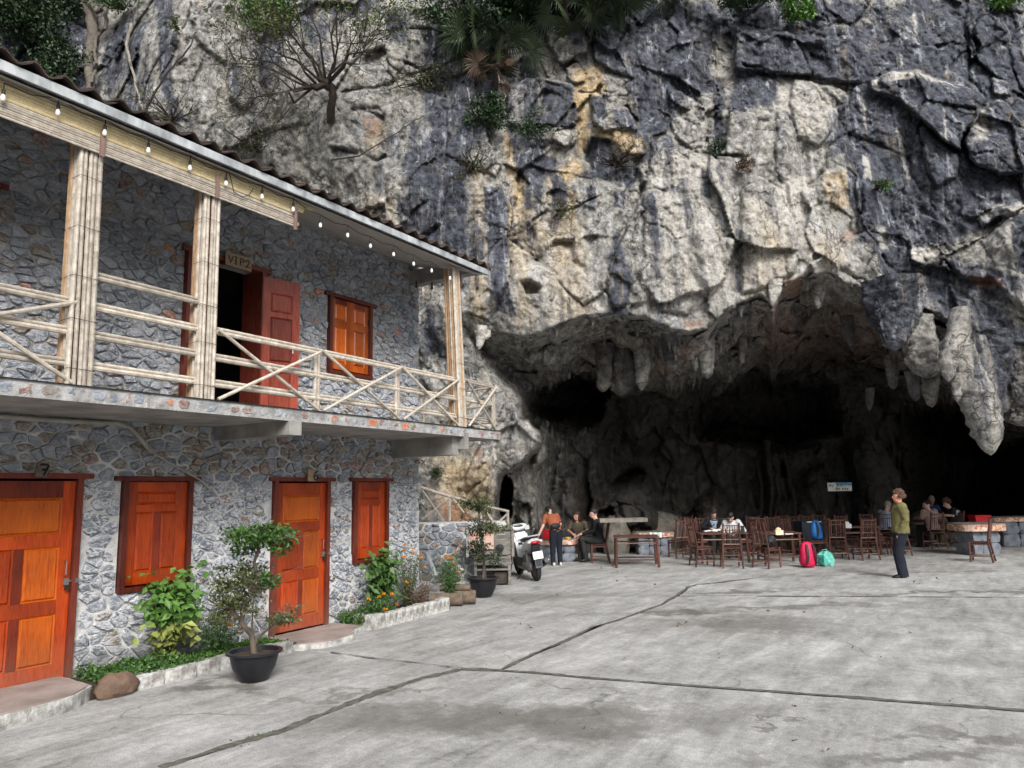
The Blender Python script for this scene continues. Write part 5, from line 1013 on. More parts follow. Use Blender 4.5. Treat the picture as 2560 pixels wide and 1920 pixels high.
def flower_bush(label, base, hgt, rad, nl, nf, seed, lm=OLIVE, fm=ORANGE, L=.045, wh=0):
    rs_ = np.random.RandomState(seed); t = thing('flower_plant', label, 'flowers', base); st = MB(); tips = []
    for k in range(14):
        a = rs_.rand()*2*PI; top = np.array([math.cos(a)*rad[0]*rs_.rand()**.5, math.sin(a)*rad[1]*rs_.rand()**.5, hgt*(.5+.5*rs_.rand())]); st.tube([(0, 0, 0), tuple(top*.55), tuple(top)], [.006, .005, .003], 4); tips.append(top)
    st.build('stem', lm, t); tips = np.array(tips); k = rs_.randint(len(tips), size=nl); C = tips[k]*(rs_.rand(nl, 1)*.85+.15)+rs_.normal(size=(nl, 3))*.05; C[:, 2] = np.abs(C[:, 2])
    foliage('leaves', C, L, L*.3, lm, t, rs=rs_, droop=-.2)
    for j in range(nf):
        q = tips[j % len(tips)]*(1.0 if j < len(tips) else .6+.4*rs_.rand())+rs_.normal(size=3)*.03+np.array([.04, 0, .02]); n = 26; th = rs_.rand(n)*2*PI; ph = rs_.rand(n)*1.2; d = np.stack([np.cos(th)*np.cos(ph), np.sin(th)*np.cos(ph), np.sin(ph)], 1)
        foliage('flower', q+d*.008, .028, .018, WHITEP if j < wh else fm, t, rs=rs_, tip=d*2, droop=0, nrm=d)
flower_bush('orange marigolds beside the big-leaved plant near the potted tree', (-7.15,5.35,.08), .42, (.22,.30), 900, 4, 4, GREEN, wh=1)
flower_bush('feathery marigold plant with orange flowers right of the small window', (-7.25,8.62,.08), .85, (.15,.28), 1300, 9, 6, OLIVE)
flower_bush('low yellow and orange marigolds at the foot of the broad-leaved plant', (-7.08,7.80,.08), .32, (.12,.30), 900, 7, 7, GREEN)
flower_bush('tall orange marigolds at the house corner above the cut logs', (-7.35,9.75,.0), .88, (.24,.36), 1700, 14, 9, GREEN, wh=2)
flower_bush('dry brown withered shrub above the end of the narrow-block kerb', (-7.15,8.72,.1), .36, (.15,.32), 1900, 0, 11, DRY, L=.035)
LOGM = mat('log_bark', (.20, .15, .11), (.10, .075, .055), .9, 12, .8, .01); 
for k, (p, r) in enumerate([((-7.28,9.62,.10), .10), ((-7.2,9.86,.11), .11), ((-7.26,9.80,.26), .05)]):
    mb = MB(); mb.tube([(-.22, -.12, 0), (0, 0, .005), (.20, .12, 0)], [r*1.02, r, r*.98], 14); o = mb.build('cut_log', [LOGM], None); o.location = p; tag(o, ['thick cut log with a round end nearest the kerb', 'second thick cut log leaning against the planter', 'slim cut branch lying on top of the two logs'][k], 'log', 'cut logs at the house corner')
# ------------------------------------------------------------------ potted bonsai
POT = mat('black_plastic', (.018, .019, .024), (.012, .012, .015), .42, 12, .3, .004, bsc=60)
def pot(t, R_, H_):
    mb = MB(); mb.lathe([(0, 0), (R_*.50, 0), (R_*.56, H_*.05), (R_*.82, H_*.45), (R_*.95, H_*.9), (R_*1.08, H_*.93), (R_*1.08, H_), (R_*.92, H_), (R_*.88, H_*.86)], 36); mb.build('pot', POT, t, ang=50)
    mb = MB(); mb.lathe([(0, H_*.90), (R_*.5, H_*.91), (R_*.90, H_*.86)], 24); mb.build('soil', SOIL, t)
def grow(mb, p, d, L, r, depth, rs_, tips, spread=.6, up=.15, seg=4, bend=.25, minr=.003, nbr=(2, 3)):
    pts = [p]; rad = [r]; q = Vector(p); dd = Vector(d).normalized()
    for k in range(seg):
        dd = (dd+Vector(rs_.normal(size=3))*bend+Vector((0, 0, up))*.3).normalized(); q = q+dd*(L/seg); pts.append(q.copy()); rad.append(max(minr, r*(1-.45*(k+1)/seg)))
    mb.tube(pts, rad, 6 if r > .01 else 4)
    if depth == 0: tips.append((pts[-1], dd)); tips.append((pts[-2], dd)); return
    for k in range(rs_.randint(nbr[0], nbr[1]+1)):
        nd = (dd+Vector(rs_.normal(size=3))*spread).normalized(); at = pts[-1] if k < 2 else pts[-2]
        grow(mb, at, nd, L*rs_.uniform(.55, .85), max(minr, rad[-1]*.85), depth-1, rs_, tips, spread, up, seg, bend, minr, nbr)
def bonsai(label, base, R_, H_, trunk, clumps, seed, group='potted bonsai trees'):
    DZ = Vector((0, 0, H_-.335)); rs_ = np.random.RandomState(seed); t = thing('potted_bonsai', label, 'potted tree', base, group=group); pot(t, R_, H_)
    mb = MB(); 
    for pts, rad in trunk: mb.tube([Vector(p)+DZ for p in pts], [r*.75 for r in rad], 9)
    for c, r, n, L, m, src in clumps:
        c = Vector(c)+DZ; s_ = Vector(src)+DZ
        for k in range(9):
            e = c+Vector(rs_.normal(size=3)*np.array(r)*.55); mid = s_+(c-s_)*.6+Vector(rs_.normal(size=3)*.03); mb.tube([s_, mid, e], [.011, .007, .003], 4)
            for j in range(3): e2 = e+Vector(rs_.normal(size=3)*np.array(r)*.4); mb.tube([mid*.3+e*.7, e2], [.004, .0018], 3)
    mb.build('trunk', BARK, t)
    for c, r, n, L, m, src in clumps:
        C = clump_pts(n, np.array(c)+np.array(DZ), np.array(r)*1.5, rs_, 9, .4); foliage('foliage', C, L, L*.55, m, t, rs=rs_, droop=-.1)
RV = Vector((math.cos(YAW), math.sin(YAW), 0))    # rightwards in the photo
def rr(a, b_, z): return (a*math.cos(YAW)-b_*math.sin(YAW), a*math.sin(YAW)+b_*math.cos(YAW), z)
bonsai('tall bonsai with round leafy top and twisted trunk in a black bowl before door 6', (-6.14,5.0,0), .245, .28,
 [([rr(.0,0,.30), rr(-.04,.02,.48), rr(-.14,0,.60), rr(-.10,0,.78), rr(-.02,0,.86), rr(.03,0,1.0), rr(-.03,0,1.16), rr(.02,0,1.34), rr(.03,0,1.5)], [.045,.038,.032,.03,.028,.024,.02,.017,.012]), ([rr(-.02,0,.32), rr(.03,0,.45), rr(.16,0,.56), rr(.28,0,.66)], [.03,.02,.014,.008]), ([rr(-.03,0,.33), rr(-.03,0,.7), rr(-.02,0,1.0)], [.012,.012,.01]), ([rr(-.14,0,.60), rr(-.25,0,.78), rr(-.3,0,.86)], [.02,.014,.009])],
 [(rr(.02,0,1.42), (.27,.25,.15), 1250, .055, GREEN, rr(.0,0,1.22)), (rr(-.14,0,1.02), (.24,.22,.15), 800, .045, OLIVE, rr(0,0,.92)), (rr(.13,0,.98), (.10,.1,.07), 150, .05, GREEN, rr(.02,0,.92)), (rr(-.27,0,.74), (.20,.2,.13), 560, .042, OLIVE, rr(-.14,0,.62)), (rr(.27,0,.66), (.17,.16,.08), 300, .04, OLIVE, rr(.2,0,.58)), (rr(-.12,0,.80),(.18,.17,.12),420,.04,OLIVE,rr(-.1,0,.7))], 4)
bonsai('spindly bonsai with sparse tiers in a black bowl beside the grey cupboard', (-7.36,10.72,0), .26, .33,
 [([rr(0,0,.3), rr(.02,0,.55), rr(-.03,0,.8), rr(-.02,0,1.05), rr(-.05,0,1.3), rr(-.06,0,1.5)], [.032,.028,.022,.02,.016,.010]), ([rr(.04,0,.3), rr(.03,0,.7), rr(.0,0,1.0)], [.018,.012,.01]), ([rr(-.02,0,1.05), rr(.1,0,1.12), rr(.22,0,1.15)], [.014,.01,.007]), ([rr(-.02,0,.6), rr(-.14,0,.75)], [.012,.008])],
 [(rr(-.06,0,1.55), (.26,.24,.12), 560, .055, OLIVE, rr(-.05,0,1.4)), (rr(.20,0,1.16), (.22,.2,.10), 420, .05, OLIVE, rr(.12,0,1.12)), (rr(-.10,0,.85), (.22,.2,.18), 520, .045, DARKL, rr(-.03,0,.75)), (rr(.10,0,.66), (.18,.2,.14), 320, .045, DARKL, rr(0,0,.6)),(rr(-.08,0,1.15),(.2,.2,.16),380,.045,DARKL,rr(-.03,0,1.05))], 9)

# ------------------------------------------------------------------ house fittings: signs, open leaf, pipe, lights
SIGNW = mat('sign_board', (.36, .27, .18), (.26, .19, .13), .8, 6, .3, stretch=(1, 1, 4)); DARKSIGN = mat('number_board', (.15, .12, .10), (.09, .075, .06), .8, 8, .3)
def strokes(parent, name, m, paths, org, ux, uz, sx, sz, r=.004, nrm=None, n=4):
    for p in paths:
        mb = MB(); mb.tube([Vector(org)+ux*(a*sx)+uz*(b_*sz) for a, b_ in p], r, n); mb.build(name, m, parent)
GL = {'V': ([(0,1),(.4,0),(.8,1)],), 'I': ([(.3,1),(.3,0)],[(.1,1),(.5,1)],[(.1,0),(.5,0)]), 'P': ([(.1,0),(.1,1),(.5,1),(.7,.8),(.6,.55),(.1,.5)],), '2': ([(0,.75),(.15,1),(.5,.98),(.6,.7),(.4,.35),(.05,.05),(.2,.0),(.35,.12),(.7,.02),(.85,.1)],), '7': ([(.0,.95),(.75,1),(.4,0)],[(.2,.5),(.7,.55)]), '6': ([(.6,1),(.25,.8),(.05,.35),(.2,.02),(.55,.02),(.7,.28),(.5,.52),(.2,.45),(.08,.3)],),
 'Y': ([(0,1),(.35,.5)],[(.7,1),(.3,0)]), 'N': ([(0,0),(0,1),(.6,0),(.6,1)],), 'L': ([(0,1),(0,0),(.5,0)],), 'B': ([(0,0),(0,1),(.5,.9),(.5,.6),(0,.5),(.6,.4),(.55,.05),(0,0)],), 'e': ([(.05,.3),(.5,.35),(.4,.6),(.1,.55),(.05,.1),(.5,.05)],), 'x': ([(0,.6),(.5,0)],[(.5,.6),(0,0)]), 'a': ([(.5,.6),(.1,.5),(.1,.1),(.5,.1)],[(.5,.6),(.5,0)]), 'y': ([(0,.6),(.25,.1)],[(.5,.6),(.1,-.3)]), 'A': ([(0,0),(.3,1),(.6,0)],[(.15,.4),(.45,.4)]), 'u': ([(0,.6),(.05,.1),(.4,.05),(.5,.6)],[(.5,.6),(.5,0)]), 'n': ([(0,0),(0,.6)],[(0,.45),(.3,.6),(.5,.4),(.5,0)]), 'h': ([(0,0),(0,1)],[(0,.4),(.3,.6),(.5,.4),(.5,0)]), 'i': ([(.2,0),(.2,.6)],)}
def write(parent, txt, m, org, ux, uz, s_, r=.004, adv=1.0):
    x_ = 0
    for ch in txt:
        if ch in GL: strokes(parent, 'lettering', m, GL[ch], Vector(org)+ux*x_, ux, uz, s_, s_, r)
        x_ += s_*adv*(.5 if ch == ' ' else 1)
def house_sign(name, label, y, z, w_, h_, txt, m, s_, r, tilt=0):
    t = thing(name, label, 'sign', (HX+.085, y, z), rot=(tilt, 0, 0)); mb = MB(); mb.box((0, 0, 0), (.015, w_, h_)); mb.build('board', m, t, smooth=False)
    write(t, txt, BLACK, (.012, -w_/2+.03, -s_*.5), Vector((0, 1, 0)), Vector((0, 0, 1)), s_, r, .95); return t
house_sign('room_sign', 'small wooden board lettered VIP2 above the open upper door', 5.63, 4.60, .37, .165, 'VIP2', SIGNW, .088, .006)
house_sign('number_sign', 'small grey number board 7 above the left door', 3.55, 2.045, .10, .135, '7', DARKSIGN, .10, .010, -.08); house_sign('number_sign', 'narrow number board 6 above the right door', 6.875, 2.02, .14, .15, ' 6', SIGNW, .115, .009)
# open leaf of the upper door, swung out over the balcony
hinge = Vector((HX+.03, 6.05, 2.72)); fe = on_x(745, 860, HX).to_3d(); 
d_leaf = .50; r_ = ray(746, 860); best = None
for k in range(400):
    th = math.radians(k*.3); q = hinge+Vector((math.sin(th), math.cos(th), 0))*d_leaf; t_ = (q-Vector(CAM)); v = Vector(r_); dif = abs(t_.to_2d().normalized().cross(v.to_2d().normalized()))
    if best is None or dif < best[0]: best = (dif, th)
od = thing('open_door', 'red-brown panelled door leaf standing open beside the VIP2 doorway', 'door', hinge, rz=-best[1]); od.parent = None
of = MB()
def leaf2(parent, W_, z0, z1):
    o0 = Vector((0, 0, 0)); cells = [(.2,.8,.755,.895),(.2,.8,.40,.72),(.2,.8,.05,.33)]
    ysx = [0, .2*W_, .8*W_, W_]; H_ = z1-z0; cs = [(a*W_, b_*W_, z0+c*H_, z0+d*H_) for a, b_, c, d in cells]; zs = sorted([z0, z1]+[v for c in cs for v in c[2:]]); mb = MB()
    for i in range(3):
        for j in range(len(zs)-1):
            my, mz = (ysx[i]+ysx[i+1])/2, (zs[j]+zs[j+1])/2
            if i == 1 and any(c[2] < mz < c[3] for c in cs): continue
            mb.box((0, my, mz), (.04, ysx[i+1]-ysx[i], zs[j+1]-zs[j]))
    mb.box((0, W_/2, (z0+z1)/2), (.006, W_-.004, H_-.004)); o = mb.build('leaf', WOODR, parent, smooth=False)
    for c in cs: panel('panel', *c, .02, WOODR, parent, o0); p_ = panel('panel', *c, .02, WOODR, parent, o0); p_.scale = (-1, 1, 1)
    mb = MB(); mb.tube([(.02, W_-.1, .95+z0), (.05, W_-.1, .93+z0), (.05, W_-.1, .85+z0), (.02, W_-.1, .83+z0)], .007, 6); mb.build('handle', STEEL, parent)
leaf2(od, d_leaf, 0, 1.80)
PIPE = mat('grey_pipe', (.40, .38, .34), (.26, .25, .22), .6, 5, .2)
mb = MB(); pts = [(HX+.06, -1, 2.53)]+[tuple(on_x(x, y, HX+.06)) for x, y in ((0,1041),(150,1052),(290,1058),(325,1068),(350,1095),(378,1130))]; mb.tube(pts, .024, 10)
o = mb.build('water_pipe', PIPE, None); tag(o, 'grey plastic pipe running under the balcony and bending down the wall', 'pipe')
mb = MB(); mb.tube([tuple(on_x(x, y, HX+.035)) for x, y in ((372,1126),(430,1160),(500,1200),(540,1236))], .010, 6); o = mb.build('hose', PIPE, None); tag(o, 'thin grey hose slanting down from the pipe to the wall above the shutter', 'hose')
BULB = mat('bulb_plastic', (.85, .85, .82), (.8, .8, .78), .3, 2, 0); CABLE = mat('cable', (.015, .015, .015), (.02, .02, .02), .6, 3, 0)
sl_ = thing('string_lights', 'string of white bulbs on a black cable hanging under the roof edge', 'string lights', (-6.2, 5.9, 5.0)); SO = Vector((-6.2, 5.9, 5.0)); B_ = [(8,240),(145,277),(262,328),(371,372),(475,416),(565,455),(655,488),(733,520),(801,560),(869,585),(926,612),(984,633),(1034,657),(1079,674),(1125,693)]
prev = None; bm0 = None
mbc = MB(); allp = []
for x, y in B_:
    q = on_x(x, y, -6.2); top = q+Vector((0, 0, .11)); at = Vector((-6.2, q.y, 5.03))
    if prev is not None: m1 = (prev+top)/2+Vector((0, 0, -.035)); allp += [m1]
    allp.append(top); prev = top
    mb = MB(); mb.lathe([(0, -.044), (.013, -.040), (.019, -.027), (.019, -.012), (.013, .006), (.011, .016), (0, .016)], 12, q-SO); mb.build('bulb', BULB, sl_)
    mb = MB(); mb.lathe([(.0, .012), (.014, .012), (.015, .05), (.006, .058), (.004, .11), (0, .11)], 8, q-SO); mb.build('socket', CABLE, sl_)
for q in (on_x(1041, 712, -6.9), on_x(1080, 716, -6.6), ): mb = MB(); mb.lathe([(0, -.05), (.02, -.04), (.014, .01), (.014, .06), (0, .06)], 8, q-SO); mb.build('bulb', CABLE, sl_)
mbc.tube([p-SO for p in allp], .0045, 5); mbc.build('cable', CABLE, sl_)
q1, q2 = on_x(572, 452, -6.21), on_x(634, 478, -6.21); mb = MB(); mb.tube([q1-SO+Vector((0,0,.1)), on_x(585, 480, -6.21)-SO, on_x(605, 492, -6.21)-SO, on_x(622, 488, -6.21)-SO, on_x(634, 470, -6.21)-SO], .0045, 5); mb.build('cable', CABLE, sl_)
# ------------------------------------------------------------------ terrace wall with railing at the house corner
def frontal(px0, px1, py, d):        # frame: origin on the ground, u rightwards in the photo
    return at_d(px0, py, d), at_d(px1, py, d)
tw = thing('terrace_wall', 'low rubble stone terrace wall behind the house corner', 'wall', at_d(1100, 1453, 14.9)*1.0)
tw.location.z = 0; tw.rotation_euler = (0, 0, YAW)
mb = MB(); mb.box((-.3, .35, .58), (3.2, .66, 1.2)); mb.build('core', MORTAR, tw, smooth=False)
rs = random.Random(31); cells = rubble(-1.2, 1.25, .02, 1.18, .21, .10, [], 77)
for poly, A_ in cells:
    V, F_ = stone_geo(poly, 0, rs, dep=.05); V = [(v[1], -v[0]-.0, v[2]) for v in V]; c = np.mean(V, axis=0); me = bpy.data.meshes.new('stone'); me.from_pydata([(v[0]-c[0], v[1]-c[1], v[2]-c[2]) for v in V], [], F_); me.materials.append(STONE); fix_normals(me); me.polygons.foreach_set('use_smooth', [True]*len(F_)); me.set_sharp_from_angle(angle=math.radians(38)); n = len(V)
    for an, val in (('cls', cls_pick(rs, 'low')), ('tint', rs.random()*.6), ('low', .3)):
        a = me.attributes.new(an, 'FLOAT', 'POINT'); a.data.foreach_set('value', [val]*n)
    o = link('stone', me, tw); o.location = Vector(c)+Vector((0, -.0, 0))
rl = thing('terrace_railing', 'weathered bamboo railing with crossed struts on the terrace by the cave', 'railing', at_d(1160, 1320, 15.1)); RLO = rl.location.copy(); rs = random.Random(2); dd = 15.1
BAMG = bamboo_mat('grey_bamboo', (.24, .21, .18), (.38, .34, .30))
def rp(nm, a, b_, r): pole(nm, at_d(*a, dd), at_d(*b_, dd), r, BAMG, rl, rs, RLO, 7)
rp('rail', (1053,1219), (1130,1243), .035); rp('rail', (1126,1241), (1203,1263), .035); rp('rail', (1200,1262), (1273,1279), .03)
for x, y0, y1 in ((1125,1243,1318),(1203,1262,1318),(1271,1279,1330)): rp('post', (x-2,y0), (x,y1), .03)
for a, b_ in (((1054,1223),(1121,1320)),((1126,1244),(1056,1298)),((1130,1244),(1160,1282)),((1203,1263),(1170,1284)),((1205,1264),(1240,1314)),((1272,1281),(1234,1318)),((1121,1320),(1150,1303))): rp('brace', a, b_, .022)
# ------------------------------------------------------------------ grey wooden cupboard with a red lettered board
GREYW = mat('weathered_wood', (.25, .235, .215), (.12, .11, .10), .85, 4, .5, .006, stretch=(.6, 3, 3)); DARKW = mat('dark_old_wood', (.07, .055, .045), (.035, .03, .025), .85, 5, .5)
PAPER = mat('pink_poster', (.62, .42, .36), (.50, .36, .30), .8, 3, .1); REDP = mat('red_paint', (.50, .05, .035), (.35, .04, .03), .7, 5, 0)
cb_ = thing('stall_cupboard', 'grey weathered wooden stall with red lettered poster behind the small bonsai', 'stall', at_d(1222, 1455, 14.5), rz=YAW); cb_.location.z = 0
def cbx(nm, c, d, m=GREYW): mb = MB(); mb.box(c, d); return mb.build(nm, m, cb_, smooth=False)
for x, y in ((-.25,0),(.40,0),(-.25,.45),(.40,.45)): cbx('leg', (x, y, .28), (.05, .05, .56), DARKW if y else GREYW)
for z in (.30, .52): cbx('shelf', (.08, .22, z), (.70, .5, .03))
cbx('apron', (.08, -.03, .44), (.72, .02, .10)); cbx('crate', (.24, .2, .14), (.26, .3, .22), DARKW)
for k in range(5): cbx('back_board', (.06, .04, .62+k*.095), (.88 if k != 4 else .84, .02, .088))
for x in (-.40, .14, .47): cbx('upright', (x, .0, .80), (.045, .045, .52), WPAINT if x < -.3 else GREYW)
cbx('top_rail', (.02, 0, 1.07), (.92, .04, .05)); pp = cbx('poster', (-.13, -.0, .86), (.48, .012, .36), PAPER)
write(cb_, 'ANuxnhu', REDP, (-.36, -.012, .93), Vector((1, 0, 0)), Vector((0, 0, 1)), .066, .006, .95); write(cb_, 'An', REDP, (-.36, -.012, .72), Vector((1, 0, 0)), Vector((0, 0, 1)), .09, .007, 1.1)
mb = MB(); mb.lathe([(0, 0), (.07, 0), (.08, .02), (0, .03)], 16, (0, 0, 0), R=Matrix.Rotation(PI/2, 3, 'X')); o = mb.build('hanging_pan', IRON, None); o.location = cb_.matrix_world @ Vector((0, 0, 0)); 
o.location = Vector(cb_.location)+Matrix.Rotation(YAW, 3, 'Z') @ Vector((.22, -.04, .70)); o.rotation_euler = (0, 0, YAW); tag(o, 'small black pan hanging on the front of the grey stall', 'pan')
mb = MB(); mb.tube([at_d(1066, 1380, 13.6), at_d(1075, 1405, 13.6), at_d(1090, 1440, 13.5)], [.055, .045, .035], 9); o = mb.build('bent_pipe', CEMW, None); tag(o, 'pale chipped drain pipe leaning out of the house corner', 'pipe')
mb = MB(); mb.cyl(at_d(1144, 1411, 14.0), at_d(1155, 1454, 13.9), .012, .012, 6); o = mb.build('stick', BAMBOO, None); tag(o, 'pale stick leaning against the terrace wall left of the bonsai', 'stick')

# ------------------------------------------------------------------ furniture of the cave
CHW = mat('brown_stained_wood', (.125, .047, .034), (.058, .025, .019), .5, 7, .3, .003, objvar=.35, stretch=(3, 3, .6)); CHP = mat('worn_bamboo', (.23, .14, .105), (.12, .06, .045), .5, 9, .3, .003, objvar=.3)
def make_chair():
    t = thing('chair', 'x', 'chair', group='brown bamboo chairs in the cave')
    def tp(nm, pts, r, m=CHW): mb = MB(); mb.tube(pts, r, 7); mb.build(nm, m, t)
    for s in (-1, 1):
        tp('leg', [(s*.20, .19, 0), (s*.195, .19, .44)], .021); tp('leg', [(s*.215, -.24, 0), (s*.19, -.17, .45), (s*.17, -.26, .98)], .021)
        tp('stretcher', [(s*.205, .19, .13), (s*.21, -.21, .13)], .012, CHP); tp('seat_rail', [(s*.2, .19, .39), (s*.195, -.18, .39)], .013)
    tp('stretcher', [(-.2, .19, .18), (.2, .19, .18)], .012, CHP); tp('stretcher', [(-.21, -.22, .15), (.21, -.22, .15)], .013, CHP)
    tp('seat_rail', [(-.2, .195, .36), (.2, .195, .36)], .012, CHP); tp('seat_rail', [(-.2, .2, .425), (.2, .2, .425)], .014, CHP)
    mb = MB(); 
    for k in range(9): mb.box((-.17+k*.0425, .01, .435), (.036, .40, .014))
    mb.build('seat', CHW, t, smooth=False)
    tp('back_rail', [(-.185, -.185, .52), (.185, -.185, .52)], .013, CHP); tp('back_rail', [(-.175, -.235, .83), (.175, -.235, .83)], .012, CHW); tp('back_rail', [(-.172, -.252, .93), (.172, -.252, .93)], .013, CHW)
    for k in range(6): x = -.13+k*.052; tp('spindle', [(x*1.05, -.185, .52), (x, -.252, .93)], .0085, CHW if k % 2 else CHP)
    return t
CH = [ # px, py of the foot, direction (0 = turned away from the camera, 90 = facing right), label
 (1699,1394,-15,'chair with its back to the camera right of the stone mosaic table, nearest to it'),(1757,1415,85,'empty chair facing right at the left end of the table with two youths'),(1829,1419,4,'empty chair with its back to the camera in front of the youth in white'),
 (1919,1419,55,'chair with a black bag over its seat between the two brown tables'),(2046,1397,-80,'chair carrying the blue backpack'),(2092,1397,3,'chair seen from behind just right of the blue backpack'),
 (2165,1399,-3,'chair seen from behind left of the woman in the green jumper'),(2199,1386,80,'chair seen edge-on right behind the chair left of the green jumper'),(2216,1370,8,'chair of the grey-haired man in the pale blue shirt'),
 (2247,1388,-85,'chair mostly hidden by the woman in the green jumper'),(2338,1371,-3,'chair of the person in the pink shirt, seen from behind'),(2388,1364,-80,'chair under the youth in black with white print'),(2455,1404,-50,'lone chair in front of the round mosaic table at the far right'),
 (1499,1406,-88,'chair of the young man in the black jumper'),(1580,1381,178,'empty chair facing the camera behind the first brown table'),
 (1768,1385,176,'rear chair just behind the left shoulder of the youth in the pale blue top'),(1744,1389,160,'rear chair left of the two seated youths'),(1818,1386,182,'rear chair showing between the two seated youths'),(1866,1393,-95,'rear chair right beside the youth in white, seen from its side'),
 (1912,1388,175,'upright rear chair left of the leaning one'),(1951,1385,168,'rear chair leaning against the second brown table'),(1986,1389,150,'rear chair turned towards the blue backpack'),(1996,1380,182,'rear chair left of the dark covered table'),(2034,1379,180,'rear chair standing behind the dark covered table'),(2121,1381,178,'rear chair between the two chairs seen from behind'),(1728,1379,174,'dim rear chair furthest left of the rear row'),(1892,1381,186,'dim rear chair just right of the youth in white'),(1966,1376,180,'dim chair behind the leaning rear chair'),(2066,1374,176,'dim chair behind the blue backpack at the cave wall'),(2182,1374,182,'dim chair behind the two chairs seen from behind, nearest the green jumper')]
ch0 = make_chair(); seats = {}
for k, (px, py, a, lb) in enumerate(CH):
    c = ch0 if k == 0 else copy_tree(ch0); q = on_z(px, py); c.location = q; c.rotation_euler = (0, 0, YAW-math.radians(a+random.uniform(-3, 3))); c['label'] = lb; seats[k] = q
def make_table(label, px, py, ang, W_, Dp, H_=.70, cloth=None):
    t = thing('wooden_table', label, 'table', on_z(px, py), rz=YAW-math.radians(ang), group='brown wooden tables in the cave')
    for sx in (-1, 1):
        for sy in (-1, 1): mb = MB(); mb.tube([(sx*(W_/2-.03), sy*(Dp/2-.03), 0), (sx*(W_/2-.05), sy*(Dp/2-.05), H_-.02)], .032, 8); mb.build('leg', CHW, t)
        mb = MB(); mb.tube([(sx*(W_/2-.05), -Dp/2+.05, .15), (sx*(W_/2-.05), Dp/2-.05, .15)], .018, 7); mb.build('stretcher', CHW, t)
        mb = MB(); mb.tube([(-W_/2+.05, sx*(Dp/2-.05), .17), (W_/2-.05, sx*(Dp/2-.05), .17)], .018, 7); mb.build('stretcher', CHW, t)
        mb = MB(); mb.tube([(-W_/2+.04, sx*(Dp/2-.045), H_-.14), (W_/2-.04, sx*(Dp/2-.045), H_-.14)], .015, 7); mb.build('rail', CHP, t)
    nb = int(Dp/.075)
    for k in range(nb): mb = MB(); mb.box((0, -Dp/2+(k+.5)*Dp/nb, H_+random.uniform(-.003, .003)), (W_, Dp/nb*.93, .028)); mb.build('top_board', CHW, t, smooth=False)
    return t
make_table('empty brown wooden table standing in the open left of the chairs', 1592, 1415, 6, 1.02, .78, .68); make_table('brown wooden table at which two youths read', 1806, 1404, 2, 1.15, .75, .68); make_table('brown wooden table with a tissue box left of the red backpack', 1950, 1407, 4, .88, .70, .69)
make_table('brown wooden table between the two chairs seen from behind', 2146, 1386, 3, .95, .7, .70); make_table('wooden table of the group right of the green jumper', 2292, 1364, 0, 1.2, .8, .70)
CLOTH = mat('dark_cloth', (.035, .045, .065), (.02, .025, .035), .85, 6, .4)
mb = MB(); 
def cloth_table(px, py, W_, Dp, H_):
    t = thing('covered_table', 'small table under a dark blue-grey cloth behind the blue backpack', 'table', on_z(px, py), rz=YAW); n = 40; top = []; mid = []; low = []
    for k in range(n):
        u = k/n*4; s_ = int(u); f = u-s_; cs = [(-1,-1),(1,-1),(1,1),(-1,1)]; a, b_ = cs[s_], cs[(s_+1) % 4]; x = (a[0]+(b_[0]-a[0])*f)*W_/2; y = (a[1]+(b_[1]-a[1])*f)*Dp/2; wv = 1+.04*math.sin(k*2.1)
        top.append((x, y, H_)); mid.append((x*1.03, y*1.03, H_-.04)); low.append((x*1.06*wv, y*1.06*wv, .32+.05*math.sin(k*1.3)))
    mb = MB(); V = top+mid+low; F_ = [tuple(range(n))]+[(r*n+k, r*n+(k+1) % n, (r+1)*n+(k+1) % n, (r+1)*n+k) for r in range(2) for k in range(n)]; mb.add(V, F_); mb.build('cloth', CLOTH, t)
    for sx in (-1, 1):
        for sy in (-1, 1): mb = MB(); mb.tube([(sx*W_*.42, sy*Dp*.42, 0), (sx*W_*.42, sy*Dp*.42, H_-.01)], .025, 7); mb.build('leg', CHW, t)
    return t
ct = cloth_table(2030, 1386, .58, .5, .86)
# stone tables with mosaic edges
def mosaic_mat():
    m, nt, b = new_mat('mosaic_tile'); g = NG(nt); v = g.n('TexVoronoi'); v.inputs['Scale'].default_value = 17; g.l(g.coord(), v.inputs['Vector']); e = g.n('TexVoronoi', feature='DISTANCE_TO_EDGE'); e.inputs['Scale'].default_value = 17; g.l(g.coord(), e.inputs['Vector'])
    sx = g.n('SeparateColor'); g.l(v.outputs['Color'], sx.inputs[0]); c = g.ramp(sx.outputs[0], [(0, (.45, .10, .05)), (.35, (.38, .15, .09)), (.6, (.62, .36, .24)), (.85, (.70, .52, .40))]); c = g.mix(g.ramp(e.outputs['Distance'], [(0.03, 0.), (.07, 1.)]), (.55, .50, .44), c)
    g.l(c, b.inputs['Base Color']); b.inputs['Roughness'].default_value = .5; return m
MOS = mosaic_mat(); BLUEST = mat('blue_grey_stone', (.22, .245, .28), (.11, .12, .145), .85, 5, .9, .02, bsc=14)
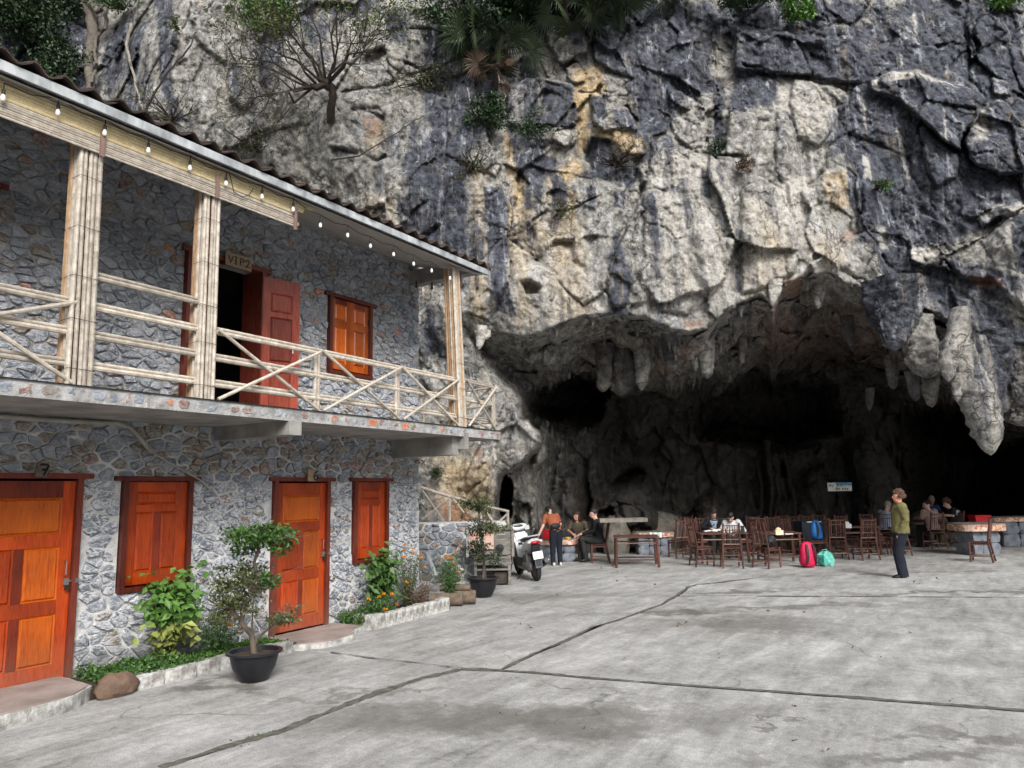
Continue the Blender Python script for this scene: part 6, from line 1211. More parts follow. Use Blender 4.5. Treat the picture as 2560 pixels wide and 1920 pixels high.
def stone_table(label, px, py, W_, Dp, H_, seed, rz=0.0, th=.13, base=(.8, .8)):
    t = thing('stone_table', label, 'table', on_z(px, py), rz=YAW+rz, group='stone tables with mosaic edges'); n = 40; rs_ = random.Random(seed); P_ = []
    for k in range(n):
        a = 2*PI*k/n; c, s = math.cos(a), math.sin(a); e = .62; x = math.copysign(abs(c)**e, c)*W_/2; y = math.copysign(abs(s)**e, s)*Dp/2; j = 1+rs_.uniform(-.015, .015); P_.append((x*j, y*j))
    mb = MB(); mb.prism(P_, 2, H_-th, H_-.015); mb.build('mosaic_edge', MOS, t, ang=50); mb = MB(); mb.prism([(x*.99, y*.99) for x, y in P_], 2, H_-.02, H_+.01, inset=.02); mb.build('table_top', BOULD, t, ang=50)
    nx = 3
    for i in range(nx):
        for j in range(2): rough_block('base_stone', BLUEST, (W_*base[0]*(-.5+(i+.5)/nx), 0, (H_-th)*(.25+.5*j)), (W_*base[0]/nx*1.02, Dp*base[1], (H_-th)*.52), 0, t, seed*7+i*3+j, .14, edges=.5)
    return t
stone_table('stone table with orange mosaic edge behind the woman in orange', 1392, 1402, 1.15, .8, .55, 1); stone_table('stone table with red-brown mosaic edge behind the empty wooden table', 1634, 1385, 1.12, .7, .60, 2)
stone_table('round-cornered stone table with pink mosaic edge at the far right', 2447, 1386, 1.15, 1.0, .76, 3, .1, .17, (.6, .7)); stone_table('long blue stone counter with mosaic edge at the right border', 2556, 1364, 1.7, .8, .80, 4, -.05, .12, (.8, .9))
DIMR = mat('shaded_cave_stone', (.10, .095, .085), (.04, .038, .035), .9, 4, 1.0, .06, bsc=9)  # darker copy of the boulder stone, cave dimness put into its colour
def crock(label, px, py, r, d=None, seed=0, m=BOULD, zo=.0, amp=.35): q = on_z(px, py); return rock(label, (q.x, q.y, r[2]*.75+zo), r, seed, m, rz=YAW, amp=amp)
crock('large pale boulder right behind the chair of the man in black', 1540, 1384, (.42,.4,.62), seed=21); crock('squat boulder carrying the right end of the long stone slab', 1600, 1376, (.5,.4,.5), seed=31); crock('big brown boulder behind the stone table with red-brown edge', 1660, 1372, (.75,.5,.62), seed=22); crock('grey boulder at the cave wall behind the orange top', 1325, 1388, (.55,.5,.75), seed=23)
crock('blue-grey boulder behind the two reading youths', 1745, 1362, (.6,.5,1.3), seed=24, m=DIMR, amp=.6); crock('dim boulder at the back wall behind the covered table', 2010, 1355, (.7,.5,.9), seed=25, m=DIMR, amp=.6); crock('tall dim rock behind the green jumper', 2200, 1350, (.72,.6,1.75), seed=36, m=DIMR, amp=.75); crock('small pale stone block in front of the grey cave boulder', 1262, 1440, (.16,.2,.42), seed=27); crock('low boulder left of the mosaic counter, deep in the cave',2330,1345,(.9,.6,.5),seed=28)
pl_ = MB(); a = at_d(1497, 1300, 18.2); b2 = at_d(1615, 1300, 18.2); pl_.box((0, 0, 0), ((b2-a).length, .45, .09)); o = pl_.build('stone_bench', BOULD, None, smooth=False); o.location = (a+b2)/2; o.rotation_euler = (0, 0, YAW); tag(o, 'long grey stone slab lying across the boulders at the cave wall', 'bench')
# small things on tables
def small(name, label, cat, loc, build, m, rz=YAW, group=None):
    mb = MB(); build(mb); o = mb.build(name, m, None, smooth=True, ang=35); o.location = loc; o.rotation_euler = (0, 0, rz); return tag(o, label, cat, group)
REDPL = mat('red_plastic', (.55, .01, .02), (.45, .01, .02), .4, 3, 0); PAPERW = mat('white_paper', (.75, .75, .74), (.7, .7, .7), .8, 3, 0); YEL = mat('yellow_plastic', (.75, .42, .04), (.7, .4, .05), .4, 3, 0); TEAL = mat('teal_bag', (.01, .32, .25), (.25, .62, .52), .35, 5, .6, .02, bsc=6); BLUE = mat('blue_nylon', (.015, .10, .34), (.03, .19, .55), .55, 6, .5, .01); CRIM = mat('crimson_nylon', (.50, .006, .05), (.66, .015, .09), .6, 8, .4, .01); GREYN = mat('grey_nylon', (.12, .12, .15), (.07, .07, .09), .7, 6, .3); BLKN = mat('black_nylon', (.02, .022, .027), (.012, .013, .016), .6, 8, .5, .01)
tl = on_z(1392, 1402)
def onto(px, py, z): 
    q = on_z(px, py, z); return q
small('crate', 'red plastic crate on the left end of the orange-edged stone table', 'crate', onto(1367, 1347, .56), lambda mb: (mb.box((0, 0, .11), (.30, .22, .22)), mb.box((0, 0, .22), (.33, .25, .02))), REDPL)
small('bowl', 'yellow bowl on the orange-edged stone table', 'bowl', onto(1420, 1349, .565), lambda mb: mb.lathe([(0, 0), (.05, 0), (.075, .06), (.07, .06), (.045, .012), (0, .012)], 14), YEL)
for k in range(5): small('can', ['leftmost', 'second', 'middle', 'fourth', 'rightmost'][k]+' of the five cans standing on the red-brown mosaic table', 'can', onto(1627+k*6, 1344, .612), lambda mb: mb.lathe([(0, 0), (.03, 0), (.033, .008), (.033, .11), (.027, .12), (0, .12)], 10), [PAPERW, mat('green_can', (.15, .35, .25), (.5, .5, .45), .4, 9, 0), PAPERW, mat('teal_can', (.2, .4, .38), (.6, .6, .5), .4, 9, 0), PAPERW][k], group='cans on the stone table')
small('open_book', 'open white book before the youth in the pale blue top', 'book', onto(1776, 1328, .70), lambda mb: (mb.box((-.08, 0, .01), (.15, .2, .02), Matrix.Rotation(-.15, 3, 'Y')), mb.box((.08, 0, .01), (.15, .2, .02), Matrix.Rotation(.15, 3, 'Y'))), PAPERW)
small('notebook', 'flat white notebook right of the open book', 'book', onto(1790, 1326, .70), lambda mb: mb.box((.0, 0, .015), (.2, .16, .03)), PAPERW)
small('phone', 'black phone standing near the elbow of the youth in white', 'phone', onto(1857, 1334, .70), lambda mb: mb.box((0, 0, .09), (.08, .03, .18)), IRON)
for k in range(3): small('cup', ['leftmost pale cup', 'middle pale cup', 'rightmost pale cup'][k]+' standing before the youth in white', 'cup', onto(1810+k*9, 1331, .70), lambda mb: mb.lathe([(0, 0), (.025, 0), (.035, .09), (.03, .09), (0, .012)], 10), PAPERW, group='cups on the reading table')
def tissue(mb): mb.box((0, 0, .05), (.17, .12, .10)); mb.blob((0, 0, .12), (.06, .04, .045), 8, 5, noise=.5, seed=2)
small('tissue_box', 'tissue box with white tissue on the table left of the red backpack', 'tissue box', onto(1947, 1337, .71), tissue, mat('tissue_carton', (.62, .45, .25), (.75, .70, .6), .7, 9, 0)); small('tissue_box', 'pale tissue box on the table between the chairs seen from behind', 'tissue box', onto(2118, 1320, .72), tissue, PAPERW)
small('napkin', 'folded white napkin at the right edge of the table with the tissue box', 'napkin', onto(1972, 1336, .71), lambda mb: mb.box((0, 0, .01), (.18, .07, .015)), PAPERW); small('menu', 'white sheet lying on the dark covered table', 'paper', onto(2034, 1306, .867), lambda mb: mb.box((0, 0, .012), (.34, .10, .02)), PAPERW)
small('crate', 'dark red plastic crate standing behind the lone chair at the far right', 'crate', onto(2456, 1370, 0), lambda mb: (mb.box((0, 0, .42), (.42, .36, .84), taper=.92), mb.box((0, 0, .86), (.44, .38, .05))), REDPL)
# cave sign
SG = thing('cave_sign', 'small blue and white lettered board hanging at the dark cave wall', 'sign', at_d(2099, 1217, 20.0), rz=YAW)
BLUEP = mat('sign_blue', (.02, .12, .36), (.10, .28, .50), .5, 8, 0); CREAM = mat('sign_cream', (.62, .62, .58), (.48, .50, .44), .6, 6, 0)
mb = MB(); mb.box((0, 0, 0), (.64, .03, .225)); mb.build('board', CREAM, SG, smooth=False); mb = MB(); mb.box((.10, -.018, .085), (.42, .006, .05)); mb.box((.22, -.018, .045), (.18, .006, .03)); mb.build('blue_band', BLUEP, SG, smooth=False)
write(SG, 'YV', BLACK, (-.29, -.022, .0), Vector((1, 0, 0)), Vector((0, 0, 1)), .07, .008); write(SG, 'NLNI', BLACK, (-.08, -.024, .01), Vector((1, 0, 0)), Vector((0, 0, 1)), .05, .006); write(SG, 'Be xay', BLACK, (-.11, -.022, -.075), Vector((1, 0, 0)), Vector((0, 0, 1)), .065, .007)
# ------------------------------------------------------------------ bags
def backpack(label, loc, rz, m, s_=1.0, tilt=0.0, front=True):
    t = thing('backpack', label, 'backpack', loc, rot=(tilt, 0, rz)); 
    def sup(W_, D_, H_, c, m_, nm, seed=0, e=.7):
        mb = MB(); n, k2 = 20, 12; V = []; 
        for k in range(k2+1):
            ph = PI*k/k2; z = -math.copysign(abs(math.cos(ph))**e, math.cos(ph)); r_ = abs(math.sin(ph))**e
            for j in range(n):
                th = 2*PI*j/n; c1, s1 = math.cos(th), math.sin(th); V.append((math.copysign(abs(c1)**e, c1)*r_*W_/2*(1-.12*z), math.copysign(abs(s1)**e, s1)*r_*D_/2*(1-.2*z), z*H_/2))
        A = np.array(V); A += (fbm(A*9+seed, 3)*.018)[:, None]*np.sign(A); V = [Vector(a)+Vector(c) for a in A*s_]
        mb.add(V, [(k*n+j, k*n+(j+1) % n, (k+1)*n+(j+1) % n, (k+1)*n+j) for k in range(k2) for j in range(n)]); return mb.build(nm, m_, t)
    sup(.36, .24, .56, (0, 0, .28*s_), m, 'body', 1); 
    if front: sup(.24, .12, .26, (.02*s_, .13*s_, .18*s_), GREYN, 'pocket', 2)
    for s in (-1, 1):
        mb = MB(); mb.tube([(s*.07*s_, -.10*s_, .50*s_), (s*.085*s_, -.17*s_, .40*s_), (s*.09*s_, -.165*s_, .22*s_), (s*.11*s_, -.12*s_, .07*s_)], [.028*s_]*4, 6, flat=.4); mb.build('strap', BLKN, t)
    mb = MB(); mb.tube([(-.04*s_, -.05*s_, .55*s_), (0, -.05*s_, .60*s_), (.04*s_, -.05*s_, .55*s_)], .009, 5); mb.build('handle', BLKN, t); return t
q = on_z(2023, 1419); backpack('crimson backpack with black straps standing on the floor', (q.x, q.y, 0), YAW+.15, CRIM, 1.0, -.05); q = seats[4]; backpack('blue backpack sitting on a chair above the crimson one', (q.x+.03, q.y, .45), YAW+.35, BLUE, .85, -.12, False)
def sack(label, loc, r, m, seed, cat='bag', name='bag'):
    mb = MB(); mb.blob((0, 0, r[2]*.8), r, 18, 12, noise=.5, seed=seed, nsc=1.6); mb.tube([(-.03, 0, r[2]*1.5), (-.06, 0, r[2]*1.9), (.03, 0, r[2]*1.95), (.03, 0, r[2]*1.5)], .012, 5); o = mb.build(name, m, None, ang=30); o.location = loc; o.rotation_euler = (0, 0, YAW); return tag(o, label, cat)
q = on_z(2066, 1416); sack('shiny teal plastic bag on the floor beside the crimson backpack', (q.x, q.y, 0), (.18, .15, .19), TEAL, 5); q = seats[3]; sack('black bag slumped on the seat of a chair', (q.x+.05, q.y+.02, .45), (.17, .15, .15), BLKN, 8)
# ------------------------------------------------------------------ scooter
WBODY = mat('scooter_white', (.52, .53, .54), (.46, .47, .48), .25, 2, 0, coat=.5); SBLK = mat('scooter_black', (.015, .015, .018), (.02, .02, .024), .45, 6, .1); RUB = mat('rubber', (.02, .02, .02), (.03, .03, .03), .8, 30, .5, .004); SGREY = mat('scooter_grey', (.16, .155, .15), (.12, .12, .12), .45, 4, 0, metal=.3); TAIL = mat('red_lens', (.45, .005, .02), (.3, .004, .015), .2, 9, .2, .003); DGLS = mat('dial_glass', (.05, .06, .07), None, .15, 2, 0); DENIM = mat('mud_flap', (.12, .14, .18), (.09, .10, .13), .6, 5, 0)
sq = on_z(1343, 1452); sc = thing('scooter', 'white motor scooter parked on its side stand before the cave', 'scooter', (sq.x, sq.y, 0), rot=(0, -.13, YAW+math.radians(15)))
# local: forward +Y, rear wheel centre at y=0
def wheel(y):
    mb = MB(); R_ = Matrix.Rotation(PI/2, 3, 'Y'); prof = [(.19, -.045), (.235, -.052), (.262, -.035), (.272, 0), (.262, .035), (.235, .052), (.19, .045), (.185, 0), (.19, -.045)]; mb.lathe(prof, 28, (0, y, .272), R=R_); w_ = mb.build('wheel', RUB, sc)
    mb = MB(); mb.lathe([(.0, -.035), (.06, -.04), (.07, -.01), (.17, -.02), (.192, -.04), (.192, .04), (.17, .02), (.07, .01), (.06, .04), (0, .035)], 20, (0, y, .272), R=R_); mb.build('rim', SGREY, w_); return w_
wheel(0); wheel(1.26)
def part(nm, m, fn, parent=sc, ang=40): mb = MB(); fn(mb); return mb.build(nm, m, parent, ang=ang)
def hull(mb, secs, n=14, e=.75):                     # secs: (y, zc, halfw, halfh)
    V = []
    for y, z, hw, hh in secs:
        for j in range(n):
            th = 2*PI*j/n; c, s = math.cos(th), math.sin(th); V.append((math.copysign(abs(c)**e, c)*hw, y, z+math.copysign(abs(s)**e, s)*hh))
    F_ = [(k*n+j, k*n+(j+1) % n, (k+1)*n+(j+1) % n, (k+1)*n+j) for k in range(len(secs)-1) for j in range(n)]+[tuple(range(n)), tuple((len(secs)-1)*n+j for j in range(n))]; mb.add(V, F_)
part('tail_body', WBODY, lambda mb: hull(mb, [(-.26,.80,.07,.025),(-.22,.80,.11,.055),(-.05,.74,.15,.11),(.15,.66,.165,.15),(.35,.58,.15,.17),(.45,.52,.10,.15)]))
part('seat', SBLK, lambda mb: hull(mb, [(-.20,.855,.09,.02),(-.1,.865,.13,.04),(.15,.83,.145,.05),(.35,.80,.13,.05),(.5,.78,.10,.04),(.55,.77,.06,.02)]))
part('grab_rail', WBODY, lambda mb: mb.tube([(-.12,.02,.86),(-.13,-.2,.90),(0,-.28,.91),(.13,-.2,.90),(.12,.02,.86)], .014, 7))
part('tail_light', TAIL, lambda mb: mb.blob((0,-.265,.775),(.105,.035,.036),14,8)); part('indicator', WBODY, lambda mb: mb.blob((.12,-.235,.785),(.045,.04,.032),10,6)); part('indicator', WBODY, lambda mb: mb.blob((-.12,-.235,.785),(.045,.04,.032),10,6))
part('rear_fender', SBLK, lambda mb: (mb.box((0,-.22,.64),(.15,.10,.20),Matrix.Rotation(.25,3,'X')), mb.box((0,-.29,.46),(.11,.03,.28),Matrix.Rotation(-.15,3,'X')))); part('mud_flap', DENIM, lambda mb: mb.box((0,-.30,.37),(.14,.02,.17),Matrix.Rotation(-.1,3,'X')))
pl2 = part('number_plate', WHITE, lambda mb: mb.box((0,-.325,.53),(.20,.008,.145),Matrix.Rotation(-.18,3,'X')), ang=20)
for i, tx in enumerate(('VNV','VVVV')):
    for j in range(len(tx)): strokes(sc, 'lettering', SGREY, ([(0,1),(0,0)],[(0,1),(.6,1)],[(.6,1),(.5,0)]) if (i+j) % 2 else ([(0,.9),(.6,.9),(0,.1),(.6,.1)],), (-.075+j*.045,-.338+.006*i*0,.55-.055*i), Vector((1,0,0)), Vector((0,0,1)), .03, .035, .003)
part('engine', SGREY, lambda mb: (mb.blob((-.10,.06,.30),(.09,.17,.12),14,10), mb.blob((-.11,.28,.30),(.07,.16,.10),12,8), mb.box((-.05,.2,.42),(.16,.36,.16))), ang=50); part('exhaust', SBLK, lambda mb: mb.tube([(.13,.35,.22),(.15,.1,.27),(.16,-.12,.34),(.165,-.3,.40)],[.03,.055,.065,.045],12)); part('exhaust_shield', WBODY, lambda mb: mb.tube([(.185,.0,.33),(.195,-.24,.40)],[.05,.045],10,flat=.5))
part('shock', SGREY, lambda mb: mb.tube([(-.13,-.0,.30),(-.13,.05,.62)],.028,8)); part('floorboard', SBLK, lambda mb: mb.box((0,.62,.32),(.34,.46,.09))); part('underbody', WBODY, lambda mb: mb.box((0,.60,.25),(.26,.44,.08),taper=1.2))
part('leg_shield', WBODY, lambda mb: hull(mb, [(.80,.40,.17,.10),(.86,.60,.21,.16),(.93,.78,.20,.16),(.98,.90,.16,.09)],16,.6)); part('inner_panel', WBODY, lambda mb: (mb.box((0,.77,.62),(.30,.05,.46),Matrix.Rotation(-.25,3,'X')), mb.box((0,.80,.84),(.22,.06,.16),Matrix.Rotation(-.3,3,'X'))))
part('glovebox', SBLK, lambda mb: (mb.box((-.03,.755,.70),(.09,.03,.045)), mb.box((.08,.755,.70),(.07,.03,.06)), mb.box((-.03,.765,.78),(.09,.03,.035)))); part('side_shadow_panel', SBLK, lambda mb: (mb.box((-.165,.78,.52),(.02,.26,.42),Matrix.Rotation(-.2,3,'X')), mb.box((-.16,.5,.38),(.03,.3,.16))))
part('front_fender', WBODY, lambda mb: hull(mb, [(1.02,.46,.06,.05),(1.16,.55,.085,.05),(1.32,.54,.085,.05),(1.46,.44,.06,.04)])); part('fork', SGREY, lambda mb: (mb.cyl((-.08,1.26,.272),(-.06,1.05,.75),.022), mb.cyl((.08,1.26,.272),(.06,1.05,.75),.022)))
part('handlebar_cover', WBODY, lambda mb: (hull(mb, [(.82,1.00,.10,.03),(.88,1.03,.20,.07),(.96,1.02,.17,.08),(1.06,.96,.10,.07)],16,.7), mb.box((-.19,.87,1.0),(.10,.07,.085),Matrix.Rotation(.2,3,'Z')), mb.box((.19,.87,1.0),(.10,.07,.085),Matrix.Rotation(-.2,3,'Z')))); part('dial', DGLS, lambda mb: mb.blob((0,.845,1.05),(.105,.03,.04),16,8))
for s in (-1, 1):
    part('grip', RUB, lambda mb: mb.cyl((s*.20,.88,.99),(s*.36,.82,.98),.019,.019,10)); part('brake_lever', STEEL, lambda mb: mb.tube([(s*.22,.93,1.0),(s*.3,.93,.99),(s*.38,.89,.985)],.007,5)); 
part('mirror', WHITE, lambda mb: (mb.box((-.33,.86,1.13),(.15,.02,.09),Matrix.Rotation(.25,3,'Y')), mb.cyl((-.2,.9,1.02),(-.29,.88,1.10),.007)))
part('side_stand', SBLK, lambda mb: (mb.tube([(-.10,.42,.24),(-.20,.44,.12),(-.30,.44,.015)],.014,6), mb.box((-.31,.44,.0),(.07,.05,.02))))
# ------------------------------------------------------------------ people
def remesh(mb, name, m, parent, vox=.014, extra=None, smooth_it=3, label=None):
    me = bpy.data.meshes.new(name); me.from_pydata(mb.v, [], mb.f); o = bpy.data.objects.new('tmp', me); COL.objects.link(o)
    r = o.modifiers.new('r', 'REMESH'); r.mode = 'VOXEL'; r.voxel_size = vox; s_ = o.modifiers.new('s', 'SMOOTH'); s_.factor = .5; s_.iterations = smooth_it
    dg = bpy.context.evaluated_depsgraph_get(); me2 = bpy.data.meshes.new_from_object(o.evaluated_get(dg)); bpy.data.objects.remove(o); bpy.data.meshes.remove(me)
    me2.name = name; me2.materials.clear(); me2.materials.append(m)
    if extra is not None:
        V = [tuple(v.co) for v in me2.vertices]; F_ = [tuple(p.vertices) for p in me2.polygons]; b_ = len(V); V += extra.v; F_ += [tuple(i+b_ for i in f) for f in extra.f]
        me3 = bpy.data.meshes.new(name); me3.from_pydata([tuple(v) for v in V], [], F_); me3.materials.append(m); bpy.data.meshes.remove(me2); me2 = me3; fix_normals(me2)
    me2.polygons.foreach_set('use_smooth', [True]*len(me2.polygons)); o = link(name, me2, parent); return o
SKIN = mat('skin', (.55, .31, .22), (.48, .26, .18), .55, 8, .1); SKINP = mat('pale_skin', (.66, .43, .34), (.60, .37, .29), .55, 8, .1); SKINR = mat('ruddy_skin', (.60, .27, .17), (.52, .23, .15), .55, 8, .1)
def fab(name, a, b_=None): return mat(name, a, b_ or tuple(x*.6 for x in a), .9, 5, .7, .02, bsc=9)
NAVY = fab('navy_trousers', (.009, .012, .024), (.006, .008, .015)); OLV = fab('olive_knit', (.17, .155, .06), (.12, .11, .042)); ORG = fab('rust_top', (.32, .095, .045), (.26, .075, .038)); BLKF = fab('black_fabric', (.014, .016, .022)); KHAKI = fab('olive_shirt', (.11, .09, .065)); DKG = fab('dark_green_trousers', (.028, .032, .028)); LBLUE = fab('pale_blue_top', (.42, .50, .66)); WHT = fab('white_top', (.66, .68, .69), (.55, .57, .6)); PINK = fab('dusty_pink_shirt', (.42, .28, .25)); BLUF = fab('blue_shirt', (.02, .06, .25)); SHOE = mat('black_shoe', (.015, .015, .017), None, .4, 5, .1); SHOEW = mat('white_shoe', (.65, .65, .66), (.5, .5, .5), .6, 5, .1)
HBLK = mat('black_hair', (.012, .010, .010), (.022, .018, .016), .5, 30, .9, .01, stretch=(1, 1, .2)); HBRN = mat('brown_hair', (.115, .06, .035), (.05, .027, .016), .6, 26, .9, .012, stretch=(1, 1, .3)); HGRY = mat('grey_hair', (.42, .41, .39), (.25, .24, .23), .7, 26, .9, .01); HDBR = mat('dark_brown_hair', (.045, .025, .018), (.025, .015, .012), .55, 26, .9, .012)
EYE = mat('eye', (.02, .015, .012), None, .2, 3, 0); LIP_ = mat('lips', (.35, .10, .08), None, .5, 3, 0)
def person(label, px, py, ang, H=1.65, z0=0.0, pz=None, off=(0, 0), lean=0.0, side=0.0, head=(0.0, 0.0), arms=None, legs=None, shirt=BLKF, sleeve='long', pants=NAVY, pantl='long', shoe=SHOE, skin=SKIN, hair=('short', HBLK), build=1.0, group=None, bend_back=0.0, loose=1.0):
    """ang as for chairs: 0 = turned away, 90 = facing right. Coordinates: x to the person's right, y ahead, z up, for a height of 1.65 m"""
    q = on_z(px, py); k = H/1.65; t = thing('person', label, 'person', q, rz=YAW-math.radians(ang), group=group); t.location.z = z0
    if pz is None: pz = .88
    P0 = Vector((off[0], off[1], pz)); sd_ = Vector((math.sin(side), math.sin(lean)*math.cos(side), math.cos(lean)*math.cos(side))); fw = Vector((0, math.cos(lean), -math.sin(lean)))
    rt = Vector((1, 0, 0)); rt = (rt-sd_*rt.dot(sd_)).normalized(); waist = P0+sd_*.14; chest = P0+sd_*.36; nk = P0+sd_*.50; hd_dir = (sd_*.6+Vector((0, math.sin(lean+head[0]), math.cos(lean+head[0])))*.9).normalized()
    hc = nk+hd_dir*.145+fw*.02; b = build
    shl = {s: P0+sd_*.455+rt*(s*.155*b) for s in (-1, 1)}
    arms = arms or {s: ((s*.22, .0, pz+.20), (s*.23, .06, pz-.02)) for s in (-1, 1)}
    legs = legs or {s: ((s*.09, .02, .46), (s*.10, 0, .07)) for s in (-1, 1)}
    S_ = lambda v: Vector(v)*k
    def torso(mb, g_=0.0, hem=-.06):
        secs = [(P0+sd_*hem, .155*b+g_, .112*b+g_), (P0+sd_*.02, .158*b+g_, .115*b+g_), (waist, .130*b+g_*1.3, .098*b+g_*1.2), (P0+sd_*.27, .142*b+g_, .112*b+g_), (chest, .158*b+g_, .112*b+g_), (P0+sd_*.44, .140*b+g_, .090*b+g_), (P0+sd_*.49, .065+g_, .06+g_*.8)]
        n = 16; V = []
        for c, a, d in secs:
            for j in range(n): th = 2*PI*j/n; V.append(S_(c+rt*(math.cos(th)*a)+fw*(math.sin(th)*d)))
        m_ = len(secs); mb.add(V, [(i*n+j, i*n+(j+1) % n, (i+1)*n+(j+1) % n, (i+1)*n+j) for i in range(m_-1) for j in range(n)]+[tuple(range(n)), tuple((m_-1)*n+j for j in range(n))])
    def limb(mb, pts, rad): mb.tube([S_(p) for p in pts], [r*k for r in rad], 10); [mb.blob(S_(p), r*k*1.0, 10, 8) for p, r in zip(pts, rad)]
    # body
    mb = MB(); torso(mb); mb.tube([S_(P0+sd_*.46), S_(nk), S_(hc-hd_dir*.03)], [.062*k, .052*k, .05*k], 10)
    hr = Vector(hc); fz = (fw*math.cos(head[0])-sd_*math.sin(head[0])).normalized(); tr = Matrix.Rotation(-head[1], 3, hd_dir) @ fz; hz = hd_dir; hx = tr.cross(hz).normalized()
    RH = Matrix((hx, tr, hz)).transposed()
    mb.blob(S_(hr+hz*.02), (.074*k, .092*k, .105*k), 16, 12, R=RH); mb.blob(S_(hr+tr*.028-hz*.055), (.055*k, .06*k, .06*k), 12, 10, R=RH)
    mb.blob(S_(hr+tr*.098-hz*.012), (.014*k, .022*k, .028*k), 8, 6, R=RH)
    for s in (-1, 1): mb.blob(S_(hr+hx*(s*.076)-tr*.005), (.010*k, .020*k, .030*k), 8, 6, R=RH)
    for s in (-1, 1):
        e, h = Vector(arms[s][0]), Vector(arms[s][1]); limb(mb, [shl[s], shl[s]*.5+e*.5, e, e*.5+h*.5, h], [.050*b, .043*b, .037, .034, .024])
        kn, an = Vector(legs[s][0]), Vector(legs[s][1]); hp = P0+rt*(s*.085); limb(mb, [hp, hp*.5+kn*.5, kn, kn*.45+an*.55, an], [.085*b, .075*b, .054, .050, .034])
    ex = MB()
    for s in (-1, 1):                     # hands: palm, four fingers, thumb
        e, h = Vector(arms[s][0]), Vector(arms[s][1]); d = (h-e).normalized(); up = Vector((0, 0, 1)); sx = d.cross(up); sx = sx.normalized() if sx.length > .1 else Vector((1, 0, 0)); nn = sx.cross(d)
        pc = h+d*.045; RM = Matrix((sx, d, nn)).transposed(); ex.blob(S_(pc), (.038*k, .052*k, .016*k), 10, 8, R=RM)
        for f in range(4):
            a0 = pc+sx*((f-1.5)*.018)+d*.040; L_ = (.062, .072, .068, .052)[f]; ex.tube([S_(a0), S_(a0+d*L_*.5-nn*.008), S_(a0+d*L_*.85-nn*.028)], [.0088*k, .008*k, .006*k], 6)
        tb_ = pc-sx*(s*.030)-d*.015; ex.tube([S_(tb_), S_(tb_-sx*(s*.026)+d*.022), S_(tb_-sx*(s*.028)+d*.05)], [.011*k, .010*k, .007*k], 6)
    remesh(mb, 'body', skin, t, .013, ex, 2)
    # clothes
    mb = MB(); torso(mb, .016*loose, -.05 if sleeve != 'none' else 0)
    for s in (-1, 1):
        e, h = Vector(arms[s][0]), Vector(arms[s][1]); sh = shl[s]
        if sleeve == 'long': limb(mb, [sh, sh*.5+e*.5, e, e*.5+h*.5, h*.95+e*.05], [.066*b*loose, .060*loose, .054*loose, .050*loose, .038*loose])
        else: limb(mb, [sh, sh*.6+e*.4, sh*.35+e*.65], [.064*b*loose, .060*loose, .056*loose])
    so = remesh(mb, 'shirt', shirt, t, .013, None, 2)
    # folds of the cloth
    A = np.array([tuple(v.co) for v in so.data.vertices]); nrm = np.array([tuple(v.normal) for v in so.data.vertices]); A += nrm*(fbm(A*np.array([9, 9, 16])+hash(label) % 17, 3)*.010)[:, None]; so.data.vertices.foreach_set('co', A.astype(np.float32).ravel()); so.data.update()
    mb = MB(); V = []
    n = 14
    for c, a, d in [(P0+sd_*.07, .140*b, .108*b), (P0, .168*b, .128*b), (P0-sd_*.06, .172*b, .130*b)]:
        for j in range(n): th = 2*PI*j/n; V.append(S_(c+rt*(math.cos(th)*a)+fw*(math.sin(th)*d)))
    mb.add(V, [(i*n+j, i*n+(j+1) % n, (i+1)*n+(j+1) % n, (i+1)*n+j) for i in range(2) for j in range(n)]+[tuple(range(n)), tuple(2*n+j for j in range(n))])
    for s in (-1, 1):
        kn, an = Vector(legs[s][0]), Vector(legs[s][1]); hp = P0+rt*(s*.085)
        if pantl == 'long': limb(mb, [hp, hp*.5+kn*.5, kn, kn*.45+an*.55, an+(an-kn).normalized()*.01], [.100*b, .092*b, .078*loose, .070*loose, .064*loose])
        else: limb(mb, [hp, hp*.5+kn*.5, kn*.9+hp*.1], [.100*b, .092*b, .078*loose])
    po = remesh(mb, 'trousers', pants, t, .014, None, 2); A = np.array([tuple(v.co) for v in po.data.vertices]); nrm = np.array([tuple(v.normal) for v in po.data.vertices]); A += nrm*(fbm(A*np.array([8, 8, 6])+3, 3)*.008)[:, None]; po.data.vertices.foreach_set('co', A.astype(np.float32).ravel()); po.data.update()
    for s in (-1, 1):
        kn, an = Vector(legs[s][0]), Vector(legs[s][1]); mb = MB(); c = an+Vector((0, .05, -.035)); V = []
        fdir = Vector((s*.12, 1, 0)).normalized() if len(legs[s]) < 3 else Vector(legs[s][2]).normalized(); sx = fdir.cross(Vector((0, 0, 1))); zb = an.z-.07
        for (f, w_, h_) in ((-.075, .030, .075), (-.04, .038, .085), (.03, .040, .075), (.10, .046, .052), (.155, .040, .040), (.18, .018, .025)):
            for j in range(8): th = 2*PI*j/8; V.append(S_(an.xy.to_3d()+Vector((0, 0, zb))+fdir*f+sx*(math.cos(th)*w_)+Vector((0, 0, h_*(.5+.5*math.sin(th))))))
        mb.add(V, [(i*8+j, i*8+(j+1) % 8, (i+1)*8+(j+1) % 8, (i+1)*8+j) for i in range(5) for j in range(8)]+[tuple(range(8)), tuple(40+j for j in range(8))]); mb.build('shoe', shoe, t, ang=60)
    # face
    for s in (-1, 1): mb = MB(); mb.blob(S_(hr+tr*.083+hx*(s*.030)+hz*.008), (.013*k, .006*k, .007*k), 8, 6, R=RH); mb.build('eye', EYE, t)
    mb = MB(); mb.blob(S_(hr+tr*.086-hz*.058), (.022*k, .008*k, .007*k), 8, 6, R=RH); mb.build('mouth', LIP_, t)
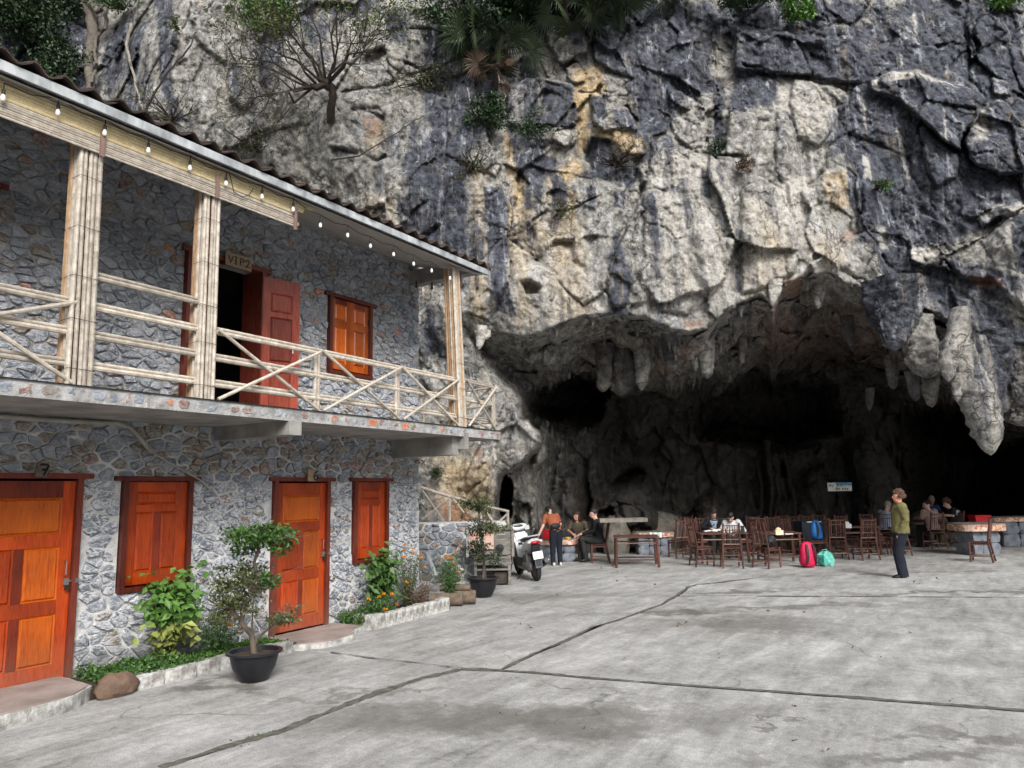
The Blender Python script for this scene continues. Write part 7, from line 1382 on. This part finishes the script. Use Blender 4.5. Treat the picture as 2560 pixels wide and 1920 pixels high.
    # hair: a cap with volume, open at the face, broken up with locks
    kind, hm = hair; mb = MB(); n, m_ = 22, 12; V = []; rs_ = random.Random(len(label)); vol = {'short': 1.10, 'curly': 1.22, 'long': 1.16, 'bun': 1.08, 'shaggy': 1.22}[kind]
    for i in range(m_+1):
        ph = PI*i/m_*(.60 if kind in ('short', 'bun', 'curly') else .66)
        for j in range(n):
            th = 2*PI*j/n; d = Vector((math.sin(ph)*math.cos(th), math.sin(ph)*math.sin(th), math.cos(ph))); face = max(0, d.y)*max(0, min(1, (.45-d.z)/.4)); r_ = vol-face*.34+rs_.uniform(-.045, .045)*(1.6 if kind in ('curly', 'shaggy') else 1)
            z = d.z
            if face > .15: z = max(z, .42-.1*rs_.random())
            V.append(S_(hr+hz*.022)+RH @ Vector((d.x*.078*r_*k, (d.y*.096-.008)*r_*k, z*.108*r_*k)))
    mb.add(V, [(i*n+j, (i+1)*n+j, (i+1)*n+(j+1) % n, i*n+(j+1) % n) for i in range(m_) for j in range(n)])
    if kind == 'long': 
        for j in range(9): a = -PI*.95+PI*.9*j/8; p = hr+hx*(.075*math.cos(a))+tr*(.08*math.sin(a)); mb.tube([S_(p+hz*.04), S_(p*1.0-hz*.07), S_(p-hz*.15+hx*rs_.uniform(-.02, .02))], [.030*k, .034*k, .018*k], 6)
    if kind == 'bun': mb.blob(S_(hr-tr*.10-hz*.05), (.04*k, .045*k, .07*k), 10, 8, noise=.2)
    if kind in ('curly', 'shaggy'):
        for j in range(26): a = rs_.uniform(0, 2*PI); e = rs_.uniform(-.1, 1.3); d = Vector((math.cos(a)*math.cos(e), math.sin(a)*math.cos(e), math.sin(e))); 
        for j in range(34):
            a = rs_.uniform(0, 2*PI); e = rs_.uniform(-.2, 1.4); d = Vector((math.cos(a)*math.cos(e), math.sin(a)*math.cos(e), math.sin(e)))
            if d.y > .3 and d.z < .5: continue
            mb.blob(S_(hr+hz*.02)+RH @ Vector((d.x*.088*k, d.y*.105*k-.012, d.z*.122*k)), .032*k, 6, 5, noise=.3, seed=j)
    mb.build('hair', hm, t, ang=70)
    return t, S_, hr
sit = lambda w_=.09, kz=.50, dy=.40, ay=.38, az=.07: {s: ((s*w_, dy, kz), (s*w_*1.05, ay, az)) for s in (-1, 1)}
# woman in the green jumper: profile to the left, one hand in the pocket
person('woman in olive green jumper and navy trousers standing alone, looking left', 2262, 1444, -72, 1.64, lean=-.06, head=(.03, -.1), arms={1: ((.22, -.10, 1.10), (.16, .03, .86)), -1: ((-.21, -.08, 1.10), (-.16, .04, .87))}, legs={1: ((.10, .05, .47), (.13, -.02, .07)), -1: ((-.07, .09, .47), (-.07, .05, .07))}, shirt=OLV, pants=NAVY, skin=SKINR, hair=('curly', HBRN), build=1.26, loose=1.2)
tt, S_, _ = person('woman in a rust orange top and black trousers bending over the stone table', 1392, 1413, -18, 1.55, pz=.86, lean=.62, side=-.05, head=(.35, .5), arms={1: ((.25, .30, 1.02), (.24, .50, .78)), -1: ((-.27, .22, .98), (-.40, .28, .70))}, shirt=ORG, sleeve='short', pants=NAVY, shoe=SHOEW, skin=SKINP, hair=('bun', HBLK), build=1.05)
wb_ = MB(); wb_.blob((-.05, -.10, .93), (.13, .06, .07), 12, 8, noise=.15); wb_.tube([(-.15, 0, .92), (.0, -.13, .97), (.17, -.02, 1.04)], .012, 5); o = wb_.build('waist_bag', BLKN, None); o.location = tt.location; o.rotation_euler = tt.rotation_euler; tag(o, 'dark blue waist bag worn by the woman in orange', 'bag')
person('smiling long-haired person in a brown-olive T-shirt seated behind the orange-edged table', 1450, 1398, 205, 1.68, pz=.46, lean=.18, head=(.12, .4), legs=sit(.12, .52), arms={1: ((.24, .14, .72), (.06, .32, .66)), -1: ((-.26, .12, .72), (-.10, .36, .62))}, shirt=KHAKI, sleeve='short', pants=BLUF, pantl='short', skin=SKIN, hair=('long', HDBR), build=1.1)
person('young man in a black jumper seated in profile at the orange-edged table', 1497, 1405, -88, 1.72, pz=.50, off=(0, -.02), lean=.10, head=(.22, 0), legs={1: ((.10, .40, .52), (.10, .42, .09)), -1: ((-.08, .38, .54), (-.06, .30, .09))}, arms={1: ((.22, .10, .74), (.08, .36, .66)), -1: ((-.22, .10, .74), (-.06, .36, .66))}, shirt=BLKF, pants=DKG, skin=SKINP, hair=('short', HBLK), build=1.08)
yt, S_, hr = person('youth in a pale blue top with black sleeves writing at the table', 1786, 1388, 182, 1.60, pz=.50, lean=.22, head=(.35, -.1), legs=sit(), arms={1: ((.30, .12, .74), (.16, .38, .74)), -1: ((-.30, .14, .76), (-.14, .38, .74))}, shirt=BLKF, pants=DKG, skin=SKINP, hair=('shaggy', HBLK), build=1.1)
mb = MB(); mb.tube([(0, .02, .60), (0, .085, .78), (0, .135, .92)], [.125, .128, .105], 14); remesh(mb, 'vest_front', LBLUE, yt, .014); mb = MB(); mb.tube([(-.13, .13, .97), (0, .215, .82), (.13, .19, .68)], .014, 5); mb.build('strap', BLKN, yt)
person('youth in a loose white top leaning over the table', 1838, 1391, 200, 1.60, pz=.49, lean=.45, side=.05, head=(.45, .2), legs=sit(), arms={1: ((.30, .22, .70), (.18, .40, .74)), -1: ((-.28, .22, .68), (-.20, .40, .72))}, shirt=WHT, pants=DKG, skin=SKINP, hair=('short', HBLK), build=1.05, loose=1.2)
person('grey-haired man in a pale blue shirt leaning right at the far table', 2216, 1369, 60, 1.72, pz=.50, lean=.30, head=(.25, 0), legs=sit(), arms={1: ((.20, .30, .86), (.10, .52, .80)), -1: ((-.22, .26, .80), (-.10, .50, .78))}, shirt=LBLUE, sleeve='short', pants=DKG, skin=SKINP, hair=('short', HGRY), build=1.1)
person('dark-haired person in a dusty pink shirt seen from behind at the far table', 2338, 1370, -14, 1.72, pz=.50, lean=.18, head=(.2, -.7), legs=sit(), arms={1: ((.25, .08, .80), (.18, .36, .78)), -1: ((-.25, .08, .80), (-.16, .36, .78))}, shirt=PINK, pants=BLKF, skin=SKINP, hair=('short', HBLK), build=1.12, loose=1.1)
person('old grey-haired man in blue facing the camera at the far table', 2332, 1352, 178, 1.76, pz=.54, lean=.15, head=(.35, 0), legs=sit(), arms={1: ((.26, .08, .84), (.16, .34, .80)), -1: ((-.26, .08, .84), (-.16, .34, .80))}, shirt=BLUF, pants=BLKF, skin=SKINR, hair=('short', HGRY), build=1.1)
bt, S_, hr = person('youth in black with white prints on the shoulder seated in profile', 2392, 1365, -84, 1.72, pz=.52, lean=.16, head=(.35, 0), legs={1: ((.10, .42, .52), (.10, .30, .22)), -1: ((-.08, .38, .50), (-.08, .40, .07))}, arms={1: ((.24, .10, .80), (.12, .36, .74)), -1: ((-.24, .12, .82), (-.08, .40, .84))}, shirt=BLKF, sleeve='short', pants=KHAKI, skin=SKINP, hair=('shaggy', HBRN), build=1.1, loose=1.15)
mb = MB(); rs = random.Random(3)
for k in range(9): a = rs.uniform(0, 1); mb.blob((-.185-.02*rs.random(), -.02+rs.uniform(-.06, .06), .94+rs.uniform(-.07, .06)), (.008, .018, .022), 6, 5, noise=.4, seed=k)
mb.build('print', WHT, bt)
# ------------------------------------------------------------------ vegetation on the rock
def cpt(px, py, out=.1): return at_d(px, py, cliff_d(px, py)-out)
CB = mat('cliff_bark', (.060, .046, .038), (.03, .024, .02), .95, 12, .8, .015); TRB = mat('liana_bark', (.16, .14, .115), (.08, .07, .06), .9, 12, .8, .02); PALEB = mat('pale_root', (.30, .27, .23), (.16, .14, .12), .9, 12, .6, .01)
rsn = np.random.RandomState(9)
def px_off(p, dx, dy, d=0.0): s_ = (Vector(p)-Vector(CAM)).dot(Vector(HD))/FPX; return Vector(p)+Vector(cR)*dx*s_+Vector((0, 0, 1))*(-dy)*s_*1.02-Vector(HD)*d
def cliff_tree():
    b = cpt(828, 285, .25); t = thing('cliff_tree', 'gnarled small tree with a bent trunk growing out of the cliff ledge above the roof', 'tree', b); mb = MB(); tips = []; rs_ = np.random.RandomState(12)
    P = lambda dx, dy, d=.0: px_off(b, dx, dy, d)-b
    mb.tube([P(-6,12,-.2), P(0,-10,.05), P(12,-35,.25), P(10,-55,.35), P(-10,-68,.4), P(-22,-70,.45)], [.10,.10,.09,.085,.08,.07], 10); mb.tube([P(10,-50,.3), P(-10,-60,.35), P(-30,-48,.4), P(-45,-52,.45)], [.08,.09,.08,.06], 9)
    stems = [((-22,-70),(-100,-110),(-190,-180)),((-20,-72),(-70,-140),(-130,-230)),((-10,-70),(-50,-130),(-60,-235)),((-5,-70),(0,-140),(-40,-235)),((0,-68),(40,-120),(60,-215)),((5,-66),(80,-115),(140,-165)),((5,-62),(70,-100),(150,-120)),((-45,-52),(-120,-80),(-210,-110)),((-45,-50),(-100,-30),(-140,40)),((-45,-50),(-110,-50),(-200,-60)),((0,-70),(25,-150),(10,-240)),((-40,-48),(-80,0),(-100,80)),((5,-60),(60,-70),(110,-80)),((-30,-60),(-60,-100),(-150,-140)),((-40,-50),(-70,-20),(-160,10))]
    for a, m_, e in stems:
        A, M_, E_ = P(*a, .4), P(*m_, .7+rs_.rand()*.5), P(*e, .7+rs_.rand()*.8); mb.tube([A, A*.5+M_*.5+Vector(rs_.normal(size=3)*.12), M_, M_*.5+E_*.5+Vector(rs_.normal(size=3)*.16), E_], [.036,.028,.020,.014,.008], 6)
        for s_, src in ((.0, M_), (.5, M_*.5+E_*.5), (1, E_)):
            for k in range(3): grow(mb, src, (E_-A).normalized()+Vector(rs_.normal(size=3)*.6), .55, .012, 2, rs_, tips, .7, .1, 3, .25, .0035, (2, 3))
    mb.build('trunk', CB, t); T = np.array([tuple(q) for q, d in tips]); up = T[:, 2] > P(0,-110).z
    keep = up & (rsn.rand(len(T)) < .8); Tk = T[keep]; C = np.repeat(Tk, 3, 0)+rsn.normal(size=(len(Tk)*3, 3))*.07; foliage('leaves', C, .095, .036, leaf_mat('cliff_tree_leaf', (.04, .075, .02), (.15, .19, .04)), t, rs=rsn, droop=-.1)
    Tl = T[~up]; C = np.repeat(Tl, 1, 0)+rsn.normal(size=(len(Tl), 3))*.05; foliage('sparse_leaves', C, .07, .03, OLIVE, t, rs=rsn)
cliff_tree()
def palm(label, px, py, s_, seed, nf=11, out=.35, m=None, nleaf=24):
    b = cpt(px, py, .1); t = thing('fan_palm', label, 'palm', b, group='fan palms on the cliff'); rs_ = np.random.RandomState(seed); V = []; F_ = []; sh = []; mb = MB()
    mb.tube([(0, 0, -.2), tuple(-HD*out*.5), tuple(-HD*out+[0, 0, .1])], [.07, .06, .05], 8); c0 = Vector(-HD*out)+Vector((0, 0, .1))
    for k in range(nf):
        a = rs_.rand()*2*PI; el = rs_.uniform(-.9, .8); d = Vector((math.cos(a)*math.cos(el), math.sin(a)*math.cos(el), math.sin(el))); d = (d-Vector(HD)*.35).normalized(); L = s_*rs_.uniform(.35, .7); c = c0+d*L; c.z -= .1*L; mb.tube([c0, c0+d*L*.5+Vector((0, 0, .04)), c], [.010, .008, .006], 5)
        side = d.cross(Vector(rs_.normal(size=3))).normalized(); nrm = side.cross(d); R_ = s_*rs_.uniform(.42, .62); s0 = rs_.rand()
        for j in range(nleaf):
            th = (j/(nleaf-1)-.5)*PI*1.35; e = (d*math.cos(th)+side*math.sin(th)).normalized(); tipp = c+e*R_+Vector((0, 0, -1))*R_*.22*rs_.rand(); w_ = nrm.cross(e)*R_*.035; mid = c+e*R_*.55+nrm*R_*.03; i = len(V); V += [tuple(c), tuple(mid+w_), tuple(tipp), tuple(mid-w_)]; F_ += [(i, i+1, i+2), (i, i+2, i+3)]; sh += [s0]*4
    mb.build('stem', CB, t); np_mesh('fronds', V, F_, m or GREEN, t, attrs={'shade': sh})
PG = leaf_mat('palm_leaf', (.018, .034, .017), (.075, .105, .05))
for k, (px, py, s_, lb) in enumerate([(1205,120,1.25,'fan palm with long drooping fronds left of the dark boulder'),(1265,150,1.0,'smaller yellow-green fan palm beside the dark boulder'),(1312,45,.9,'fan palm in the dark bush at the top edge'),(1445,10,1.35,'large fan palm at the top edge above the boulder'),(1492,42,1.2,'fan palm hanging just right of the largest one'),(1412,30,1.1,'fan palm left of the largest one at the top edge'),(1600,10,1.1,'rightmost fan palm at the top edge'),(1350,-20,1.2,'fan palm cut by the top border'),(1240,200,.8,'withered fan palm hanging below the first')]): palm(lb, px, py, s_, k+30, 13 if s_ > 1 else 9, m=PG if k != 8 else DRY)
def shrub(name, label, px, py, wpx, hpx, n, L, m, seed, out=.3, deep=.5, twigs=10, cat='shrub', drop=False, group=None):
    b = cpt(px, py, .05); t = thing(name, label, cat, b, group=group); rs_ = np.random.RandomState(seed); k = cliff_d(px, py)/FPX; R_ = np.array([wpx*k*.5, deep, hpx*k*.5]); mb = MB(); tips = []
    C = clump_pts(n, (0, 0, 0), R_*1.25, rs_, 11, .2); Rm = np.array([[math.cos(YAW), -math.sin(YAW), 0], [math.sin(YAW), math.cos(YAW), 0], [0, 0, 1]]); C = (C-[0, out+.2, 0])@Rm.T
    for j in range(twigs): e = C[rs_.randint(n)]; mid = e*.5+rs_.normal(size=3)*.08; mb.tube([(0, 0, 0), tuple(mid), tuple(e), tuple(e*1.12+rs_.normal(size=3)*.08)], [.02, .013, .007, .004], 5)
    mb.build('branches', CB, t); foliage('foliage', C, L, L*.5, m, t, rs=rs_, droop=.5 if drop else .1)
SH = [('dense dark foliage filling the top left corner above the roof', 60,60,330,300,7500,.13,DARKL,1.2,24),('dark foliage hanging left of the trunk above the roof', 130,190,220,190,3500,.11,DARKL,.8,16),('dark green foliage at the top left border behind the roof tiles',-20,190,200,190,2500,.12,DARKL,.8,10),
 ('dark foliage top between the hanging trunk and the corner',190,20,130,120,1800,.11,DARKL,.6,10),('thin green foliage right of the hanging trunk at the top',310,25,170,70,900,.10,GREEN,.5,14),('sprig of yellowish leaves high above the roof middle',445,75,40,60,70,.10,OLIVE,.3,8),
 ('dark green leaf tuft left of the cliff tree crown',690,60,150,110,1300,.10,GREEN,.5,16),('yellowish green tuft at the upper left of the cliff tree',645,35,60,60,300,.10,BRIGHT,.4,6),('dark thicket around the fan palms at the top',1270,40,300,150,5200,.11,DARKL,.8,40),('dark thicket left of the fan palms',1120,60,180,170,2100,.09,DARKL,.6,30),
 ('hanging dark green shrub below the fan palms',1225,300,130,100,2000,.08,DARKL,.5,18),('small green patch of shrub on the streaked rock',1330,330,110,80,600,.07,DARKL,.3,8),('thin wispy shrub on the ledge right of the cliff tree',1050,210,240,120,700,.06,OLIVE,.5,40),('bare wiry shrub hanging under the ledge',1180,420,150,120,160,.06,OLIVE,.5,30),
 ('bright green bush at the top right of the middle',1975,50,90,75,1500,.10,BRIGHT,.5,10),('dark green foliage left of the bright bush',1870,20,210,90,3200,.11,DARKL,.6,16),('light green sprig in the top right corner',2490,15,110,60,700,.10,BRIGHT,.4,12),('dark mossy clump on the pale face',1783,385,56,38,420,.06,DARKL,.2,16),('black dead clump hanging on the pale face',1850,425,40,52,260,.06,DRY,.2,14),
 ('bare twig nest below the golden stone',1545,415,140,70,60,.05,DRY,.5,46),('small leafy sapling on the blue-black rock',2190,470,56,44,120,.08,GREEN,.3,16),('small green fern on the rock left of the cave mouth',1095,1182,44,26,240,.05,DARKL,.15,6),('sparse weeds on the rock above the eave',640,370,120,90,240,.06,OLIVE,.3,26),
 ('scattered weeds on the grey rock above the roof',430,300,200,180,260,.06,OLIVE,.3,30),('dry moss patch beside the pitted niche',1400,530,70,50,140,.06,OLIVE,.2,10),('dark tuft at the top border over the pale stone',1700,-5,160,60,1500,.10,DARKL,.4,10)]
for k, (lb, px, py, w_, h_, n, L, m, dp, tw_) in enumerate(SH): shrub('shrub', lb, px, py, w_, h_, n, L, m, 100+k, .15 if n < 800 else .35, dp*.6, tw_)
# hanging trunk and creepers
def vine(label, pts, rad, m=CB, out=.25, name='creeper', cat='creeper', n=7):
    mb = MB(); b = cpt(*pts[0], out); rs_ = random.Random(len(label)); P_ = []
    for (a, c) in zip(pts, pts[1:]):
        for j in range(4): t_ = j/4; x, y = a[0]+(c[0]-a[0])*t_, a[1]+(c[1]-a[1])*t_; P_.append(cpt(x+rs_.uniform(-3, 3), y, out))
    P_.append(cpt(*pts[-1], out*.3)); dd_ = [(p-Vector(CAM)).dot(Vector(HD)) for p in P_]
    sm = [sum(dd_[max(0, i-3):i+4])/len(dd_[max(0, i-3):i+4]) for i in range(len(dd_))]; P_ = [Vector(CAM)+(p-Vector(CAM))*(min(s2, d_)/d_) for p, s2, d_ in zip(P_, sm, dd_)]
    N = len(P_); mb.tube(P_, [rad*(1-.6*i/N) for i in range(N)], n); o = mb.build(name, m, None); return tag(o, label, cat)
vine('thick grey trunk hanging down the rock behind the roof at the top left', [(212,-20),(228,40),(232,90),(222,150),(226,220),(245,260),(255,300)], .17, TRB, .35, 'strangler_root', 'tree root', 10); vine('thinner stem twisting round the hanging trunk', [(205,-20),(245,30),(262,20),(268,60),(236,100),(240,160),(228,220)], .07, TRB, .5)
vine('pale bare stem slanting down to the roof edge', [(330,60),(318,110),(330,170),(352,260),(360,285)], .045, PALEB); vine('dark slender branch rising from the roof edge', [(360,285),(385,240),(420,180),(470,125),(490,80)], .035, CB, .4)
vine('pale root hanging from the palm thicket', [(1170,220),(1180,270),(1195,290),(1200,240)], .02, PALEB); vine('second pale root curling below the palms', [(1240,180),(1262,240),(1250,275)], .02, PALEB); vine('long dark creeper slanting over the grey rock', [(830,400),(900,390),(980,340),(1040,300),(1060,290)], .02, CB, .1); vine('thin root crossing the rock above the eave', [(560,320),(600,350),(680,330),(740,250)], .025, CB, .25)
for k, (x0, y0, x1, y1, l) in enumerate([(1895,1150,1900,1330,'leftmost'),(1915,1100,1925,1330,'second'),(1940,1160,1935,1320,'third'),(1958,1130,1990,1330,'rightmost')]): vine(l+' of the dark roots running down the cave back wall', [(x0,y0),((x0+x1)/2+8,(y0+y1)/2),(x1,y1)], .09, ROCK if False else CB, .3, 'root', 'root')
# litter, weeds in the joint
def weed(label, px, py, n, r, L, m): q = on_z(px, py); C = np.stack([rsn.normal(size=n)*r[0], rsn.normal(size=n)*r[1], np.abs(rsn.normal(size=n))*.012], 1); Rm = np.array([[math.cos(YAW+.6), -math.sin(YAW+.6), 0], [math.sin(YAW+.6), math.cos(YAW+.6), 0], [0, 0, 1]]); o = foliage('weed', C@Rm.T, L, L*.6, m, None, rs=rsn, droop=-.3, label=label, cat='weed'); o.location = (q.x, q.y, -.03)
weed('small green weed growing in the slab joint near the bottom edge', 652, 1838, 140, (.10,.03), .035, BRIGHT); weed('thin mossy weeds along the nearer slab joint', 960, 1728, 260, (.35,.02), .018, OLIVE); weed('tiny tuft of moss where the slab joints meet', 1180, 1672, 120, (.14,.02), .016, OLIVE)
FAL = leaf_mat('fallen_leaf', (.10, .07, .04), (.22, .17, .10)); spots = [(1395,1487),(1532,1418),(1500,1421),(1545,1430),(1640,1463),(2290,1458),(2480,1451),(2340,1447),(1635,1400),(2380,1755),(1790,1640),(1560,1650),(2130,1622),(1975,1762),(2010,1530),(1080,1500),(1100,1760),(620,1862),(1940,1580),(1710,1560),(1300,1560),(2330,1760)]+[(rsn.uniform(900, 2540), rsn.uniform(1440, 1880)) for _ in range(12)]
for k, (x, y) in enumerate(spots):
    q = on_z(x, y, .006); c = np.array([[0., 0, .004]]*2)+rsn.normal(size=(2, 3))*[.03, .03, 0]; o = foliage('fallen_leaf', c, .065 if y < 1600 else .04, .035 if y < 1600 else .02, FAL, None, rs=rsn, droop=.1, label='small dry leaf lying on the concrete yard', cat='leaf', group='dry leaves scattered on the concrete'); o.location = q
